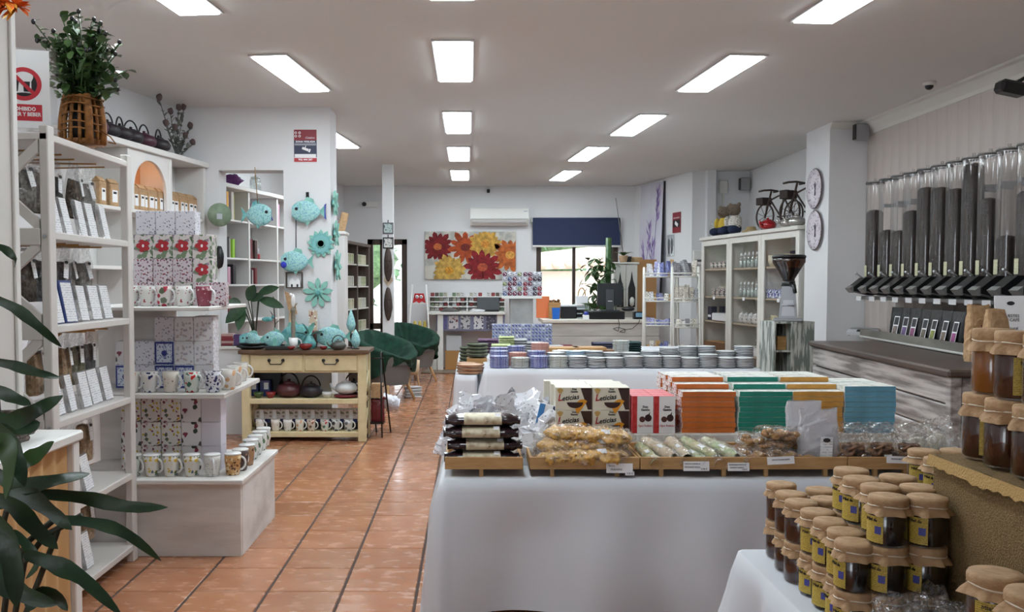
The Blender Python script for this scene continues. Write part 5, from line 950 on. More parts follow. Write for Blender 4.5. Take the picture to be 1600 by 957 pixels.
def bike(px, s, lab, x):
    t = thing('metal_bicycle', lab, 'ornament', tuple(top(px, x=x)), crz - PI / 2 + .25, 'bicycle ornaments on the cabinet'); t.scale = (s,) * 3; R_ = .155
    for nm, cx_ in (('wheel', -.24), ('wheel', .26)):
        g = G().tube([(cx_ + R_ * math.cos(a), 0, R_ + .012 + R_ * math.sin(a)) for a in [2 * PI * i / 26 for i in range(26)]], .011, mRUST, 6, True)
        w_ = part(nm, g, t); g = G()
        for k in range(9): a = PI * 2 * k / 9; g.tube([(cx_, 0, R_ + .012), (cx_ + R_ * math.cos(a), 0, R_ + .012 + R_ * math.sin(a))], .0035, mRUST, 4)
        part('spokes', g, w_, kind='stuff')
    f = lambda *p, r=.012: G().tube([(a, 0, b) for a, b in p], r, mRUST, 6)
    part('frame', f((-.24, R_), (-.16, .38), (-.13, .47)).tube([(-.16, 0, .38), (.04, 0, .15), (.1, 0, .43), (-.15, 0, .36)], .012, mRUST, 6).tube([(.04, 0, .15), (.26, 0, R_), (.09, 0, .38)], .009, mRUST, 6), t)
    part('handlebar', G().tube([(-.14, -.11, .475), (-.14, 0, .485), (-.14, .11, .475)], .012, mRUST, 6).tube([(-.22, -.11, .47), (-.14, -.11, .475)], .012, mRUST, 6).tube([(-.22, .11, .47), (-.14, .11, .475)], .012, mRUST, 6), t)
    part('saddle', G().cb(.1, 0, .45, .13, .06, .025, mRUST, .008), t); part('basket', G().box(-.33, -.2, -.07, .07, .31, .4, M('basket_dark', (50, 40, 36), .8, bump=.8, bscale=90), .006), t); part('pedal', G().tube([(.04, -.05, .15), (.04, .05, .12)], .009, mRUST, 5).cb(.04, .065, .12, .05, .04, .012, mRUST), t)
bike(1214, .94, 'dark iron bicycle ornament with a front basket, nearer the bears', .12); bike(1256, 1.0, 'larger dark iron bicycle ornament with a front basket, nearer the column', .12)
def teapot_kind(nm, mat, lidm=None, bail=False, s=1.0):
    k = Kind(nm, 'teapot'); lidm = lidm or mat
    k.part('body', G().lathe([(.05, 0), (.085, .02), (.095, .05), (.075, .085), (.04, .095), (0, .096)], mat, 20)); k.part('lid', G().lathe([(.045, .093), (.035, .106), (.01, .11), (.012, .122), (0, .128)], lidm, 14))
    k.part('spout', G().tube([(-.08, 0, .04), (-.115, 0, .055), (-.135, 0, .09)], .013, mat, 8, False, [.018, .013, .01]))
    k.part('handle', G().tube([(.075 * math.cos(a), 0, .07 + .1 * math.sin(a)) for a in [PI * (.06 + .88 * i / 12) for i in range(13)]], .006, mat if not bail else mBLACK, 6) if bail else G().tube([(.085 + .04 * math.sin(a), 0, .05 - .035 * math.cos(a)) for a in [PI * i / 8 for i in range(9)]], .008, mat, 6)); return k
mREDG = M('red_glaze', (170, 24, 30), .12, coat=.6); mSILV = M('silver_glass', (190, 188, 184), .1, .7)
kt_red = teapot_kind('teapot', mREDG); kt_sil = teapot_kind('teapot', mSILV)
kt_red.put(tuple(top(1198, x=.02) + Vector((0, 0, 0))), 'glossy red teapot in front of the nearer-the-bears bicycle', None, crz + .4, scale=1.05); kt_sil.put(tuple(top(1228, x=.02)), 'silvery glass teapot below the larger bicycle, aisle side', None, crz, scale=.9); kt_sil.put(tuple(top(1243, x=.04)), 'silvery glass teapot below the larger bicycle, column side', None, crz - .4, scale=1.0)
solo('straw_hat', G().lathe([(.11, 0), (.1, .01), (.06, .03), (.05, .06), (0, .066)], M('straw', (176, 152, 110), .9, bump=.6, bscale=120), 18), 'small straw hat lying between the bears and the bicycles', 'hat', None, tuple(top(1172, x=.05)))
# ---- plates on the column
for i, (py, hh, lab) in enumerate(((295, 31, 'upper'), (360, 31, 'lower'))):
    X = 3.53; p = atX(1273, py, X - .02); r = hh * p.y / F
    t = thing('wall_plate', '%s of two white printed plates hung on the column' % lab, 'plate', (X - .001, p.y, p.z), rot=(0, -PI / 2, 0))
    part('plate', G().lathe([(r * .6, 0), (r, .02), (r * .985, .03), (r * .6, .016), (0, .014)], MP('plate_print', (214, 206, 214), [(160, 146, 160), (120, 116, 130)], 40, .34, .35, .45), 30), t); part('rim', G().lathe([(r * .98, .018), (r * 1.015, .024), (r * .98, .031)], M('plate_rim', (86, 66, 62), .4), 30, cap=False), t); part('painted_figure', G().prism([(-.07, -.02), (-.07, .02), (.0, .012), (.03, .03), (.07, .0), (.03, -.03), (0, -.012)], .0165, .018, M('painted_dark', (70, 60, 74), .5), 'z'), t)
# ---- speakers, cameras
mSPKR = M('speaker_grey', (86, 86, 90), .5)
def speaker(px, py, X, lab, hpx, Y=None, rz=0.6):
    p = atX(px, py, X); h_ = hpx * p.y / F; t = thing('wall_speaker', lab, 'speaker', (X, p.y, p.z), rz); part('cabinet', G().box(-.11, .0, -.05, .05, -h_ / 2, h_ / 2, M('speaker_shell', (176, 176, 178), .5), .01), t); part('grille', G().box(-.122, -.1105, -.046, .046, -h_ / 2 + .006, h_ / 2 - .006, mBLACK, .004), t); part('bracket', G().box(-.0, .08, -.01, .01, -.02, .02, mSPKR), t)
p = atY(1356, 207, 8.9); t = thing('wall_speaker', 'small grey speaker in the corner above the coffee tubes', 'speaker', (3.78, 8.93, p.z)); part('cabinet', G().box(-.05, .08, -.08, .0, -.08, .08, M('speaker_shell', (150, 150, 152), .5), .01), t); part('grille', G().box(-.06, -.0505, -.075, -.005, -.074, .074, mBLACK, .003), t); part('bracket', G().box(.0, .03, 0, .07, -.015, .015, mSPKR), t)
p = atY(1163, 286, 12.6); t = thing('wall_speaker', 'grey speaker high on the wall behind the bicycles', 'speaker', (3.81, 12.8, p.z)); part('cabinet', G().box(-.05, .08, -.1, .0, -.09, .09, M('speaker_shell'), .01), t); part('grille', G().box(-.06, -.0505, -.09, -.01, -.08, .08, mBLACK, .003), t); part('bracket', G().box(.0, .03, 0, .05, -.015, .015, mSPKR), t)
t = thing('wall_fitting', 'white junction box with a cable duct beside the far speaker', 'junction box', (3.55, 12.85, p.z - .02)); part('box', G().box(-.06, .06, -.04, -.0, -.1, .08, mWHITE2, .006), t); part('duct', G().box(-.012, .012, -.02, 0, -.9, -.1, mWHITE2), t)
p = atZ(1452, 134, CEIL - .03); t = thing('dome_camera', 'small white dome camera on the ceiling near the coffee wall', 'camera', (p.x, p.y, CEIL)); part('base', G().lathe([(.05, 0), (.05, -.025), (.042, -.03), (0, -.03)], mWHITE2, 18), t); part('lens', G().ball((0, 0, -.035), .032, .032, .028, mBLACK, 12, 8), t)
p = atX(1581, 139, 3.75); t = thing('bullet_camera', 'black camera hanging below the cornice at the coffee wall', 'camera', (3.76, p.y, p.z)); part('body', G().at(0, 0, 0, 0, .2).box(-.11, .08, -.06, .06, -.045, .045, mBLACK, .02), t); part('bracket', G().tube([(.02, 0, .04), (.1, 0, .09), (.142, 0, .09)], .014, mBLACK, 6), t)
# ---- crate stand with the coffee grinder
gz = 1.0; g0 = atZ(1240, 503, gz); gy = 8.55; g0 = atY(1240, 503, gy); gz = g0.z
t = thing('crate_stand', 'distressed whitewashed crate standing on end with a shelf, under the coffee grinder', 'crate', (g0.x, gy, 0), .12); wx = .19; dx_ = .24
mDIST = M('distressed_paint', (196, 196, 190), .7, col2=(120, 126, 120), nscale=12, stretch=(2.5, 2.5, .35), nlo=.46, nhi=.54, detail=8)
zb_ = .46
part('side_board', G().box(-wx, -wx + .018, 0, .32, zb_, gz - .0185, mDIST), t); part('side_board', G().box(-.018, 0, 0, .32, zb_, gz - .0185, mDIST), t); part('top_board', G().box(-wx, .21, 0, .32, gz - .018, gz, mDIST), t); part('bottom_board', G().box(-wx, 0, 0, .32, zb_ - .018, zb_, mDIST), t); part('back_board', G().box(-wx + .0185, -.0185, .305, .32, zb_, gz - .0185, mDIST), t); part('shelf', G().box(-wx + .0185, -.0185, .01, .3, .72, .735, mDIST), t); part('outer_side', G().box(0, .21, .004, .02, zb_, gz - .0185, mDIST), t)
part('lower_box', G().box(-wx, .21, .0, .33, 0, zb_ - .019, mDIST), t)
solo('small_carton', G().box(-.05, .05, -.05, .05, 0, .13, mBAMB, .002), 'tan carton standing on the shelf inside the grinder crate', 'box', None, (g0.x - .09, gy + .14, .7355), (0, 0, .3))
solo('floor_carton', G().box(-.2, .2, -.12, .12, 0, .3, M('carton_tan', (176, 138, 92), .7), .004), 'tan carton at the foot of the grinder crate by the counter end', 'box', None, (g0.x + .02, gy - .25, 0))
GH = atY(1240, 400, gy + .12).z - gz
t = thing('coffee_grinder', 'tall steel coffee grinder with a brown tinted hopper', 'grinder', (g0.x + .0, gy + .15, gz + .001), -.35); k = GH / .62
t.scale = (k, k, k); mST = M('grinder_steel', (168, 170, 174), .35, .7); 
part('base', G().box(-.13, .13, -.14, .14, 0, .03, mST, .008), t); part('body', G().prism([(-.085, .03), (.085, .03), (.06, .33), (-.06, .33)], -.09, .09, mST, 'y'), t); part('front_plate', G().prism([(-.06, .05), (.06, .05), (.045, .2), (-.045, .2)], -.094, -.0905, M('grinder_plate', (196, 198, 202), .3, .6), 'y'), t)
part('collar', G().lathe([(.07, .33), (.06, .36), (.06, .38), (0, .38)], mBLACK, 18), t); part('spout', G().tube([(.02, -.05, .34), (.05, -.14, .33), (.06, -.17, .27)], .018, mBLACK, 8), t); part('fork', G().tube([(-.05, -.092, .16), (-.05, -.17, .15), (.05, -.17, .15), (.05, -.092, .16)], .008, mST, 6), t)
mHOP = MCLEAR('smoked_hopper', tint=(130, 96, 74), gloss=.08, rough=.05); h_ = part('hopper', G().lathe([(.055, .382), (.055, .4), (.15, .56), (.15, .6)], mHOP, 22), t); part('beans', G().lathe([(.05, .39), (.052, .402), (.115, .505), (0, .515)], M('hopper_beans', (70, 44, 34), .6, bump=.8, bscale=120), 20), h_); part('lid', G().lathe([(.155, .6), (.155, .62), (.14, .628), (0, .63)], mBLACK, 22), h_)
# ---- lavender canvas leaning on the rear right wall, notices
q0, q1 = Vector((2.66, 14.8)), Vector((3.12, 12.85)); dW = (q1 - q0).normalized(); nW = Vector((dW.y, -dW.x)); nW = -nW if nW.x > 0 else nW
def on_rear(px, py, off=.0):
    u = (px - CX) / F; b0 = q0 + nW * off; t = (u * b0.y - b0.x) / (dW.x - u * dW.y); q = b0 + dW * t; return Vector((q.x, q.y, atY(px, py, q.y).z))
pa, pb, pt_, pt2 = on_rear(996, 408, .12), on_rear(1030, 410, .12), on_rear(1000, 312, .03), on_rear(1035, 283, .03)
t = thing('lavender_canvas', 'tall pale canvas of purple lavender stems leaning on the rear wall', 'painting', (0, 0, 0)); n3 = Vector((-nW.x, -nW.y, 0)) * .035
mLAVC = M('lavender_ground', (206, 206, 214), .8, col2=(192, 188, 204), nscale=2); zb = min(pa.z, pb.z) - .55; zt_ = max(pt2.z, pt_.z); A_ = Vector((pa.x, pa.y, zb)); B_ = Vector((pb.x, pb.y, zb)); C_ = Vector((pt2.x, pt2.y, zt_)); D_ = Vector((pt_.x, pt_.y, zt_))
part('canvas', G().raw([A_, B_, C_, D_, A_ + n3, B_ + n3, C_ + n3, D_ + n3], [(3, 2, 1, 0), (4, 5, 6, 7)], mLAVC).raw([A_, B_, C_, D_, A_ + n3, B_ + n3, C_ + n3, D_ + n3], [(0, 1, 5, 4), (1, 2, 6, 5), (2, 3, 7, 6), (3, 0, 4, 7)], M('canvas_edge', (40, 38, 44), .8)), t)
bl = lambda u, v, o=.002: A_.lerp(B_, u).lerp(D_.lerp(C_, u), v) + Vector((nW.x, nW.y, 0)) * o
mLV = [M('lavender_%d' % i, c, .8) for i, c in enumerate(((126, 104, 156), (156, 138, 182), (92, 74, 124)))]
for i, (u, v0, v1) in enumerate(((.78, .2, .86), (.45, .2, .58), (.2, .15, .4), (.62, .2, .42))):
    g = G().tube([bl(u - .1, v0, .004), bl(u, v1, .004)], .004, mLV[1], 4); q = random.Random(i)
    for k in range(14):
        v = v1 - .2 + .26 * k / 14; du = q.uniform(-.16, .16); g.raw([bl(u, v, .003), bl(u + du * .5 + .03, v + .03, .0032), bl(u + du, v + .09, .003), bl(u + du * .5 - .03, v + .05, .0032)], [(0, 1, 2, 3)], mLV[k % 3])
    part('painted_stem', g, t)
ns = on_rear(1056, 348, .004); an = math.atan2(dW.x, -dW.y)
t = thing('security_notice', 'narrow red and black security notice on the rear right wall', 'sign', tuple(ns), rot=(0, 0, an - PI / 2 + 0)); e = dW
h_ = (on_rear(1056, 333).z - on_rear(1056, 365).z) / 2
part('sheet', G().box(-.13, .13, -.003, .0, -h_, h_, M('notice_red', (136, 34, 46), .5)), t); part('panel', G().box(-.11, .11, -.0045, -.003, -h_ * .45, h_ * .25, mBLACK), t); part('camera_mark', G().at(0, -.005, -.02, 0, .5).cb(0, 0, 0, .1, .001, .05, mPAPER), t); part('lettering', text_mesh('ZONA VIGILADA', .026, mPAPER), t, loc=(0, -.005, h_ * .45), rot=FRONT)
nz2 = on_rear(1047, 384, .003); t = thing('shelf_hook_card', 'clear hanging display card below the red notice', 'display card', tuple(nz2), rot=(0, 0, an - PI / 2)); part('sheet', G().box(-.12, .12, -.004, 0, -.16, .16, MCLEAR('clear_card', haze=.25)), t); part('mark', G().tube([(-.05, -.006, -.12), (-.07, -.006, .0), (-.05, -.006, .1), (-.03, -.006, 0), (-.05, -.006, -.12)], .006, mSPKR, 5).tube([(.05, -.006, -.12), (.03, -.006, .0), (.05, -.006, .1), (.07, -.006, 0), (.05, -.006, -.12)], .006, mSPKR, 5), t)
# ---- white wire racks with cards and textiles
mRACK = M('rack_white', (218, 216, 210), .45)
def wire_rack(px, Y, wpx, lab, goods):
    x0, x1 = atY(px, 500, Y).x, atY(px + wpx, 500, Y).x; w_ = x1 - x0; t = thing('wire_rack', lab, 'rack', (x0, Y, 0), -.12, 'white wire display racks'); zs = [.55, .85, 1.15, 1.45]
    for sx in (0, w_):
        part('post', G().tube([(sx, -.34, 0), (sx, -.06, 1.45), (sx, .0, 1.56), (sx, .06, 1.56)], .015, mRACK, 6), t); part('post', G().tube([(sx, .06, 0), (sx, .06, 1.56)], .015, mRACK, 6), t)
    for i, z in enumerate(zs):
        y = -.34 + .28 * z / 1.45; part('shelf', G().box(0, w_, y, y + .26, z, z + .008, mRACK).tube([(0, y, z + .04), (w_, y, z + .04)], .008, mRACK, 5).tube([(0, y, z), (w_, y, z)], .01, mRACK, 5), t)
        q = random.Random(px + i); n = 8
        for k in range(n):
            c = q.choice(goods); mm = MP('card_%d_%d_%d' % c, c, [tuple(min(255, v + 40) for v in c), tuple(int(v * .55) for v in c)], 60, .38, .5, .5); big = px > 1020
            h2 = q.uniform(.06, .11) if i < 2 else (q.uniform(.16, .23) if big or i == 3 else q.uniform(.08, .12))
            g = G().at(0, 0, 0, q.uniform(-.55, -.2), q.uniform(-.12, .12), q.uniform(-.5, .5)); g.box(-.026, .026, 0, q.choice((.008, .014)), 0, h2, mm, .002)
            if big and i > 1: g.box(-.034, .03, .012, .05, .004, h2 * .92, mm, .006)
            d_ = .05 + (w_ - .1) * k / (n - 1); y2 = y + q.uniform(.05, .15)
            solo('textile_card', g, 'small packet on the %s shelf of the %s rack, %s from the aisle' % (('lowest', 'second', 'third', 'top')[i], lab.split()[0], ORD[k]), 'packet', 'packets on the wire racks', (x0 + math.cos(-.12) * d_ - math.sin(-.12) * y2, Y + math.sin(-.12) * d_ + math.cos(-.12) * y2, z + .0085), (0, 0, -.12))
wire_rack(1006, 11.3, 50, 'aisle-side white wire rack of small colourful packets', [(150, 150, 190), (206, 206, 210), (176, 140, 90), (110, 116, 170), (226, 222, 214)])
wire_rack(1050, 10.9, 40, 'cabinet-side white wire rack of folded pale textiles', [(206, 198, 186), (186, 178, 166), (150, 150, 154), (216, 212, 206), (120, 116, 120)])
t = thing('grey_bin', 'grey fabric box under the aisle-side wire rack', 'box', (atY(1030, 530, 11.2).x, 11.25, 0)); part('box', G().box(-.16, .16, 0, .24, 0, .42, M('bin_grey', (120, 118, 116), .8), .006), t); part('rim', G().box(-.165, .165, -.005, .245, .4, .425, mSPKR, .004), t)
p = atY(1091, 402, 12.6); t = thing('white_dispenser', 'small white paper holder on the pilaster above the wire racks', 'holder', (p.x + .05, 12.848, p.z)); part('box', G().box(-.07, .07, -.06, 0, -.1, .1, mWHITE, .01), t); part('slot', G().box(-.05, .05, -.062, -.06, -.06, -.03, mSPKR), t)
# ================================================================== herb rack with X braces
RX, RY0, RY1, RTOP = -1.655, 3.585, 4.47, 1.99
mRK = M('rack_paint', (216, 212, 208), .5)
t = thing('herb_rack', 'tall white wooden rack with X braced end panels full of clear herb bags', 'rack', (RX, RY0, 0)); RD, RW = .42, RY1 - RY0
pw = .06
for x in (0, -RD):
    for y in (0, RW - pw): part('post', G().box(x - (.035 if x == 0 else 0), x + (0 if x == 0 else .035), y, y + pw, 0, RTOP, mRK, .004), t)
rz_ = [.085, .44, .815, 1.2, 1.575]
for z in rz_ + [RTOP - .03]: part('shelf', G().box(-RD + .001, -.002, pw * .0 + .0, RW, z - .028, z, mRK, .003) if z > 1.9 else G().box(-RD + .001, -.001, .012, RW - .012, z - .03, z, mRK, .003), t)
for z in rz_[1:] : part('end_rail', G().box(-RD + .036, -.036, -.006, .02, z - .055, z + .012, mRK, .003), t); part('screw', G().at(-.018, -.001, z - .02, PI / 2).cyl(.008, 0, .004, mCHROME, 10), t)
zz = rz_ + [RTOP - .03]
for i in range(5):
    z0, z1 = zz[i] + .02, zz[i + 1] - .05; zm = (z0 + z1) / 2; a, b = -.04, -RD + .04
    br = lambda p, q: G().raw([(p[0], .0, p[1] - .026), (q[0], .0, q[1] - .026), (q[0], .0, q[1] + .026), (p[0], .0, p[1] + .026), (p[0], .018, p[1] - .026), (q[0], .018, q[1] - .026), (q[0], .018, q[1] + .026), (p[0], .018, p[1] + .026)], [(0, 1, 2, 3), (7, 6, 5, 4), (0, 4, 5, 1), (1, 5, 6, 2), (2, 6, 7, 3), (3, 7, 4, 0)], mRK)
    part('brace', br((a, z0), (b, z1)), t); part('brace', br((b, z0), (a, z1)), t)
mHERB = [M('herb_%d' % i, c, .8, col2=c2, nscale=45, bump=.9, bscale=60) for i, (c, c2) in enumerate((((96, 90, 84), (150, 146, 140)), ((66, 54, 44), (110, 92, 74)), ((150, 118, 84), (186, 156, 120)), ((84, 88, 62), (128, 124, 96)), ((60, 58, 60), (110, 108, 108))))]
hb_ = []; mFILMT = MCLEAR('thin_film', gloss=.07, rough=.12, haze=.0, crumple=38, edge=.3)
for z in rz_: part('hanging_rail', G().box(-.41, -.40, .012, RW - .012, z + .318, z + .334, mRK), t)
for i in range(5):
    k = Kind('herb_bag', 'bag'); k.part('herbs', pouch(.125, .055, .17, 200 + i, mHERB[i], .2, .5, 14, 10)); k.part('film', pouch(.145, .062, .25, 210 + i, mFILMT, .22, .15, 16, 12))
    k.part('label', G().at(0, -.036, .14, -.12, .12 * (i - 2)).cb(0, 0, 0, .032, .002, .085, mPRINT)); k.part('emblem', G().at(0, -.038, .17, PI / 2 - .12).lathe([(.012, -.001), (.012, .001)], mINK, 10, False, 1, .6), 2)
    k.part('hanging_stick', G().tube([(0, -.1, .246), (0, .23, .246)], .004, mBAMB, 5)); hb_.append(k)
kcard = Kind('recipe_card', 'card')
kcard.part('sleeve', G().box(-.048, .048, -.004, .012, 0, .165, MCLEAR('card_sleeve', gloss=.14, rough=.1, haze=.1, crumple=20), .003)); kcard.part('sheet', G().box(-.04, .04, -.006, -.0045, .004, .16, mPRINT))
kcardb = Kind('recipe_card', 'card'); kcardb.part('sleeve', G().box(-.052, .052, -.004, .012, 0, .185, M('card_blue', (44, 66, 130), .4), .003)); kcardb.part('sheet', G().box(-.042, .042, -.006, -.0045, .004, .175, mPRINT))
SN = ['bottom', 'second lowest', 'middle', 'fourth', 'top']
for s in range(5):
    z = rz_[s] + .0008; q = random.Random(s); nb_ = (3, 3, 5, 5, 5)[s]
    for i in range(nb_):
        y = RY0 + .1 + (RW - .2) * (i + .5) / nb_
        kk = {0: (4, 4, 2), 1: (1, 1, 2), 2: (2, 0, 2, 3, 4), 3: (1, 4, 4, 0, 0), 4: (0, 1, 4, 1, 0)}[s][i]
        hb_[kk].put((RX - .17 + q.uniform(-.02, .02), y, z + (.092 if s > 0 else .07)), 'clear hanging herb bag, %s from the plant, %s shelf of the rack' % (ORD[i], SN[s]), 'herb bags on the rack', rz=PI / 2 + q.uniform(-.25, .25), scale=1.0)
    for i in range(5 if s > 1 else 3):
        y = RY0 + .13 + (RW - .24) * (i + .5) / (5 if s > 1 else 3) * (1 if s > 1 else .62)
        (kcardb if s == 3 and i < 2 else kcard).put((RX - .06 + q.uniform(-.006, .006), y, z), 'printed card in clear sleeve, %s from the plant, %s rack shelf' % (ORD[i], SN[s]), 'printed cards on the herb rack', rot=(-.2, q.uniform(-.06, .06), PI / 2 + q.uniform(-.12, .12)))
    hb_[(s * 2) % 5].put((RX - .33, RY0 + .12, z), 'clear herb bag seen through the X brace on the %s shelf' % SN[s], 'herb bags behind the X brace', rz=.1, scale=1.05)
# ---- no-eating sign in an acrylic stand on the rack
mREDS = M('sign_red', (196, 44, 58), .45); sy_ = 3.66; s0_, s1_ = atY(22, 185, sy_), atY(70, 78, sy_); sxc = atY(37, 120, sy_).x
t = thing('prohibition_sign', 'white no eating or drinking sign with red barred circle in a clear stand', 'sign', (sxc, sy_, RTOP + .001), .25); wv, hv = .19, s1_.z - RTOP
part('sheet', G().box(-wv / 2, wv / 2, -.002, 0, 0, hv, mPAPER), t); part('acrylic_stand', G().box(-wv / 2, wv / 2 + .025, .002, .006, 0, hv + .01, mACRY).box(-wv / 2, wv / 2 + .025, .006, .08, 0, .004, mACRY), t)
cz_ = hv * .56; ro = .066
part('barred_circle', G().at(0, -.0025, cz_, PI / 2).grid(lambda u, v: ((ro - .017 * v) * math.cos(2 * PI * u), (ro - .017 * v) * math.sin(2 * PI * u), .0005), 36, 1, mREDS), t); part('bar', G().at(0, -.0032, cz_, 0, PI / 4).box(-.06, .06, -.0006, .0, -.007, .007, mREDS), t)
part('bottle_mark', G().prism([(.028, cz_ - .035), (.05, cz_ - .035), (.05, cz_ + .01), (.043, cz_ + .025), (.043, cz_ + .04), (.035, cz_ + .04), (.035, cz_ + .025), (.028, cz_ + .01)], -.0028, -.002, mINK), t); part('cup_mark', G().prism([(.0, cz_ - .03), (.02, cz_ - .03), (.023, cz_ + .01), (-.003, cz_ + .01)], -.0028, -.002, mINK), t); part('fork_mark', G().prism([(-.03, cz_ - .03), (-.022, cz_ - .03), (-.016, cz_ + .02), (-.036, cz_ + .02)], -.0028, -.002, mINK).prism([(-.06, cz_ - .03), (-.053, cz_ - .03), (-.05, cz_ + .02), (-.062, cz_ + .02)], -.0028, -.002, mINK), t); part('plate_mark', G().prism([(.035 * math.cos(a), cz_ - .042 + .008 * math.sin(a)) for a in [2 * PI * i / 14 for i in range(14)]], -.0028, -.002, mINK), t)
part('red_panel', G().box(-.078, .066, -.003, -.002, hv * .09, hv * .3, mREDS), t); part('lettering', text_mesh('PROHIBIDO\nCOMER Y BEBER', .021, mPAPER, bold=.0006, width=.135), t, loc=(-.006, -.0032, hv * .205), rot=FRONT)
# ---- olive bush in a wicker basket
mWICK = M('wicker_brown', (150, 96, 38), .7, col2=(112, 68, 26), nscale=40, bump=.5, bscale=80); bp_ = atY(128, 215, 4.15)
t = thing('basket_plant', 'green leafy bush in an open brown wicker basket on top of the herb rack', 'plant', (bp_.x + .02, 4.12, RTOP + .001)); br_ = .085; bh = .215
bk0 = part('basket', G().lathe([(br_, 0), (br_ * 1.02, .02), (br_ * .95, .022)], mWICK, 18).lathe([(br_ * .8, bh - .03), (br_ * .72, bh), (br_ * .5, bh - .01)], mWICK, 18, cap=False), t)
g = G()
for i in range(14): a = 2 * PI * i / 14; r_ = lambda v: br_ * (1 + .12 * math.sin(PI * v) - .25 * v); g.tube([(r_(v) * math.cos(a), r_(v) * math.sin(a), bh * v) for v in (0, .25, .5, .75, 1)], .008 if i % 4 else .02, mWICK, 5)
for z in (.06, .09, .13, .17, .2): g.tube([(br_ * (1.1 - .3 * z) * math.cos(a), br_ * (1.1 - .3 * z) * math.sin(a), z + .006 * math.sin(3 * a)) for a in [2 * PI * i / 20 for i in range(20)]], .004, mWICK, 4, True)
part('wickerwork', g, bk0, kind='stuff'); part('loose_cane', G().tube([(.09, -.03, .06), (.14, -.05, .03), (.16, -.04, -.0), (.12, -.02, .01)], .003, mWICK, 5), bk0)
part('soil_pot', G().lathe([(.05, .004), (.06, .16), (0, .16)], mBLACK, 14), t)
mOLV = M('olive_leaf', (52, 78, 46), .35, col2=(80, 108, 62), nscale=30); mOLV2 = M('bright_leaf', (84, 116, 62), .4); mOLIVE = M('olive_fruit', (34, 30, 34), .3)
q = random.Random(12); sg, lg_, og_ = G(), G(), G()
for i in range(64):
    a = q.uniform(0, 2 * PI); e = q.uniform(-.2, 1.35); r_ = q.uniform(.16, .3); tip = Vector((math.cos(a) * math.cos(e) * r_ * .8, math.sin(a) * math.cos(e) * r_ * .7, bh + .04 + math.sin(e) * r_ * 1.05 + .02)); b0 = Vector((q.uniform(-.03, .03), q.uniform(-.03, .03), bh - .06)); md = b0.lerp(tip, .5) + Vector((0, 0, .04)); sg.tube([b0, md, tip], .003, mOLV, 4)
    for k in range(11):
        f = .25 + .75 * k / 10; c = (b0.lerp(md, f * 2) if f < .5 else md.lerp(tip, f * 2 - 1)); d = Vector((q.gauss(0, 1), q.gauss(0, 1), q.gauss(.2, .8))).normalized() * q.uniform(.035, .055); lg_.leaf(c, c + d, .019, mOLV2 if q.random() < .14 else mOLV, .005, 3)
    if i % 2: og_.ball(tip + Vector((0, 0, .006)), .01, .01, .012, mOLIVE, 7, 5)
for tip in (Vector((-.19, -.02, .46)), Vector((-.23, 0, .36)), Vector((-.2, -.03, .54)), Vector((.11, -.02, .48))):
    sg.tube([(0, 0, bh - .04), (tip.x * .5, 0, .4), tip], .003, mOLV, 4)
    for k in range(10): c = Vector((tip.x * .4, 0, .38)).lerp(tip, k / 9); d = Vector((q.gauss(0, 1), q.gauss(0, 1), q.gauss(.2, .8))).normalized() * .04; lg_.leaf(c, c + d, .012, mOLV, .005, 3)
    og_.ball(tip, .01, .01, .013, mOLIVE, 7, 5)
part('stems', sg, t); part('leaves', lg_, t, kind='stuff'); part('olives', og_, t, kind='stuff')
# ================================================================== built-in wall shelving with a lit arch
bA, bB = Vector((-2.70, 6.3, 0)), Vector((-2.365, 8.19, 0)); bl_ = (bB - bA).length; brz = math.atan2(-(bB.x - bA.x), bB.y - bA.y); BTOP = 2.445; BD = .27
t = thing('wall_shelving', 'white built-in wall shelving with an orange lit arch holding kraft tea bags', 'shelving', tuple(bA), brz)
def onb(px): u = (px - CX) / F; d = (bB - bA) / bl_; return (u * bA.y - bA.x) / (d.x - u * d.y)
mSH = M('shelving_white', (220, 218, 216), .6); dv = [0.02, onb(206), onb(270), bl_ - .03]
part('top', G().box(-BD, .03, -.1, bl_, BTOP - .045, BTOP, mSH, .004), t)
for y in dv: part('divider', G().box(-BD, 0, y - .022, y + .022, 0, BTOP - .046, mSH, .003), t)
part('back_panel', G().box(-BD - .015, -BD - .0005, 0, bl_, 0, BTOP - .046, mSH), t)
for i in range(3):
    for z in (1.94, 1.5, 1.06, .62): part('shelf', G().box(-BD, -.004, dv[i] + .0225, dv[i + 1] - .0225, z - .028, z, mSH, .003), t)
ya, yb = dv[1] + .0225, dv[2] - .0225; ym = (ya + yb) / 2; hwid = (yb - ya) / 2 - .045; zc = 2.1
ap = [(ya, BTOP - .047), (ya, 1.941), (ym - hwid, 1.941), (ym - hwid, zc)] + [(ym - hwid * math.cos(a), zc + .24 * math.sin(a)) for a in [PI * i / 16 for i in range(1, 16)]] + [(ym + hwid, zc), (ym + hwid, 1.941), (yb, 1.941), (yb, BTOP - .047)]
part('arch_front', G().prism(ap, -.03, -.004, mSH, 'x'), t); part('niche_back', G().box(-BD + .001, -BD + .006, ya, yb, 1.941, BTOP - .05, M('niche_orange', (228, 180, 140), .8)), t)
lo_ = thing('niche_lamp', 'small warm lamp hidden at the top of the orange arch', 'lamp', tuple(bA + Matrix.Rotation(brz, 3, 'Z') @ Vector((-.2, ym, BTOP - .05))), brz); part('strip', G().box(-.02, .02, -.15, .15, -.012, 0, M('warm_strip', (255, 205, 160), .5, emit=3)), lo_)
def B(x, y, z): return tuple(bA + Matrix.Rotation(brz, 3, 'Z') @ Vector((x, y, z)))
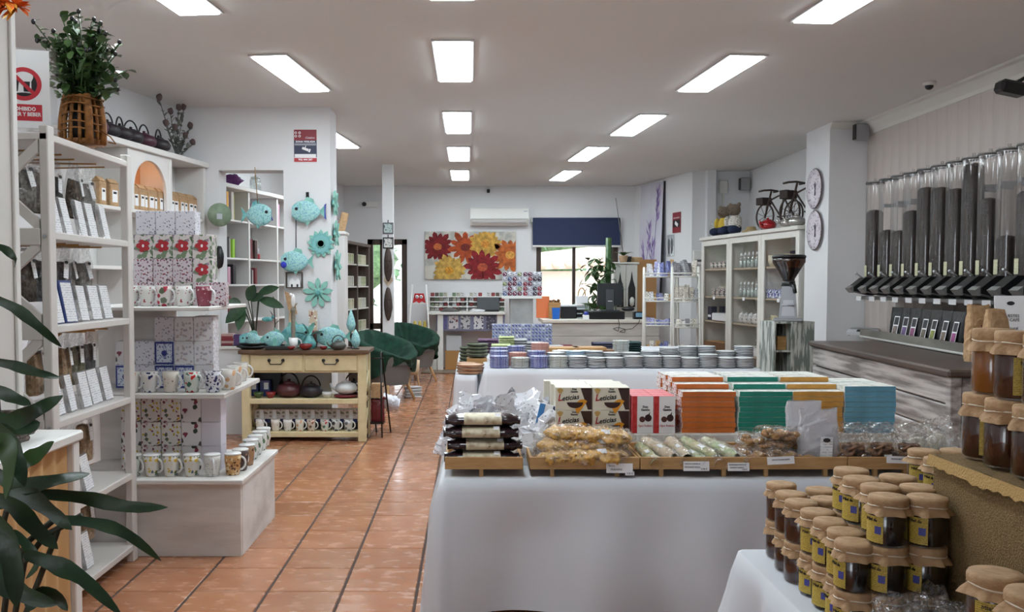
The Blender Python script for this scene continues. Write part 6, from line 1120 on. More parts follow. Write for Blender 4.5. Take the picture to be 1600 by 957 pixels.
kt = Kind('tea_bag', 'bag'); kt.part('paper', G().box(-.03, .03, -.045, .045, 0, .155, mKRAFT, .006).prism([(-.03, .155), (.03, .155), (.0, .185)], -.044, .044, mKRAFT, 'y')); kt.part('label', G().box(.0305, .032, -.026, .026, .03, .11, mPAPER)); kt.part('emblem', G().box(.032, .0325, -.016, .016, .085, .1, mINK), 1)
for b_, n_, y0, y1 in (('near', 2, dv[0] + .25, dv[1] - .04), ('arched', 7, dv[1] + .06, dv[2] - .06), ('far', 6, dv[2] + .05, dv[3] - .06)):
    for i in range(n_): kt.put(B(-.07 - .01 * (i % 2), y0 + (y1 - y0) * (i + .5) / n_, 1.9408), 'kraft tea bag with a white label, %s from the near side in the %s bay' % (ORD[i], b_), 'kraft tea bags in the wall shelving', rz=brz + (.1, -.12, .06)[i % 3], scale=1.12)
# teapots and metal flowers on the shelving top
mCAST = M('cast_iron', (38, 32, 38), .5, bump=.3, bscale=80); mPURP = M('plum_iron', (70, 34, 50), .45); mAUB = M('berry_iron', (110, 44, 56), .4)
kp1 = teapot_kind('iron_teapot', mCAST, None, True); kp2 = teapot_kind('iron_teapot', mPURP, None, True)
for i, px in enumerate((165, 184, 203, 220, 240, 262)):
    y = onb(px) if px > 150 else 0; (kp2 if i in (0, 4) else kp1).put(B(-.06, y, BTOP + .001), ('plum coloured iron teapot with a bail handle, nearest the wicker basket', 'second iron teapot from the basket on the shelving', 'third iron teapot from the basket on the shelving', 'fourth iron teapot from the basket on the shelving', 'plum iron teapot, fifth from the basket', 'black iron teapot nearest the metal flowers')[i], 'iron teapots on the shelving top', rz=brz + PI / 2 + .2 * (i % 3 - 1), scale=1.05)
mVERD = M('grey_metal_leaf', (96, 98, 92), .6); mDUSTR = M('dusty_rose', (96, 78, 78), .7)
t = thing('metal_flowers', 'tall spray of grey metal roses standing on the shelving by the wall', 'ornament', B(-.1, onb(298), BTOP + .001), brz + PI / 2); g, gl_, gr = G(), G(), G(); q = random.Random(6)
for i, (x, z) in enumerate(((-.26, .44), (-.1, .36), (.02, .42), (.1, .44), (-.04, .24), (.2, .3), (-.17, .25), (.12, .2), (.24, .16))):
    x *= 1.15; g.tube([(0, 0, 0), (x * .35, .01, z * .4), (x, 0, z)], .004, mVERD, 5); gr.ball((x, 0, z + .02), .028, .024, .028, mDUSTR, 9, 6, .4, i)
    for k in range(9): f = .25 + .08 * k; c = Vector((x * f, 0, z * f)); d = Vector((q.uniform(-.06, .06), q.uniform(-.03, .03), q.uniform(-.01, .06))); gl_.leaf(c, c + d, .016, mVERD, 0, 3)
part('stems', g, t); part('leaves', gl_, t, kind='stuff'); part('roses', gr, t, kind='stuff')
# ================================================================== near white panel, curtained table
TBZ = atY(124, 672, 3.4).z; TBX = atY(124, 672, 3.4).x
ZX = atY(24, 300, 3.36).x
t = thing('near_shelf_unit', 'white upright shelf unit end at the picture edge behind the plant', 'shelf unit', (ZX, 3.2, TBZ + .001)); zt_ = 2.6 - TBZ; part('side_panel', G().box(-.022, 0, -.0, .16, 0, zt_, mRK, .003), t); part('front_edge', G().box(-.0, .012, .13, .165, 0, zt_, mWHITE, .003), t); part('back', G().box(-.5, -.0225, .13, .16, 0, zt_, mWHITE2), t)
for z in (1.02, 1.25, 1.62, 2.0): z -= TBZ; part('glass_shelf', G().box(-.5, -.0225, -.16, .128, z, z + .012, MCLEAR('shelf_glass', tint=(190, 206, 206), gloss=.12, rough=.05)), t); part('price_ticket', G().box(-.14, -.06, -.165, -.161, z - .028, z + .0, mPAPER), t)
kfl.put((ZX - .07, 3.2, 1.033), 'small yellow-green printed box on the glass shelf at the picture edge', None); 
t = thing('orange_flowers', 'bright orange and yellow artificial flowers hanging at the top corner', 'flowers', (atY(14, 8, 3.0).x, 3.02, 2.30)); g = G(); q = random.Random(3); mo = [M('orange_petal', (226, 110, 40), .6), M('yellow_petal', (232, 168, 60), .6)]
for k in range(3):
    c = Vector((-.05 + .035 * k, 0, .015 - .02 * k + .0))
    for i in range(22): a = q.uniform(0, 2 * PI); d = Vector((math.cos(a) * .06, -.02 - q.uniform(0, .03), math.sin(a) * .05)); g.leaf(c, c + d, .012, mo[(k + i // 15) % 2], .01, 3)
part('petals', g, t, kind='stuff'); part('hook', G().tube([(-.06, .03, -.02), (-.06, .03, .5)], .006, mWHITE, 6), t); part('shelf_clip', G().box(-.1, -.02, .02, .06, .48, .5, mWHITE), t)
c0_ = Vector((TBX, 3.4, 0)); tz_ = TBZ; tw_ = .8
t = thing('curtained_table', 'small white table with a gathered beige curtain below its top', 'table', (TBX, 3.4, 0))
part('top', G().box(-tw_, .012, -.85, .012, tz_ - .04, tz_, mWHITE, .008), t)
for y in (-.83, -.055): part('leg', G().box(-.055, .0, y, y + .055, 0, tz_ - .041, mWHITE, .004), t); part('leg', G().box(-tw_ + .01, -tw_ + .065, y, y + .055, 0, tz_ - .041, mWHITE, .004), t)
mCURT = M('beige_curtain', (206, 166, 116), .85, bump=.15, bscale=300)
part('curtain', G().grid(lambda u, v: (-.03 + .014 * math.sin(u * 46) * (1 - .3 * v), -.77 + .71 * u, .015 + (tz_ - .06) * v), 90, 4, mCURT), t); part('curtain', G().grid(lambda u, v: (-tw_ + .07 + (tw_ - .13) * u, -.8 + .014 * math.sin(u * 46) * (1 - .3 * v), .015 + (tz_ - .06) * v), 90, 4, mCURT), t)
mGWICK = M('grey_wicker', (118, 104, 94), .8, col2=(80, 70, 64), nscale=50, bump=.9, bscale=90)
t = thing('wicker_basket', 'low grey wicker basket with yellow-green filling on the curtained table', 'basket', (TBX - .2, 3.02, TBZ + .001), .1)
g = G()
for r_ in range(6): 
    for s_ in range(2): pass
    z = .008 + r_ * .017; e = .004 * r_; 
    pts = [(-.16 - e, -.13 - e), (.13 + e, -.13 - e), (.13 + e, .16 + e), (-.16 - e, .16 + e)]; path = []
    for i in range(4):
        for k in range(8): f = k / 8; x = pts[i][0] + (pts[(i + 1) % 4][0] - pts[i][0]) * f; y = pts[i][1] + (pts[(i + 1) % 4][1] - pts[i][1]) * f; path.append((x + .005 * (1 if (k + r_) % 2 else -1), y + .005 * (1 if (k + r_) % 2 else -1), z))
    g.tube(path, .009, mGWICK, 5, True)
part('weave', g, t, kind='stuff'); part('lining', G().box(-.15, .12, -.12, .15, .002, .07, mGWICK), t); part('filling', G().ball((-.01, .01, .075), .12, .12, .03, M('pale_petals', (186, 186, 110), .7, col2=(120, 130, 70), nscale=60, bump=.8, bscale=80), 16, 8, .3, 2), t)
# ---- big foreground plant
mFOL = M('dark_plant_leaf', (32, 56, 38), .38, col2=(50, 82, 52), nscale=14, bump=.2, bscale=30); mFOL2 = M('mid_plant_leaf', (62, 96, 48), .35); mSTEM = M('plant_stem', (48, 50, 36), .6)
py_ = 1.75; pb_ = atY(-40, 1100, py_)
t = thing('floor_plant', 'large dark green leafed plant reaching in at the picture edge', 'plant', (pb_.x, py_, 0)); part('pot', G().lathe([(.14, 0), (.18, .3), (.165, .3), (0, .28)], M('pot_dark', (70, 60, 56), .6), 20), t)
def W(px, py, Y): return atY(px, py, Y) - Vector((pb_.x, py_, 0))
g = G(); stem_o = Vector((0, 0, .28))
def pleaf(pts, wmax, Y, mat=mFOL):
    """leaf laid along points the photo shows, with a folded midrib"""
    P3 = [W(x, y, Y + dy) for x, y, dy in pts]; n = 12; vs_, fs = [], []
    def cr(t):
        k = min(int(t * (len(P3) - 1)), len(P3) - 2); f = t * (len(P3) - 1) - k; p0, p1, p2, p3 = P3[max(k - 1, 0)], P3[k], P3[k + 1], P3[min(k + 2, len(P3) - 1)]
        return .5 * ((2 * p1) + (p2 - p0) * f + (2 * p0 - 5 * p1 + 4 * p2 - p3) * f * f + (3 * p1 - p0 - 3 * p2 + p3) * f ** 3)
    for i in range(n + 1):
        t_ = i / n; c = cr(t_); d = (cr(min(1, t_ + .02)) - cr(max(0, t_ - .02))).normalized(); s_ = d.cross(Vector((0, -1, .35))).normalized(); w_ = wmax * .5 * max(.03, math.sin(PI * min(1, .1 + t_ * .9)) ** .7) * (1 + .12 * math.sin(t_ * 17)); up = s_.cross(d)
        tw = .45 * math.sin(t_ * 4 + pts[0][0]); s2 = (s_ * math.cos(tw) + up * math.sin(tw)); vs_ += [c + s2 * w_ + up * w_ * .2, c, c - s2 * w_ + up * w_ * .2]
    for i in range(n): o = i * 3; fs += [(o, o + 1, o + 4, o + 3), (o + 1, o + 2, o + 5, o + 4)]
    lo = G().raw(vs_, fs, mat, True).raw([v + Vector((0, .0015, -.001)) for v in vs_], [tuple(reversed(f)) for f in fs], mat, True)
    part('leaf', lo, t)
LV = [([(-30, 380, 0), (5, 388, 0), (22, 404, 0), (23, 418, .02)], .014, 0), ([(-40, 455, 0), (20, 480, 0), (60, 510, -.02), (96, 542, 0)], .02, 0), ([(-40, 560, 0), (15, 570, 0), (60, 583, -.02), (94, 590, 0)], .018, 0), ([(-40, 590, 0), (-5, 610, 0), (30, 625, 0), (48, 632, 0)], .022, 0), ([(-60, 690, 0), (10, 665, 0), (60, 640, -.03), (98, 618, 0)], .03, 0), ([(-50, 620, .0), (-10, 655, 0), (35, 668, 0), (62, 660, .02)], .036, 0), ([(-40, 640, -.1), (5, 680, -.1), (25, 715, -.1), (38, 760, -.1)], .034, 0),
      ([(10, 745, 0), (40, 722, -.02), (66, 705, 0), (84, 690, 0)], .026, 1), ([(-20, 730, -.05), (30, 760, -.05), (90, 750, -.05), (140, 740, 0)], .03, 0), ([(60, 772, -.02), (130, 778, 0), (200, 792, 0), (262, 793, 0)], .026, 0), ([(-10, 790, -.06), (40, 775, -.06), (80, 800, -.06), (112, 828, -.06)], .034, 0), ([(88, 812, 0), (150, 818, 0), (200, 836, 0), (252, 877, .02)], .023, 0), ([(-40, 770, -.15), (20, 790, -.15), (60, 830, -.15), (90, 858, -.15)], .03, 0), ([(36, 866, -.05), (80, 880, -.05), (130, 905, -.05), (190, 962, -.05)], .03, 0), ([(-30, 850, -.1), (0, 900, -.1), (40, 930, -.1), (90, 945, -.1)], .04, 0), ([(-30, 700, -.2), (5, 690, -.2), (15, 730, -.2), (8, 780, -.2)], .034, 1), ([(40, 950, -.08), (60, 935, -.08), (85, 930, -.08), (105, 955, -.08)], .03, 0), ([(-40, 800, -.2), (-5, 820, -.2), (20, 880, -.2), (25, 950, -.2)], .04, 0), ([(20, 830, .0), (40, 850, .0), (58, 880, .0), (40, 905, .0)], .018, 0)]
for pts, w_, k in LV: pleaf(pts, w_, py_ - .12, mFOL2 if k else mFOL)
for pts in ([(-40, 1060), (10, 930), (40, 850), (85, 812)], [(-30, 1060), (20, 980), (38, 880), (70, 838), (128, 806)], [(-40, 1050), (-10, 880), (10, 800), (60, 772)], [(-50, 1050), (-20, 800), (0, 690), (-10, 560), (-30, 455)], [(-45, 1050), (-30, 700), (-30, 380)], [(-40, 1060), (40, 960), (85, 845), (90, 830)]):
    part('stem', G().tube([stem_o] + [W(x, y, py_ - .1) for x, y in pts[1:]], .006, mSTEM, 6), t)
# ================================================================== mug display tower
mWP = M('whitewashed_plinth', (220, 217, 214), .65, col2=(192, 188, 184), nscale=3.2, stretch=(.5, 1, 2.2), nlo=.42, nhi=.66, bump=.1, bscale=30)
mx0, mx1, my0, my1 = -2.05, -1.145, 4.5, 5.27
t = thing('display_plinth', 'whitewashed tiered display plinth stacked with boxed mugs', 'display stand', (mx1, my0, 0)); 
part('front_panel', G().box(mx0 - mx1, -.003, 0, .02, 0, .366, mWP, .002), t); part('side_panel', G().box(-.018, 0, .021, my1 - my0, 0, .366, mWP, .002), t); part('core', G().box(mx0 - mx1, -.019, .021, my1 - my0, 0, .366, mWP), t)
part('slab', G().box(mx0 - mx1, .012, -.025, my1 - my0 + .05, .368, .392, mWP, .004), t); S1 = .392
tx2, tx3 = atY(352, 618, 4.6).x - mx1, atY(327, 481, 4.6).x - mx1; S2, S3 = .81, 1.25
part('tier_shelf', G().box(mx0 - mx1, tx2, .08, .86, S2 - .026, S2, mWP, .004), t); part('tier_shelf', G().box(mx0 - mx1, tx3, .1, .87, S3 - .02, S3, mWP, .004), t)
part('riser', G().box(mx0 - mx1, -.52, .5, .74, S1 + .001, S2 - .027, mWP), t); part('riser', G().box(mx0 - mx1, -.55, .5, .74, S2 + .001, S3 - .021, mWP), t)
# box prints
mKIT = MP('kitchen_print', (220, 218, 226), [(96, 100, 126), (166, 166, 180)], 75, .3, .4, .5); mKIT2 = MP('grey_cup_print', (222, 220, 224), [(176, 170, 182), (190, 176, 176)], 55, .36, .4, .6); mFLP = MP('small_flower_print', (216, 206, 212), [(140, 56, 66), (80, 60, 72), (150, 110, 120)], 75, .34, .4, .6); mBOUQ = MP('bouquet_print', (214, 208, 206), [(90, 116, 84), (150, 130, 150), (120, 140, 110)], 36, .4, .4, .65); mTILEP = MP('tile_print', (214, 220, 232), [(96, 106, 164), (150, 160, 200)], 90, .38, .35, .6); mJUN = MP('juice_print', (216, 210, 206), [(196, 170, 40), (120, 50, 70), (80, 88, 74), (176, 110, 130)], 52, .36, .4, .5); mPLAIN = M('lilac_white_card', (214, 208, 218), .5); mSPRIG = MP('sprig_print', (218, 214, 216), [(120, 40, 60), (50, 60, 50)], 30, .42, .4, .5); mMAG = M('magenta_print', (130, 66, 100), .5); mREDF = M('red_petal_print', (176, 44, 54), .5); mBLBD = M('blue_border', (40, 50, 130), .4)
BW, BH_ = .104, .1265
def boxkind(mat, extra=None, wide=BW):
    k = Kind('mug_box', 'box'); k.part('carton', G().box(-wide / 2 + .0006, wide / 2 - .0006, 0, BW - .0008, .0003, BH_ - .0008, mat, .0015))
    if extra == 'flower':
        g = G(); g.at(0, -.001, .066)
        for i in range(5): a = PI / 2 + 2 * PI * i / 5 + .3; c = (.018 * math.cos(a), .018 * math.sin(a)); g.prism([(c[0] + .016 * math.cos(b) * (1.25 if abs(math.cos(b - a)) > .7 else .8), c[1] + .016 * math.sin(b)) for b in [2 * PI * j / 10 for j in range(10)]], -.0004 - .0002 * i, .0008, mREDF)
        k.part('printed_flower', g); k.part('flower_heart', G().prism([(.006 * math.cos(b), .066 + .009 * math.sin(b)) for b in [2 * PI * j / 8 for j in range(8)]], -.003, -.0022, mPAPER), 1)
    if extra == 'border':
        k.part('blue_border', G().box(-.05, .05, -.001, .0, .003, .012, mBLBD).box(-.05, .05, -.001, .0, .112, .122, mBLBD).box(-.05, -.042, -.001, .0, .0125, .1115, mBLBD).box(.042, .05, -.001, 0, .0125, .1115, mBLBD)); g = G().at(0, -.001, .062)
        for i in range(4): a = PI * i / 4; g.prism([(-.016 * math.cos(a) - .004 * math.sin(a), -.016 * math.sin(a) + .004 * math.cos(a)), (.016 * math.cos(a) - .004 * math.sin(a), .016 * math.sin(a) + .004 * math.cos(a)), (.016 * math.cos(a) + .004 * math.sin(a), .016 * math.sin(a) - .004 * math.cos(a)), (-.016 * math.cos(a) + .004 * math.sin(a), -.016 * math.sin(a) - .004 * math.cos(a))], -.0003 * i, .0008, mBLBD)
        k.part('blue_star', g)
    return k
BK = {'kit': boxkind(mKIT), 'cup': boxkind(mKIT2), 'small': boxkind(mFLP), 'red': boxkind(mBOUQ, 'flower'), 'tile': boxkind(mTILEP, 'border'), 'juice': boxkind(mJUN), 'plain': boxkind(mPLAIN), 'sprig': boxkind(mSPRIG), 'mag': boxkind(mMAG)}
BDESC = {'kit': 'navy kitchen motif mug box', 'cup': 'white mug box with grey cups', 'small': 'tiny dark red flower mug box', 'red': 'big red flower mug box', 'tile': 'blue tile star mug box', 'juice': 'yellow and plum drinks mug box', 'plain': 'plain lilac-white mug box', 'sprig': 'mug box with dark sprigs', 'mag': 'magenta mug box'}
def boxrow(keys, px_r, pyr, Y, z, tier, lev, dep='front'):
    x = atY(px_r, pyr, Y).x
    for i, k in enumerate(reversed(keys)):
        BK[k].put((x - BW / 2 - i * (BW + .001) + rnd.uniform(-.001, .001), Y + rnd.uniform(-.003, .002), z + .0006 + lev * BH_), '%s, %s from aisle, %s layer, %s line, %s tier' % (BDESC[k], ORD[i], ORD[lev], dep, tier), 'boxed mugs on the plinth')
for lev, ks in enumerate((['juice', 'juice', 'juice', 'sprig', 'plain'], ['sprig', 'juice', 'juice', 'sprig', 'plain'], ['juice', 'juice', 'juice', 'sprig', 'plain'])): boxrow(ks, 346, 700, 4.72, S1, 'lowest', lev)
for lev in range(3): 
    for dI in (1, 2, 3): boxrow(['plain'] if dI < 3 or lev < 2 else ['mag'], 346 + 0 * dI, 700, 4.72 + dI * (BW + .002), S1, 'lowest', lev, ORD[dI])
for lev, ks in enumerate((['tile', 'kit', 'tile', 'tile', 'cup'], ['sprig', 'kit', 'tile', 'cup', 'cup'], ['kit', 'cup', 'cup'])): boxrow(ks, 334, 560, 4.82, S2, 'middle', lev)
for lev in range(3):
    for dI in (1, 2): boxrow(['cup'], 334, 560, 4.82 + dI * (BW + .002), S2, 'middle', lev, ORD[dI])
for lev, ks in enumerate((['small', 'small', 'red', 'small'], ['small', 'small', 'small', 'red'], ['red', 'red', 'red', 'red'], ['kit', 'kit', 'kit'])): boxrow(ks, (331, 331, 331, 305)[lev], 400, 4.86, S3, 'upper', lev)
for lev in range(3): boxrow(['red'], 331, 400, 4.86 + BW + .002, S3, 'upper', lev, 'second')
# mugs
def mug_kind(mat, lid=False, r=.042, h=.105, nm='mug'):
    k = Kind(nm, 'mug'); k.part('body', G().lathe([(r * .72, 0), (r * .8, .004), (r * .98, h * .7), (r, h), (r * .94, h), (r * .9, h * .7), (r * .7, .008), (0, .008)], mat, 20)); k.part('handle', G().tube([(r * .88 + .03 * math.sin(a), 0, h * .52 - h * .32 * math.cos(a)) for a in [PI * (i / 10) for i in range(11)]], .0058, mCERW, 7))
    if lid: k.part('lid', G().lathe([(r * 1.02, h), (r * 1.03, h + .005), (r * .9, h + .009), (0, h + .011)], mCERW, 20))
    else: k.part('rim', G().lathe([(r * .94, h - .0015), (r * 1.005, h - .001), (r * .99, h + .002), (r * .94, h + .0015)], mCERW, 20, cap=False))
    return k
MPAT = {'yellow': MP('mug_yellow_flower', (222, 218, 208), [(206, 170, 50), (90, 110, 130), (90, 110, 80)], 42, .36, .25, .5), 'dots': MP('mug_small_dots', (220, 218, 214), [(120, 116, 110)], 110, .26, .25, .7), 'owl': MP('mug_owl', (196, 146, 92), [(90, 54, 34), (226, 196, 150)], 60, .42, .25, .7), 'navy': MP('mug_navy_leaf', (222, 220, 218), [(40, 46, 96)], 34, .4, .25, .4), 'spot': MP('mug_spot', (220, 214, 204), [(140, 106, 90)], 60, .22, .25, .5), 'green': MP('mug_green_band', (206, 212, 204), [(190, 40, 40), (70, 110, 96)], 34, .42, .25, .45), 'grid': MP('mug_navy_grid', (214, 214, 222), [(36, 40, 86)], 56, .42, .25, .95), 'peach': MP('mug_peach', (224, 220, 212), [(206, 160, 120)], 30, .44, .25, .4), 'redfl': MP('mug_red_flower', (220, 210, 208), [(170, 40, 60), (90, 100, 80)], 30, .44, .25, .5), 'wine': MP('mug_wine', (134, 58, 74), [(206, 170, 176)], 40, .3, .25, .6), 'sprigm': MP('mug_sprig', (222, 220, 216), [(150, 60, 70), (60, 70, 110)], 50, .26, .25, .4), 'bw': MP('mug_bw_leaf', (216, 218, 214), [(60, 66, 70), (90, 120, 90)], 36, .44, .25, .6), 'tan': MP('mug_tan', (170, 130, 96), [(90, 64, 48)], 40, .42, .25, .5), 'dark': MP('mug_dark', (70, 52, 48), [(140, 110, 90)], 40, .38, .25, .4)}
MDS = {'yellow': 'lidded mug with yellow flowers', 'dots': 'white mug with tiny grey dots', 'owl': 'orange-brown owl patterned mug', 'navy': 'white mug with navy leaves', 'spot': 'cream mug with small brown spots', 'green': 'mug with green bands and red flowers', 'grid': 'mug with a navy dotted grid', 'peach': 'white mug with a peach panel', 'redfl': 'white mug with a big red flower', 'wine': 'wine red patterned mug', 'sprigm': 'white mug with fine sprigs', 'bw': 'lidded mug with dark leaves', 'tan': 'tan patterned lidded mug', 'dark': 'dark brown lidded mug'}
MK = {k: mug_kind(v, k in ('yellow', 'dots', 'owl', 'bw', 'tan', 'dark')) for k, v in MPAT.items()}
def mug(k, px, py, z, where, rz=-.5, s=1.0): p = atZ(px, py, z); MK[k].put((p.x, p.y, z + .0008), MDS[k] + ', ' + where, 'mugs on the plinth', rz=rz, scale=s)
for i, (k, px) in enumerate((('bw', 208), ('yellow', 238), ('yellow', 268), ('yellow', 300), ('dots', 332))): mug(k, px, 744, S1, '%s from the rack on the lowest tier' % ORD[i], -.4 if k != 'dots' else -1.2)
mug('owl', 364, 742, S1, 'at the aisle corner of the lowest tier', .6)
for i, (k, px, py) in enumerate((('dark', 376, 735), ('tan', 386, 727), ('bw', 392, 718), ('bw', 399, 711), ('bw', 406, 704), ('bw', 412, 698))): mug(k, px, py, S1, '%s going back along the aisle edge of the lowest tier' % ORD[i], 1.2)
for i, (k, px, py) in enumerate((('peach', 207, 613), ('navy', 234, 613), ('spot', 267, 613), ('green', 300, 613), ('grid', 333, 613), ('peach', 357, 609), ('peach', 367, 602), ('spot', 376, 596))): mug(k, px, py, S2, '%s from the rack on the middle tier' % ORD[i], -.35 if i < 5 else .3)
for i, (k, px) in enumerate((('sprigm', 205), ('sprigm', 230), ('redfl', 257), ('sprigm', 287), ('wine', 319))): mug(k, px, 479, S3, '%s from the rack on the upper tier' % ORD[i], -.35)
BK['small'].put((atY(346, 470, 4.95).x, 4.84, S3 + .0006), 'mug box with red flowers standing at the aisle end of the upper tier', 'boxed mugs on the plinth', rz=.1)
# ================================================================== cream console table
mCREAMP = M('cream_paint', (218, 204, 164), .55, col2=(206, 190, 148), nscale=9, bump=.05); mCTOPW = M('worn_top', (112, 84, 62), .5, col2=(84, 62, 46), nscale=7, stretch=(.4, 2, 1)); mHANDL = M('black_iron', (30, 26, 26), .5, .3)
QY = 7.8; qx0, qx1 = atY(378, 690, QY).x, atY(572, 690, QY).x; QZ = atY(460, 547, QY).z; qd = .38; qw = qx1 - qx0
t = thing('console_table', 'cream painted console table with two drawers and a worn brown top', 'table', (qx0, QY, 0))
lg2 = .07; zm, zl = atY(460, 624, QY).z, atY(460, 676, QY).z; zd = atY(460, 583, QY).z
part('top', G().box(-.02, qw + .03, -.03, qd + .02, QZ - .035, QZ, mCTOPW, .005), t)
for x in (0, qw - lg2):
    for y in (0, qd - lg2): part('leg', G().box(x, x + lg2, y, y + lg2, 0, QZ - .036, mCREAMP, .004), t)
part('apron', G().box(lg2 + .001, qw - lg2 - .001, .012, .03, zd, QZ - .036, mCREAMP), t); part('back_rail', G().box(lg2 + .001, qw - lg2 - .001, qd - .03, qd - .012, zd, QZ - .036, mCREAMP), t)
for nm, z in (('shelf', zm), ('shelf', zl)): part(nm, G().box(.01, qw - .01, .01, qd - .01, z - .045, z, mCREAMP, .004), t)
for x in (.012, qw - .03):
    part('side_panel', G().box(x, x + .018, lg2, qd - lg2, zd, QZ - .036, mCREAMP), t)
    for z0, z1 in ((zm + .005, zd - .01), (zl + .005, zm - .05)):
        for s in (0, 1): a, b = (lg2, qd - lg2) if s else (qd - lg2, lg2); part('brace', G().tube([(x + .009 + .004 * s, a, z0), (x + .009 + .004 * s, b, z1)], .014, mCREAMP, 4), t)
for i in range(2):
    x0 = lg2 + .01 + i * (qw - 2 * lg2) / 2; x1 = x0 + (qw - 2 * lg2) / 2 - .02; d = part('drawer', G().box(x0, x1, .0, .0118, zd + .015, QZ - .045, mCREAMP, .004), t); c = (x0 + x1) / 2; zc_ = (zd + QZ) / 2 - .012
    part('handle', G().tube([(c - .06, -.006, zc_ + .02), (c - .06, -.02, zc_ + .012), (c - .045, -.026, zc_ - .012), (c + .045, -.026, zc_ - .012), (c + .06, -.02, zc_ + .012), (c + .06, -.006, zc_ + .02)], .0055, mHANDL, 6).ball((c - .06, -.008, zc_ + .02), .015, .01, .015, mHANDL, 8, 6).ball((c + .06, -.008, zc_ + .02), .015, .01, .015, mHANDL, 8, 6), d)
def Q(px, dy=.1, z=None): return (atY(px, 600, QY + dy).x, QY + dy, (QZ if z is None else z) + .001)
# mugs and boxes on its shelves
cm = ['sprigm', 'spot', 'dots2', 'peach', 'tan2', 'green', 'star', 'bw2']
MPAT2 = {'dots2': MP('mug_plain_mark', (224, 222, 218), [(150, 140, 130)], 20, .2, .25, .3), 'tan2': MP('mug_rust', (206, 196, 184), [(150, 80, 50), (110, 90, 70)], 34, .42, .25, .6), 'star': MP('mug_star', (196, 198, 196), [(60, 62, 66)], 24, .44, .25, .8), 'bw2': MP('mug_grey_star', (206, 206, 204), [(110, 112, 116)], 24, .4, .25, .7)}
for k, v in MPAT2.items(): MK[k] = mug_kind(v); 
MDS.update({'dots2': 'plain white mug with a faint mark', 'tan2': 'white mug with rust brown print', 'star': 'grey mug with a dark star', 'bw2': 'white mug with a grey star'})
for i, (k, px) in enumerate(zip(cm, (409, 433, 452, 471, 489, 510, 527, 547))): MK[k].put(Q(px - 3, .08, zl), MDS[k] + ', %s from the plinth on the console bottom shelf' % ORD[i], 'mugs on the console', rz=-.3, scale=.94)
kcb = Kind('mug_carton', 'box'); kcb.part('carton', G().box(-.052, .052, 0, .1, 0, .115, MP('carton_print', (206, 198, 192), [(150, 130, 120), (110, 110, 90)], 34, .4, .4, .6), .002)); kcb.part('navy_base', G().box(-.0525, .0525, -.001, .0, 0, .032, M('navy_base', (42, 48, 92), .4))); kcb.part('white_front', G().box(-.01, .018, -.001, 0, .034, .112, mPAPER))
for i in range(8): kcb.put((qx0 + .13 + i * (qw - .24) / 7.4, QY + .17, zl + .06), 'mug carton with a navy base, %s from the plinth behind the console mugs' % ORD[i], 'mug cartons on the console', scale=(1.12, 1, 1))
solo('carton_riser', G().box(.08, qw - .08, .16, .3, 0, .058, mBLACK, .002), 'low dark riser under the mug cartons on the console shelf', 'riser', None, (qx0, QY, zl + .0008))
def putc(k, px, dy, z, lab, rz=0, s=1.0, grp=None): k.put(Q(px, dy, z), lab, grp, rz, scale=s)
mREDC = M('red_cast', (104, 28, 34), .4); mWHT = M('pale_glaze', (206, 210, 210), .25, coat=.4)
kpp = teapot_kind('iron_teapot', M('rosewood_iron', (84, 42, 46), .4), None, True); kpb = teapot_kind('iron_teapot', mCAST, None, True); kpw = teapot_kind('teapot', mWHT, None, False)
putc(kpp, 452, .16, zm, 'large dark red iron teapot on the console middle shelf', 2.9, 1.25); putc(kpb, 486, .14, zm, 'black iron teapot with a tall bail handle on the console middle shelf', .1, 1.1); putc(kpw, 541, .12, zm + .03, 'white domed teapot on a red dish on the console middle shelf', .1, 1.05)
solo('red_dish', G().lathe([(.08, 0), (.11, .012), (.105, .026), (0, .026)], mREDC, 20), 'dark red round dish under the white teapot', 'dish', None, Q(541, .12, zm))
for px, c, lab in ((404, (60, 84, 40), 'small green cup on the console middle shelf, plinth side'), (423, (126, 24, 30), 'small red cup on the console middle shelf'), (511, (206, 206, 204), 'small white cup between the black and white teapots')): solo('small_cup', G().lathe([(.022, 0), (.04, .03), (.045, .052), (.041, .052), (.03, .012), (0, .01)], M('cup_%d' % px, c, .3, coat=.3), 16), lab, 'cup', None, Q(px, .07, zm))
for i, px in enumerate((395, 414)):
    o = solo('navy_tin', G().box(-.045, .045, 0, .09, 0, .14, M('navy_tin', (40, 50, 104), .4), .004), 'navy box with a white label on the console shelf, %s' % ('plinth side', 'toward the dark red teapot')[i], 'box', 'navy boxes on the console', Q(px, .2, zm)); part('label', G().box(-.01, .03, -.002, 0, .06, .12, mPAPER), o)
solo('dark_box', G().box(-.12, .12, 0, .08, 0, .22, M('near_black_card', (26, 26, 32), .5), .004), 'large dark box at the back of the console middle shelf', 'box', None, Q(418, .295 - .01, zm))  # plain near-black box behind the navy ones
kpb.put(Q(553, .26, zm), 'second black iron teapot at the far back behind the white teapot', None, .6, scale=1.2)
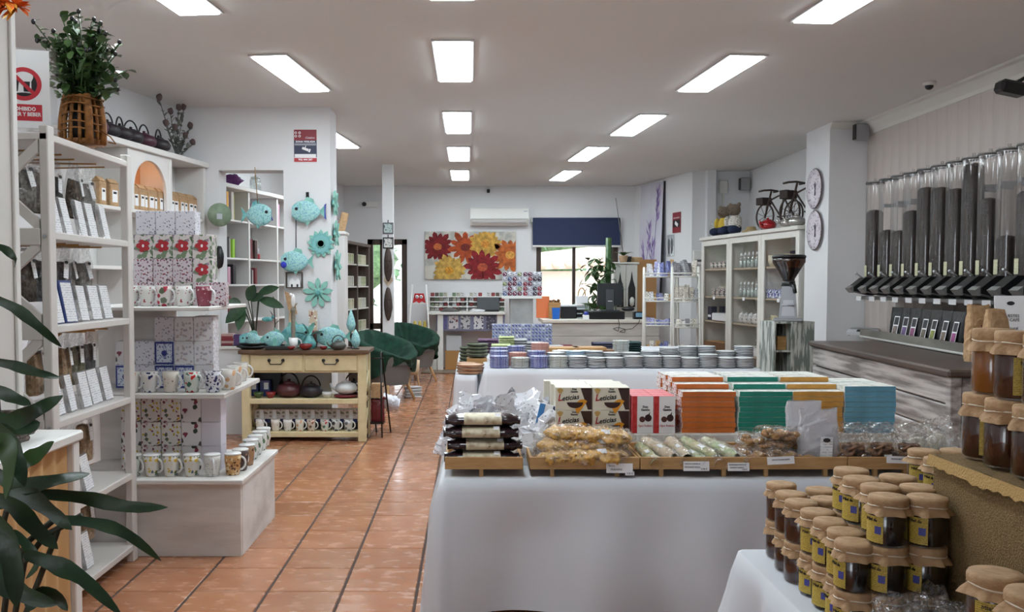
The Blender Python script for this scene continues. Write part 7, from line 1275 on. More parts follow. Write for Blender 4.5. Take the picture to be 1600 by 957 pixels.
# ---- turquoise animals on the console
mTUR = M('turquoise_wash', (126, 190, 190), .6, col2=(84, 150, 156), nscale=22, nlo=.42, nhi=.6, bump=.15, bscale=60); mTURS = MP('turquoise_spots', (160, 208, 206), [(104, 168, 180), (110, 160, 190)], 120, .36, .55, .7, stretch=(1, 1, .6)); mTURL = M('mint_paint', (140, 196, 182), .55, col2=(110, 172, 164), nscale=14); mBLUT = M('cobalt_tip', (60, 74, 170), .5)
def fish_mesh(l, h, th, body, fin):
    g1 = G(); 
    def fn(u, v):
        a = 2 * PI * u; x = (v - .5) * l; pr = max(.02, (1 - (2 * (v - .42)) ** 2) ** .6 if abs(2 * (v - .42)) < 1 else .02) if v < .9 else .16; pr = max(pr, .14 if v > .5 else .03); return (x, math.sin(a) * th * pr, math.cos(a) * h / 2 * pr)
    g1.grid(fn, 16, 14, body, True, True); b = g1.mesh('body')
    tl = G().prism([(l * .42, h * .05), (l * .62, h * .34), (l * .56, 0), (l * .62, -h * .34), (l * .42, -h * .05)], -th * .22, th * .22, fin).mesh('tail')
    f1 = G().prism([(-l * .12, h * .42), (l * .0, h * .66), (l * .2, h * .56), (l * .25, h * .3)], -th * .2, th * .2, fin).prism([(-l * .1, -h * .42), (l * .0, -h * .62), (l * .1, -h * .42)], -th * .2, th * .2, fin).mesh('fin')
    ey = G().at(-l * .34, 0, h * .12, PI / 2).lathe([(h * .07, -th * .95), (h * .07, th * .95)], mINK, 10).mesh('eye'); gl = G().prism([(-l * .25, h * .36), (-l * .21, h * .4), (-l * .17, 0), (-l * .21, -h * .4), (-l * .25, -h * .36), (-l * .21, 0)], -th * .92, th * .92, fin).mesh('gill'); return b, tl, f1, ey, gl
def fish(label, loc, l, h, rz, body, fin, grp='turquoise wooden fish', rot=None, tip=None):
    t = thing('hanging_fish' if 'hanging' in label else 'wooden_fish', label, 'ornament', loc, rz, grp, rot)
    for nm, me in zip(('body', 'tail', 'fin', 'eye', 'gill'), fish_mesh(l, h, .03 if l > .2 else .02, body, fin)): link(nm, me, t)
    if tip: part('tail_tip', G().prism([(l * .57, h * .3), (l * .63, h * .36), (l * .6, 0), (l * .63, -h * .36), (l * .57, -h * .3)], -.008, .008, tip), t)
    return t
AT = QZ + .001
for i, (px, py, l, h, rz, dy, m_) in enumerate(((393, 512, .2, .12, .1, .26, mTUR), (397, 533, .16, .13, -.3, .1, mTURS), (431, 536, .19, .14, .05, .12, mTURS), (462, 505, .3, .19, PI, .27, mTUR), (520, 530, .27, .17, .1, .2, mTURS))):
    p = Q(px, dy); hz = p[2] + h * .6; t = fish('turquoise wooden fish on the console, ' + ('behind, at the plinth end', 'in front, at the plinth end with an orange mouth', 'with an arched opening, second from the plinth end', 'big one standing at the back', 'big spotted one toward the aisle')[i], (p[0], p[1], hz), l, h, rz, m_, mTURL)
    part('base', G().box(-l * .25, l * .25, -.03, .03, -h * .6, -h * .42, mDARKW if i < 2 else mTURL, .004), t); 
    if hz - p[2] > .07: pass
    if i == 2: part('arched_opening', G().prism([(-.02, -h * .4), (.02, -h * .4), (.02, 0), (.0, .02), (-.02, 0)], -.034, -.026, mTURL), t)
t = thing('starfish_ornament', 'turquoise tulip shaped ornament with curling petals in the middle of the console', 'ornament', Q(484, .14)); part('body', G().lathe([(.05, 0), (.06, .05), (.03, .11), (.02, .13), (0, .135)], mTUR, 16), t)
for a in (-1.1, -.4, .3, 1.0): part('petal', G().leaf((0, 0, .1), (.16 * math.sin(a), -.02, .1 + .18 * math.cos(a)), .045, mTURL, .04, 8).leaf((0, .006, .1), (.16 * math.sin(a), -.014, .1 + .18 * math.cos(a)), .045, mTURS, .04, 8), t)
for i, (px, z, h_) in enumerate(((549, .14, .2), (556, 0, .17))):
    t = thing('drop_ornament', ('tall turquoise drop ornament on a wire at the aisle end of the console', 'smaller turquoise drop ornament standing at the aisle end of the console')[i], 'ornament', Q(px, .1 + .1 * (1 - i))); part('drop', G().lathe([(.0, z), (.032, z + .03), (.042, z + .07), (.03, z + .12), (.004, z + h_)], mTURS, 14), t); part('base', G().tube([(0, 0, 0), (0, 0, z + .01)], .005, mHANDL, 6).box(-.03, .03, -.03, .03, 0, .006, mHANDL), t)
# small bowls, teapot, dark plate at the front edge
mRBOWL = M('red_lacquer', (122, 22, 26), .25, coat=.5)
for i, (px, r_) in enumerate(((455, .036), (478, .058), (506, .034))): solo('red_bowl', G().lathe([(r_ * .5, 0), (r_ * .95, r_ * .5), (r_, r_ * .85), (r_ * .92, r_ * .85), (r_ * .5, .012), (0, .01)], mRBOWL, 18), ('small red bowl below the tall white mug', 'larger red bowl in the middle of the console edge', 'small red bowl nearest the little grey teapot')[i], 'bowl', 'red bowls on the console', Q(px, -.005 + .01 * i))
kpb2 = teapot_kind('iron_teapot', M('grey_iron', (74, 78, 74), .4), None, True); kpb2.put(Q(529, .02), 'little grey iron teapot at the console front edge', None, .1, scale=.72)
t = thing('dark_plate', 'stack of two black oval plates at the plinth end of the console', 'plates', Q(394, .06)); part('plate', G().lathe([(.08, 0), (.135, .02), (.13, .028), (0, .014)], mBLACK, 20, True, 1, .55), t); part('plate', G().lathe([(.07, .03), (.12, .048), (.115, .054), (0, .04)], mBLACK, 20, True, 1, .55), t)
solo('black_tray', G().box(-.11, .11, -.05, .05, 0, .03, mBLACK, .006), 'black rectangular tray under the arched turquoise fish', 'tray', None, Q(436, .02))
t = thing('tall_mug', 'white mug holding a knobbly grey candle stick on the console', 'mug', Q(459, .07)); part('body', G().lathe([(.034, 0), (.042, .1), (.038, .1), (.03, .01), (0, .01)], mCERW, 16), t); part('handle', G().tube([(.04 + .03 * math.sin(a), 0, .055 - .032 * math.cos(a)) for a in [PI * i / 8 for i in range(9)]], .006, mCERW, 6), t); part('candle_stick', G().lathe([(.018, .012), (.02, .1), (.016, .12), (.021, .18), (.016, .22), (.022, .28), (.016, .32), (.024, .33), (.02, .36)], M('grey_twine', (128, 124, 112), .8, bump=.8, bscale=90), 10), t); part('white_bird', G().ball((0, 0, .42), .02, .02, .06, mCERW, 8, 6).ball((-.02, 0, .47), .014, .014, .016, mCERW, 6, 5), t)
t = thing('gift_packet', 'patterned packet with a red rose at its foot, propped at the back of the console', 'packet', Q(490, .3)); part('packet', G().box(-.036, .036, -.01, .01, .15, .33, MP('packet_print', (206, 184, 160), [(150, 90, 80), (240, 236, 230)], 40, .4, .5, .6)), t); part('pot', G().lathe([(.03, 0), (.055, .1), (.05, .15), (0, .15)], M('brown_weave', (96, 76, 70), .8, bump=.5, bscale=90), 14), t); part('rose', G().ball((0, -.05, .13), .03, .025, .028, mREDC, 10, 7, .3), t)
t = thing('kraft_sculpture', 'kraft coloured carved wing sculpture rising at the back of the console', 'ornament', Q(455, .32)); part('foot', G().lathe([(.05, 0), (.03, .03), (.012, .05), (.012, .34)], mKRAFT, 12), t); part('wing', G().prism([(-.05, .5), (.03, .46), (.05, .34), (.06, .3), (.02, .28), (-.02, .34)], -.012, .012, mKRAFT), t); part('carved_leaf', G().leaf((.02, -.012, .33), (.07, -.012, .4), .03, mKRAFT, 0, 5), t)
t = thing('house_plant', 'dark green broad leafed plant behind the turquoise fish by the plinth', 'plant', Q(400, .29)); g, gs = G(), G(); part('pot', G().lathe([(.05, 0), (.065, .1), (.058, .1), (0, .09)], mCERW, 16), t)
for px, py, px2, py2, w_ in ((384, 478, 352, 500, .06), (388, 470, 398, 440, .05), (380, 480, 372, 512, .05), (405, 468, 444, 476, .045), (404, 460, 436, 444, .04), (392, 470, 412, 456, .04), (376, 474, 352, 470, .045)):
    a, b = atY(px, py, QY + .3) - Vector(Q(400, .29)), atY(px2, py2, QY + .26) - Vector(Q(400, .29)); g.leaf(a, b, w_, mFOL, .03, 7, (0, -1, .3)); gs.tube([(0, 0, .08), a * .5 + Vector((0, 0, .06)), a], .005, mSTEM, 5)
part('leaves', g, t, kind='stuff'); part('stems', gs, t)
t = thing('metal_bird', 'little blue grey bird on a rusty leafed branch behind the fish', 'ornament', Q(422, .3)); part('branch', G().tube([(.03, 0, 0), (.05, 0, .2), (.04, 0, .4)], .006, mRUST, 5).leaf((.045, 0, .25), (.0, 0, .33), .02, mRUST).leaf((.04, 0, .4), (.03, 0, .46), .025, mRUST).leaf((.05, 0, .2), (.1, 0, .25), .02, mRUST), t); part('bird', G().ball((-.02, 0, .25), .05, .02, .022, mTUR, 10, 7).ball((.03, 0, .27), .016, .014, .016, mTUR, 8, 6), t)
# ================================================================== bookshelf behind the alcove
nA, nB = Vector((-2.36, 8.62, 0)), Vector((-2.02, 10.3, 0)); nl = (nB - nA).length; nrz = math.atan2(-(nB.x - nA.x), nB.y - nA.y); NTOP = 2.33
def N(x, y, z): return tuple(nA + Matrix.Rotation(nrz, 3, 'Z') @ Vector((x, y, z)))
def onn(px): u = (px - CX) / F; d = (nB - nA) / nl; return (u * nA.y - nA.x) / (d.x - u * d.y)
t = thing('bookcase', 'white bookcase seen through the alcove opening', 'bookcase', tuple(nA), nrz); ds = [-.02, onn(391), onn(435), nl]
mSHG = M('bookcase_grey', (196, 194, 194), .6)
part('top', G().box(-.3, .02, -.04, nl, NTOP - .04, NTOP, mSH, .004), t); part('back_panel', G().box(-.315, -.3005, -.04, nl, 0, NTOP - .04, mSHG), t)
for y in ds: part('divider', G().box(-.3, 0, y - .018, y + .018, 0, NTOP - .041, mSH, .003), t)
nz = [1.0, 1.36, 1.62, 1.99]
for i in range(3):
    for z in nz: part('shelf', G().box(-.3, -.006, ds[i] + .0185, ds[i + 1] - .0185, z - .018, z, mSH, .002), t)
bcol = [((226, 130, 50), 'orange'), ((206, 92, 44), 'rust'), ((230, 176, 70), 'yellow'), ((52, 70, 160), 'blue'), ((196, 190, 60), 'lime'), ((110, 40, 46), 'maroon'), ((44, 40, 46), 'black'), ((196, 190, 186), 'pale'), ((150, 200, 60), 'green'), ((70, 50, 44), 'brown'), ((160, 60, 60), 'red'), ((206, 160, 180), 'pink')]
def books(bay, z, ids, lean=0.0, h=.26, y0=.04):
    q = random.Random(int(z * 100) + bay); y = (ds[bay] + .02 + y0) if bay else onn(352)
    for k, i in enumerate(ids):
        th = q.uniform(.04, .06); hh = h * q.uniform(.85, 1.1); g = G().box(-.13, 0, 0, th, 0, hh, M('book_%s' % bcol[i][1], bcol[i][0], .5), .002); g.box(-.128, -.002, .002, th - .002, hh - .001, hh + .0005, mPAPER)
        solo('book', g, '%s book, %s from the near end on the %s shelf, %s bay of the bookcase' % (bcol[i][1], ORD[k], {1.0: 'lowest', 1.36: 'lower', 1.62: 'middle', 1.99: 'top'}[z], ('near', 'middle', 'far')[bay]), 'book', 'books in the alcove bookcase', N(-.02 - .02 * (k % 2), y, z + .001), (lean, 0, nrz)); y += th + .004 + (abs(lean) * .02)
books(0, 1.99, [0, 1, 2, 3, 7, 4]); books(0, 1.62, [9, 0, 6, 7, 8, 6], 0, .2); books(0, 1.36, [10, 7, 11, 9, 6, 9], 0, .19); books(0, 1.0, [9, 6, 5]); books(1, 1.62, [5, 6, 9, 7], 0, .21); books(1, 1.36, [6, 7, 5], 0, .16); books(2, 1.99, [11, 5])
for i, c in enumerate(((196, 170, 206), (206, 196, 60))): solo('gift_box', G().box(-.05, .05, -.04, .04, 0, .2 - .07 * i, M('giftbox_%d' % i, c, .5), .003), ('lilac', 'lime yellow')[i] + ' box on the middle bay top shelf behind the hanging fish', 'box', None, N(-.08, ds[1] + (.24, .14)[i], 1.991), (0, 0, nrz))
for i in range(5): solo('small_tin', G().lathe([(.03, 0), (.03, .05), (.028, .055), (0, .055)], M('tin_small_%d' % (i % 2), ((150, 50, 60), (190, 190, 196))[i % 2], .35), 12), 'little round tin, %s along the middle bay of the bookcase' % ORD[i], 'tin', 'little tins in the bookcase', N(-.06, ds[1] + .22 + .0 * i + .065 * i * .55 if False else ds[1] + .19 + .062 * i * .5, 1.621 + (.056 if i % 2 else 0)), (0, 0, nrz))
g = G(); q = random.Random(2); g.ball((0, 0, .06), .11, .07, .06, M('purple_tinsel', (104, 44, 116), .35, bump=.9, bscale=60), 16, 10, .5, 2, 6); solo('purple_cushion', g, 'shiny purple crumpled bag on top of the bookcase in the alcove', 'bag', None, N(-.1, onn(378), NTOP - .006), (0, 0, nrz)); 
t = thing('glass_jar', 'clear lidded glass jar on top of the bookcase in the alcove', 'jar', N(-.1, onn(415), NTOP + .001)); part('glass', G().lathe([(.05, 0), (.06, .02), (.06, .12), (.05, .14)], mCLGL, 16), t); part('lid', G().lathe([(.052, .14), (.05, .155), (.01, .16), (.01, .175), (0, .176)], mCLGL, 14), t)
# ================================================================== things hung on the alcove wall and pillar
WYF = 8.2 - .004
s0, s1 = atY(459, 254, WYF), atY(495.5, 202, WYF); w_, h_ = s1.x - s0.x, s1.z - s0.z
t = thing('camera_notice', 'red and navy notice with a white camera fixed to the white pillar', 'sign', ((s0.x + s1.x) / 2, WYF, s0.z)); mWIN = M('notice_wine', (136, 40, 52), .5); mNVY = M('notice_navy', (44, 50, 78), .5)
part('sheet', G().box(-w_ / 2, w_ / 2, -.003, .003, 0, h_, mPAPER), t); bxp = lambda a, b, c, d, m_, o=.0045: G().box(-w_ / 2 + w_ * a, -w_ / 2 + w_ * b, -o, -.003, h_ * c, h_ * d, m_)
part('red_panel', bxp(.02, .98, .66, .985, mWIN), t); part('navy_panel', bxp(.02, .98, .15, .66, mNVY), t); part('red_strip', bxp(.02, .98, .015, .13, M('notice_red2', (176, 44, 54), .5)), t); part('white_strip', bxp(.05, .95, .15, .25, mPAPER, .0052), t); part('grey_strip', bxp(.05, .95, .51, .57, M('notice_grey', (150, 152, 160), .5), .0052), t)
for dx, dz in ((-.4, .89), (-.24, .89), (-.4, .79), (-.24, .79)): part('ring_mark', G().at(dx * w_, -.0052, h_ * dz, PI / 2).grid(lambda u, v: ((.011 - .005 * v) * math.cos(2 * PI * u), (.011 - .005 * v) * math.sin(2 * PI * u), 0), 18, 1, mPAPER), t)
part('camera_mark', G().at(0, -.0052, h_ * .4, 0, .35).cb(0, 0, 0, .06, .001, .022, mPAPER).cb(.04, 0, 0, .014, .001, .03, mPAPER).cb(-.006, 0, .02, .006, .001, .02, mPAPER), t)
part('lettering', text_mesh('ZONA VIGILADA', .022, mPAPER, bold=.0008, width=w_ * .84), t, loc=(0, -.0052, h_ * .62), rot=FRONT); part('lettering', text_mesh('Catalana', .024, mPAPER, shear=.4), t, loc=(.04, -.0052, h_ * .74), rot=FRONT); part('lettering', text_mesh('902 444 207', .022, mPAPER, bold=.0008, width=w_ * .6), t, loc=(0, -.0052, h_ * .08), rot=FRONT)
# hanging fish
f1 = atY(480, 331, WYF - .045); t = fish('turquoise hanging fish with a cobalt tipped tail on the white pillar, below the notice', tuple(f1), .27, .2, 0, mTURS, mTURL, 'turquoise hanging fish', tip=mBLUT); part('hook', G().tube([(-.0, 0, .09), (-.0, .0, .15), (0, .03, .16)], .006, mHANDL, 5).cb(0, .02, .15, .025, .02, .05, mHANDL), t)
f2 = atY(462, 409, WYF - .045); t = fish('lower turquoise hanging fish with a blue bauble on the white pillar', tuple(f2), .26, .19, 0, mTURS, mTURL, 'turquoise hanging fish'); part('bauble', G().ball((-.1, -.04, -.03), .028, .028, .03, M('cobalt_glass', (40, 50, 190), .15, coat=.5), 12, 8), t); part('chain', G().tube([(0, .02, .09), (0, .03, .42)], .004, mHANDL, 5), t); part('hook', G().cb(0, .03, .42, .02, .02, .03, mHANDL), t)
f3 = atY(403, 336, 8.13); t = fish('turquoise hanging fish swinging in front of the alcove bookcase', tuple(f3), .24, .2, PI, mTURS, mTUR, 'turquoise hanging fish'); part('cord', G().tube([(0, 0, .09), (0, .1, NZ - f3.z + .004)], .004, M('jute_cord', (150, 120, 80), .9), 5), t); part('tassel', G().tube([(-.12, 0, -.02), (-.13, 0, -.05)], .006, mBLUT, 5), t)
def flower_wall(px, py, r, lab, petals=13, layers=2, mirror=True):
    c = atY(px, py, WYF); t = thing('wall_flower', lab, 'wall ornament', tuple(c), 0, 'turquoise wooden wall flowers'); R_ = r * WYF / F
    part('backplate', G().at(0, 0, 0, PI / 2).lathe([(R_ * .35, 0.0), (R_ * .35, .012)], mTURL, 18), t)
    for l in range(layers):
        pl = G().prism([(0, R_ * .2), (R_ * (.2 if l else .18), R_ * .6), (R_ * .14, R_ * .82), (0, R_ * (1.0 - .28 * l)), (-R_ * .14, R_ * .82 * (1 - .25 * l)), (-R_ * (.2 if l else .18), R_ * .6)], -.016 - .01 * l, -.008 - .01 * l, mTUR if l else mTURL).mesh('petal')
        for k in range(petals - l): link('petal', pl, t, None, (0, 2 * PI * (k + .5 * l) / (petals - l), 0))
    if mirror: part('mirror', G().at(0, -.026, 0, PI / 2).lathe([(R_ * .3, 0), (R_ * .3, .006), (R_ * .22, .008)], mTURL, 20).lathe([(R_ * .22, .0085), (0, .0085)], M('mirror', (170, 166, 160), .25, .6), 20), t)
    else: part('bud', G().ball((0, -.02, 0), R_ * .16, .02, R_ * .16, mTUR, 10, 7), t)
    return t
flower_wall(502, 381, 22, 'round mint flower with a little mirror on the white pillar'); flower_wall(497, 458, 24, 'lower spiky mint flower on the pillar just above the console', 9, 1, False)
PXF = PX1 + .004
for i, (px, py, r) in enumerate(((526, 318, 20), (524, 365, 20), (524, 415, 24))):
    yy = 8.3 + .06 * i; z_ = atY(px, py, yy).z; t = thing('wall_flower', 'mint wooden flower seen edge-on on the pillar side, %s' % ('uppermost', 'middle', 'lowest')[i], 'wall ornament', (PXF, yy, z_), 0, 'turquoise wooden wall flowers', rot=(0, 0, PI / 2)); R_ = r * yy / F
    pl = G().prism([(0, R_ * .1), (R_ * .2, R_ * .6), (0, R_), (-R_ * .2, R_ * .6)], -.03, -.015, mTURL).mesh('petal'); part('backplate', G().at(0, 0, 0, PI / 2).lathe([(R_ * .3, 0), (R_ * .3, .03)], mTUR, 14), t)
    for k in range(11): link('petal', pl, t, None, (.12 * (k % 2), 2 * PI * k / 11, 0))
g = G().at(0, 0, 0, PI / 2 + .0).lathe([(.0, .0), (.105, .0), (.105, .014), (0, .016)], M('sage_disc', (140, 158, 136), .7, col2=(110, 128, 106), nscale=12), 26)
p = atY(343, 336, 8.12); t = thing('round_plaque', 'pale sage round wooden plaque with a small square mirror by the alcove', 'plaque', tuple(p), .5); part('disc', g, t); part('square_mirror', G().box(-.03, .02, -.02, -.0165, -.04, .01, mCHROME, .002), t); part('hook', G().box(-.012, .012, 0.001, .07, .06, .09, mHANDL), t)
p = atY(343, 402, 8.14); t = thing('black_mask', 'black carved mask hanging by the alcove under the sage plaque', 'mask', tuple(p), .3); part('mask', G().ball((0, 0, 0), .04, .03, .1, mBLACK, 14, 10, .2, 3), t); part('nose', G().ball((0, -.03, .0), .01, .014, .03, mBLACK, 8, 6), t); part('hook', G().box(-.008, .008, .02, .055, .08, .1, mHANDL), t)
p = atY(460, 440, WYF - .02); t = thing('toy_house_picture', 'little dark frame with white toy houses hung below the lower fish', 'frame', tuple(p)); part('frame', G().box(-.075, .075, -.02, .016, -.06, -.052, mDARKW).box(-.075, .075, -.02, .016, .075, .083, mDARKW).box(-.075, -.067, -.02, .016, -.0515, .0745, mDARKW).box(.067, .075, -.02, .016, -.0515, .0745, mDARKW), t)
for i, x in enumerate((-.02, .03)): part('toy_house', G().prism([(x - .024, -.0515), (x + .024, -.0515), (x + .024, 0), (x, .025), (x - .024, 0)], -.015, .012, mPAPER), t); part('door', G().box(x - .008, x + .008, -.017, -.0152, -.05, -.025, mINK), t)
# ================================================================== magazine rack, armchairs, small planter
t = thing('magazine_rack', 'black metal rod rack with a bag and a red pouch beside the console', 'rack', (atY(588, 670, 8.0).x, 8.0, 0)); 
for x in (-.05, .08): part('rod_frame', G().tube([(x - .03, 0, 0), (x - .05, .12, .75), (x - .05, .2, .75), (x + .02, .3, 0)], .008, mBLACK, 6), t)
for z in (.12, .45, .7): part('rod', G().tube([(-.06, .05 + z * .08, z), (.06, .05 + z * .08, z)], .006, mBLACK, 6), t)
part('tray', G().box(-.06, .06, .05, .22, .115, .13, mBLACK), t)
solo('red_pouch', pouch(.13, .09, .2, 301, mREDC, .1, .5, 12, 9), 'dark red pouch standing in the black rod rack', 'bag', None, (atY(588, 670, 8.0).x + .0, 8.13, .1315)); solo('kraft_box', G().box(-.05, .05, -.05, .05, 0, .13, mKRAFT, .003), 'kraft box in the rod rack above the white plastic bag', 'box', None, (atY(589, 605, 8.1).x, 8.12, .345))
t = thing('plastic_bag', 'white printed plastic bag bulging from the black rod rack', 'bag', (atY(596, 640, 8.3).x, 8.42, .2)); part('bag', lying(.26, .07, .075, 305, mFOILP, .35, 14, 14), t, rot=(0, .3, .2)); part('red_mark', G().at(.02, -.07, .11, 1.2).lathe([(.03, 0), (.03, .002)], mREDC, 14, True, 1, .5), t)
mGRN = M('green_throw', (20, 62, 46), .95, col2=(12, 44, 34), nscale=12, bump=.5, bscale=90); mARM = M('grey_upholstery', (112, 110, 108), .9, bump=.3, bscale=200); mLEGW = M('beech_leg', (190, 150, 104), .5)
def armchair(x, y, rz, lab, seed):
    t = thing('armchair', lab, 'armchair', (x, y, 0), rz, 'armchairs with green throws'); off = Vector((seed, 3, 1))
    def rim(a): k = .5 + .5 * math.sin(a); return .47 + .3 * k ** .7
    def rad(a): return .36 + .03 * math.cos(2 * a)
    part('seat_shell', G().grid(lambda u, v: (rad(2 * PI * u) * (.78 + .22 * v) * math.cos(2 * PI * u), rad(2 * PI * u) * (.78 + .22 * v) * math.sin(2 * PI * u), .2 + (rim(2 * PI * u) - .2) * v), 30, 8, mARM, True, True).lathe([(.28, .2), (0, .2)], mARM, 24, cap=False).lathe([(.34, .43), (.2, .45), (0, .455)], mARM, 24, cap=False), t)
    def thr(u, v):
        a = 2 * PI * u; r0 = rad(a); hem = .3 + .05 * math.sin(3 * a + seed) + .1 * max(0, -math.sin(a)); kx_ = noise.noise(Vector((math.cos(a) * 3, math.sin(a) * 3, v * 2)) + off)
        if v < .45: f = v / .45; r_ = r0 * (.86 + .14 * f) + .03 + .025 * (1 - f) * math.sin(9 * a + seed); z = hem + (rim(a) + .015 - hem) * f
        elif v < .6: f = (v - .45) / .15; r_ = r0 + .03 - .11 * f; z = rim(a) + .015 + .025 * math.sin(PI * f)
        else: f = (v - .6) / .4; r_ = (r0 - .08) * (1 - f); z = .47 + (rim(a) + .01 - .47) * max(0, 1 - f * 1.7) ** 1.5
        p = Vector((r_ * math.cos(a), r_ * math.sin(a), z)); k = kx_ * .03 + noise.noise(p * 16 + off) * .014; return p + Vector((k * math.cos(a), k * math.sin(a), abs(k) * .8))
    part('throw', G().grid(thr, 60, 34, mGRN, True, True), t)
    for sx in (-1, 1):
        for sy in (-1, 1): part('leg', G().tube([(sx * .18, sy * .18, .22), (sx * .25, sy * .25, 0)], .018, mLEGW, 8, False, [.022, .014]), t)
    return t
armchair(atY(601, 600, 10.6).x, 10.6, 1.0, 'grey tub armchair under a dark green throw, nearer the console', 1); armchair(atY(640, 580, 12.35).x, 12.75, .7, 'second grey armchair with a green throw, farther back beside the pillar', 5)
p = atZ(645, 600, 0); t = thing('planter', 'cream round planter on splayed wooden legs between the armchairs', 'planter', (atY(644, 590, 11.2).x, 11.2, 0)); part('bowl', G().lathe([(.07, .24), (.09, .3), (.095, .42), (.085, .42), (.07, .28), (0, .28)], M('cream_planter', (206, 184, 154), .5), 18), t)
for a in (0, 2.1, 4.2): part('leg', G().tube([(.06 * math.cos(a), .06 * math.sin(a), .26), (.1 * math.cos(a), .1 * math.sin(a), 0)], .012, mLEGW, 6), t)
t = thing('paper_bundle', 'low bundle of folded white bags on the tiled floor by the planter', 'bundle', (atY(646, 612, 11.0).x, 10.9, 0), .2)
for i in range(6): part('folded_bag', G().at(0, 0, .012 + i * .022, .03 * math.sin(i * 2), .04 * math.cos(i), .08 * (i % 3)).cb(0, 0, 0, .2 - .01 * (i % 2), .15, .014, (mPAPER, M('grey_paper', (186, 186, 190), .6))[i % 2], .004), t)
# ================================================================== dark bookcase of tins, white end unit, ladder shelf
kA, kB = Vector((-1.66, 12.0, 0)), Vector((-1.5, 13.5, 0)); kl = (kB - kA).length; krz = math.atan2(-(kB.x - kA.x), kB.y - kA.y); KTOP = 1.94
mGRAIN = M('taupe_wood', (98, 84, 76), .55, col2=(80, 68, 62), nscale=8, stretch=(4, 4, .5))
t = thing('dark_bookcase', 'dark brown open bookcase of small tins against the far white wall', 'bookcase', tuple(kA), krz)
part('top', G().box(-.32, .02, -.02, kl + .02, KTOP - .04, KTOP, mGRAIN, .004), t)
for y in (0, kl / 2, kl): part('divider', G().box(-.3, 0, y - .03, y + .03, 0, KTOP - .041, mGRAIN, .003), t)
part('back_panel', G().box(-.315, -.3005, 0, kl, 0, KTOP - .041, mWHITE2), t)
kz_ = [.35, .7, 1.02, 1.33, 1.64]
for i in range(2):
    for z in kz_: part('shelf', G().box(-.3, -.004, i * kl / 2 + .031, (i + 1) * kl / 2 - .031, z - .02, z, mWHITE2, .002), t)
def KK(x, y, z): return tuple(kA + Matrix.Rotation(krz, 3, 'Z') @ Vector((x, y, z)))
kct = [Kind('tea_carton', 'box') for _ in range(3)]
for i, k in enumerate(kct): k.part('carton', G().cb(0, 0, .07, .07, .075, .14, MP('tea_%d' % i, ((206, 200, 176), (196, 196, 186), (170, 176, 140))[i], [(120, 120, 90), (230, 230, 224)], 36, .42, .5, .6), .003))
for b_ in range(2):
    for s_, z in enumerate(kz_):
        for i in range(6): kct[(b_ + s_ + i // 3) % 3].put(KK(-.06, b_ * kl / 2 + .09 + i * .102, z + .001), 'pale tea carton, %s along the %s shelf, %s bay of the dark bookcase' % (ORD[i], ('lowest', 'second', 'middle', 'fourth', 'top')[s_], ('near', 'far')[b_]), 'tea cartons in the dark bookcase', krz)
p = atY(533, 365, 11.2); t = thing('white_end_unit', 'narrow white unit end with a rounded top showing past the pillar', 'shelf unit', (p.x - .12, 11.2, 0)); part('panel', G().box(-.2, .16, 0, .3, 0, 1.96, mSH, .004), t); part('cap', G().box(-.22, .18, -.02, .32, 1.961, 2.01, mSH, .015), t)
solo('kraft_bag', pouch(.1, .07, .24, 320, mKRAFT, .12, .4, 12, 9), 'folded kraft bag on the narrow white unit beside the pillar', 'bag', None, (p.x - .02, 11.3, 2.0112), (0, .25, .3))
LX0, LX1 = atY(640, 580, 13.7).x, atY(668, 580, 13.7).x; t = thing('ladder_shelf', 'white A-frame ladder shelf with a red owl at the top by the desk', 'shelf', (LX0, 13.7, 0)); lw2 = LX1 - LX0
for x0, x1 in ((-.06, .03), (lw2 + .06, lw2 - .03)): part('rail', G().tube([(x0, -.05, 0), (x1, .22, 1.35)], .014, mWHITE, 6), t)
for i, (z, y) in enumerate(((.3, .0), (.68, .08), (1.05, .15))): part('shelf', G().box(-.03, lw2 + .03, y, y + .2, z, z + .014, mWHITE), t)
for i in range(6): solo('yellow_jar', G().lathe([(.026, 0), (.028, .06), (.02, .08), (.022, .1), (0, .1)], M('yellow_jar', (206, 184, 90), .4), 10), 'small yellow jar, %s on the %s shelf of the white ladder' % (ORD[i % 3], ('lower', 'middle')[i // 3]), 'jar', 'yellow jars on the ladder shelf', (LX0 + .07 + (i % 3) * (lw2 - .12) / 2, 13.7 + .1 + (.08 if i > 2 else 0), (.315, .695)[i // 3]))
t = thing('red_owl', 'flat red owl figure with big white eyes on the ladder shelf top', 'ornament', ((LX0 + LX1) / 2, 13.92, 1.0645)); part('body', G().prism([(-.1, 0), (-.04, .03), (0, .0), (.04, .03), (.1, 0), (.07, .15), (-.07, .15)], -.02, .02, M('owl_red', (196, 34, 40), .4)), t)
for s in (-1, 1): e_ = part('eye', G().at(s * .032, -.021, .1, PI / 2).lathe([(.026, 0), (.026, .004)], mPAPER, 14), t); part('pupil', G().at(s * .032, -.0255, .1, PI / 2).lathe([(.01, 0), (.01, .003)], mINK, 10), e_)
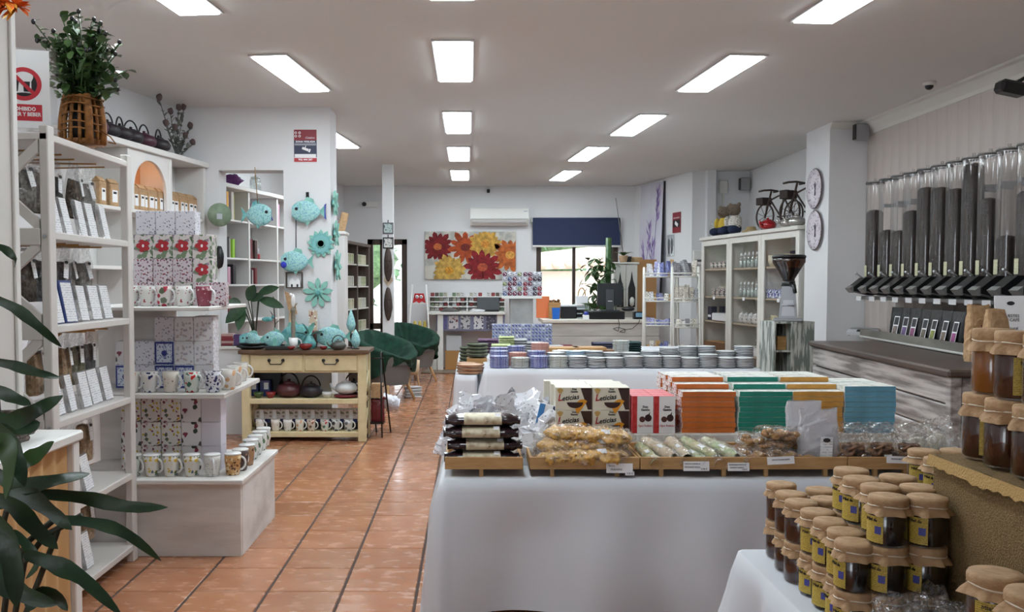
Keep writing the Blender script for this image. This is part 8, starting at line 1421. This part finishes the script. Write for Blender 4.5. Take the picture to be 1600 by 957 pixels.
# ---- masks and tiles on the slim pillar
PC = (atY(605, 1, PYc).x)
for i, (py, hh) in enumerate(((414, 26), (475, 26))):
    z_ = atY(605, py, PYc).z; h_ = hh * PYc / F; t = thing('carved_mask', '%s dark carved wooden mask on the slim white pillar' % ('upper', 'lower')[i], 'mask', (PC, PYc - .002, z_)); part('face', G().ball((0, -.025, .0), .055, .024, h_, mDARKW, 16, 12, .1, i), t); part('nose', G().ball((0, -.05, -.0), .012, .016, .05, mDARKW, 8, 6), t)
    for s in (-1, 1): part('eye', G().ball((s * .022, -.046, .05), .013, .006, .008, mBLACK, 8, 6), t)
    part('mouth', G().ball((0, -.044, -.09), .018, .006, .008, mBLACK, 8, 6), t)
z_ = atY(605, 439, PYc).z; solo('pale_heart', G().prism([(0, -.08), (.06, -.0), (.055, .04), (.025, .05), (0, .03), (-.025, .05), (-.055, .04), (-.06, 0)], -.02, -.001, M('pale_heart', (206, 190, 170), .7, col2=(150, 130, 110), nscale=14)), 'pale wooden heart between the two dark masks on the pillar', 'heart', None, (PC, PYc, z_))
for i, (py, fr_) in enumerate(((357, mSPKR), (380, mBLACK))):
    z_ = atY(605, py, PYc).z; t = thing('tile_plaque', '%s small framed tile plaque on the slim pillar' % ('grey-green upper', 'dark framed lower')[i], 'plaque', (PC, PYc - .001, z_)); part('frame', G().box(-.07, .07, -.015, 0, -.075, .075, fr_, .003), t); part('tile', G().box(-.055, .055, -.018, -.0152, -.058, .058, MP('plaque_%d' % i, ((170, 186, 184), (206, 204, 200))[i], [(110, 130, 130), (60, 60, 70)], 40, .35, .4, .5)), t); part('hook', G().tube([(0, -.005, .075), (0, -.004, .11)], .006, mHANDL, 5), t)

# pile of pink and red books on the alcove sill
for i, c in enumerate(((150, 60, 70), (206, 170, 166), (140, 48, 60), (196, 150, 150), (120, 40, 50))):
    solo('book', G().box(-.075, .075, -.05, .05, 0, .021, M('sill_book_%d' % (i % 3), c, .5), .002).box(-.073, .0755, -.048, .048, .003, .018, mPAPER), 'flat lying pink or red book on the alcove sill, %s from the bottom' % ORD[i], 'book', 'books lying on the alcove sill', (atY(355, 530, 8.3).x, 8.27, SILLZ + .001 + i * .0215), (0, 0, .06 * (i % 3 - 1)))
solo('purple_box', G().box(-.03, .03, -.04, .04, 0, .1, M('purple_box', (96, 64, 120), .5), .003), 'small purple box beside the books on the alcove sill', 'box', None, (atY(369, 530, 8.3).x + .02, 8.28, SILLZ + .001))
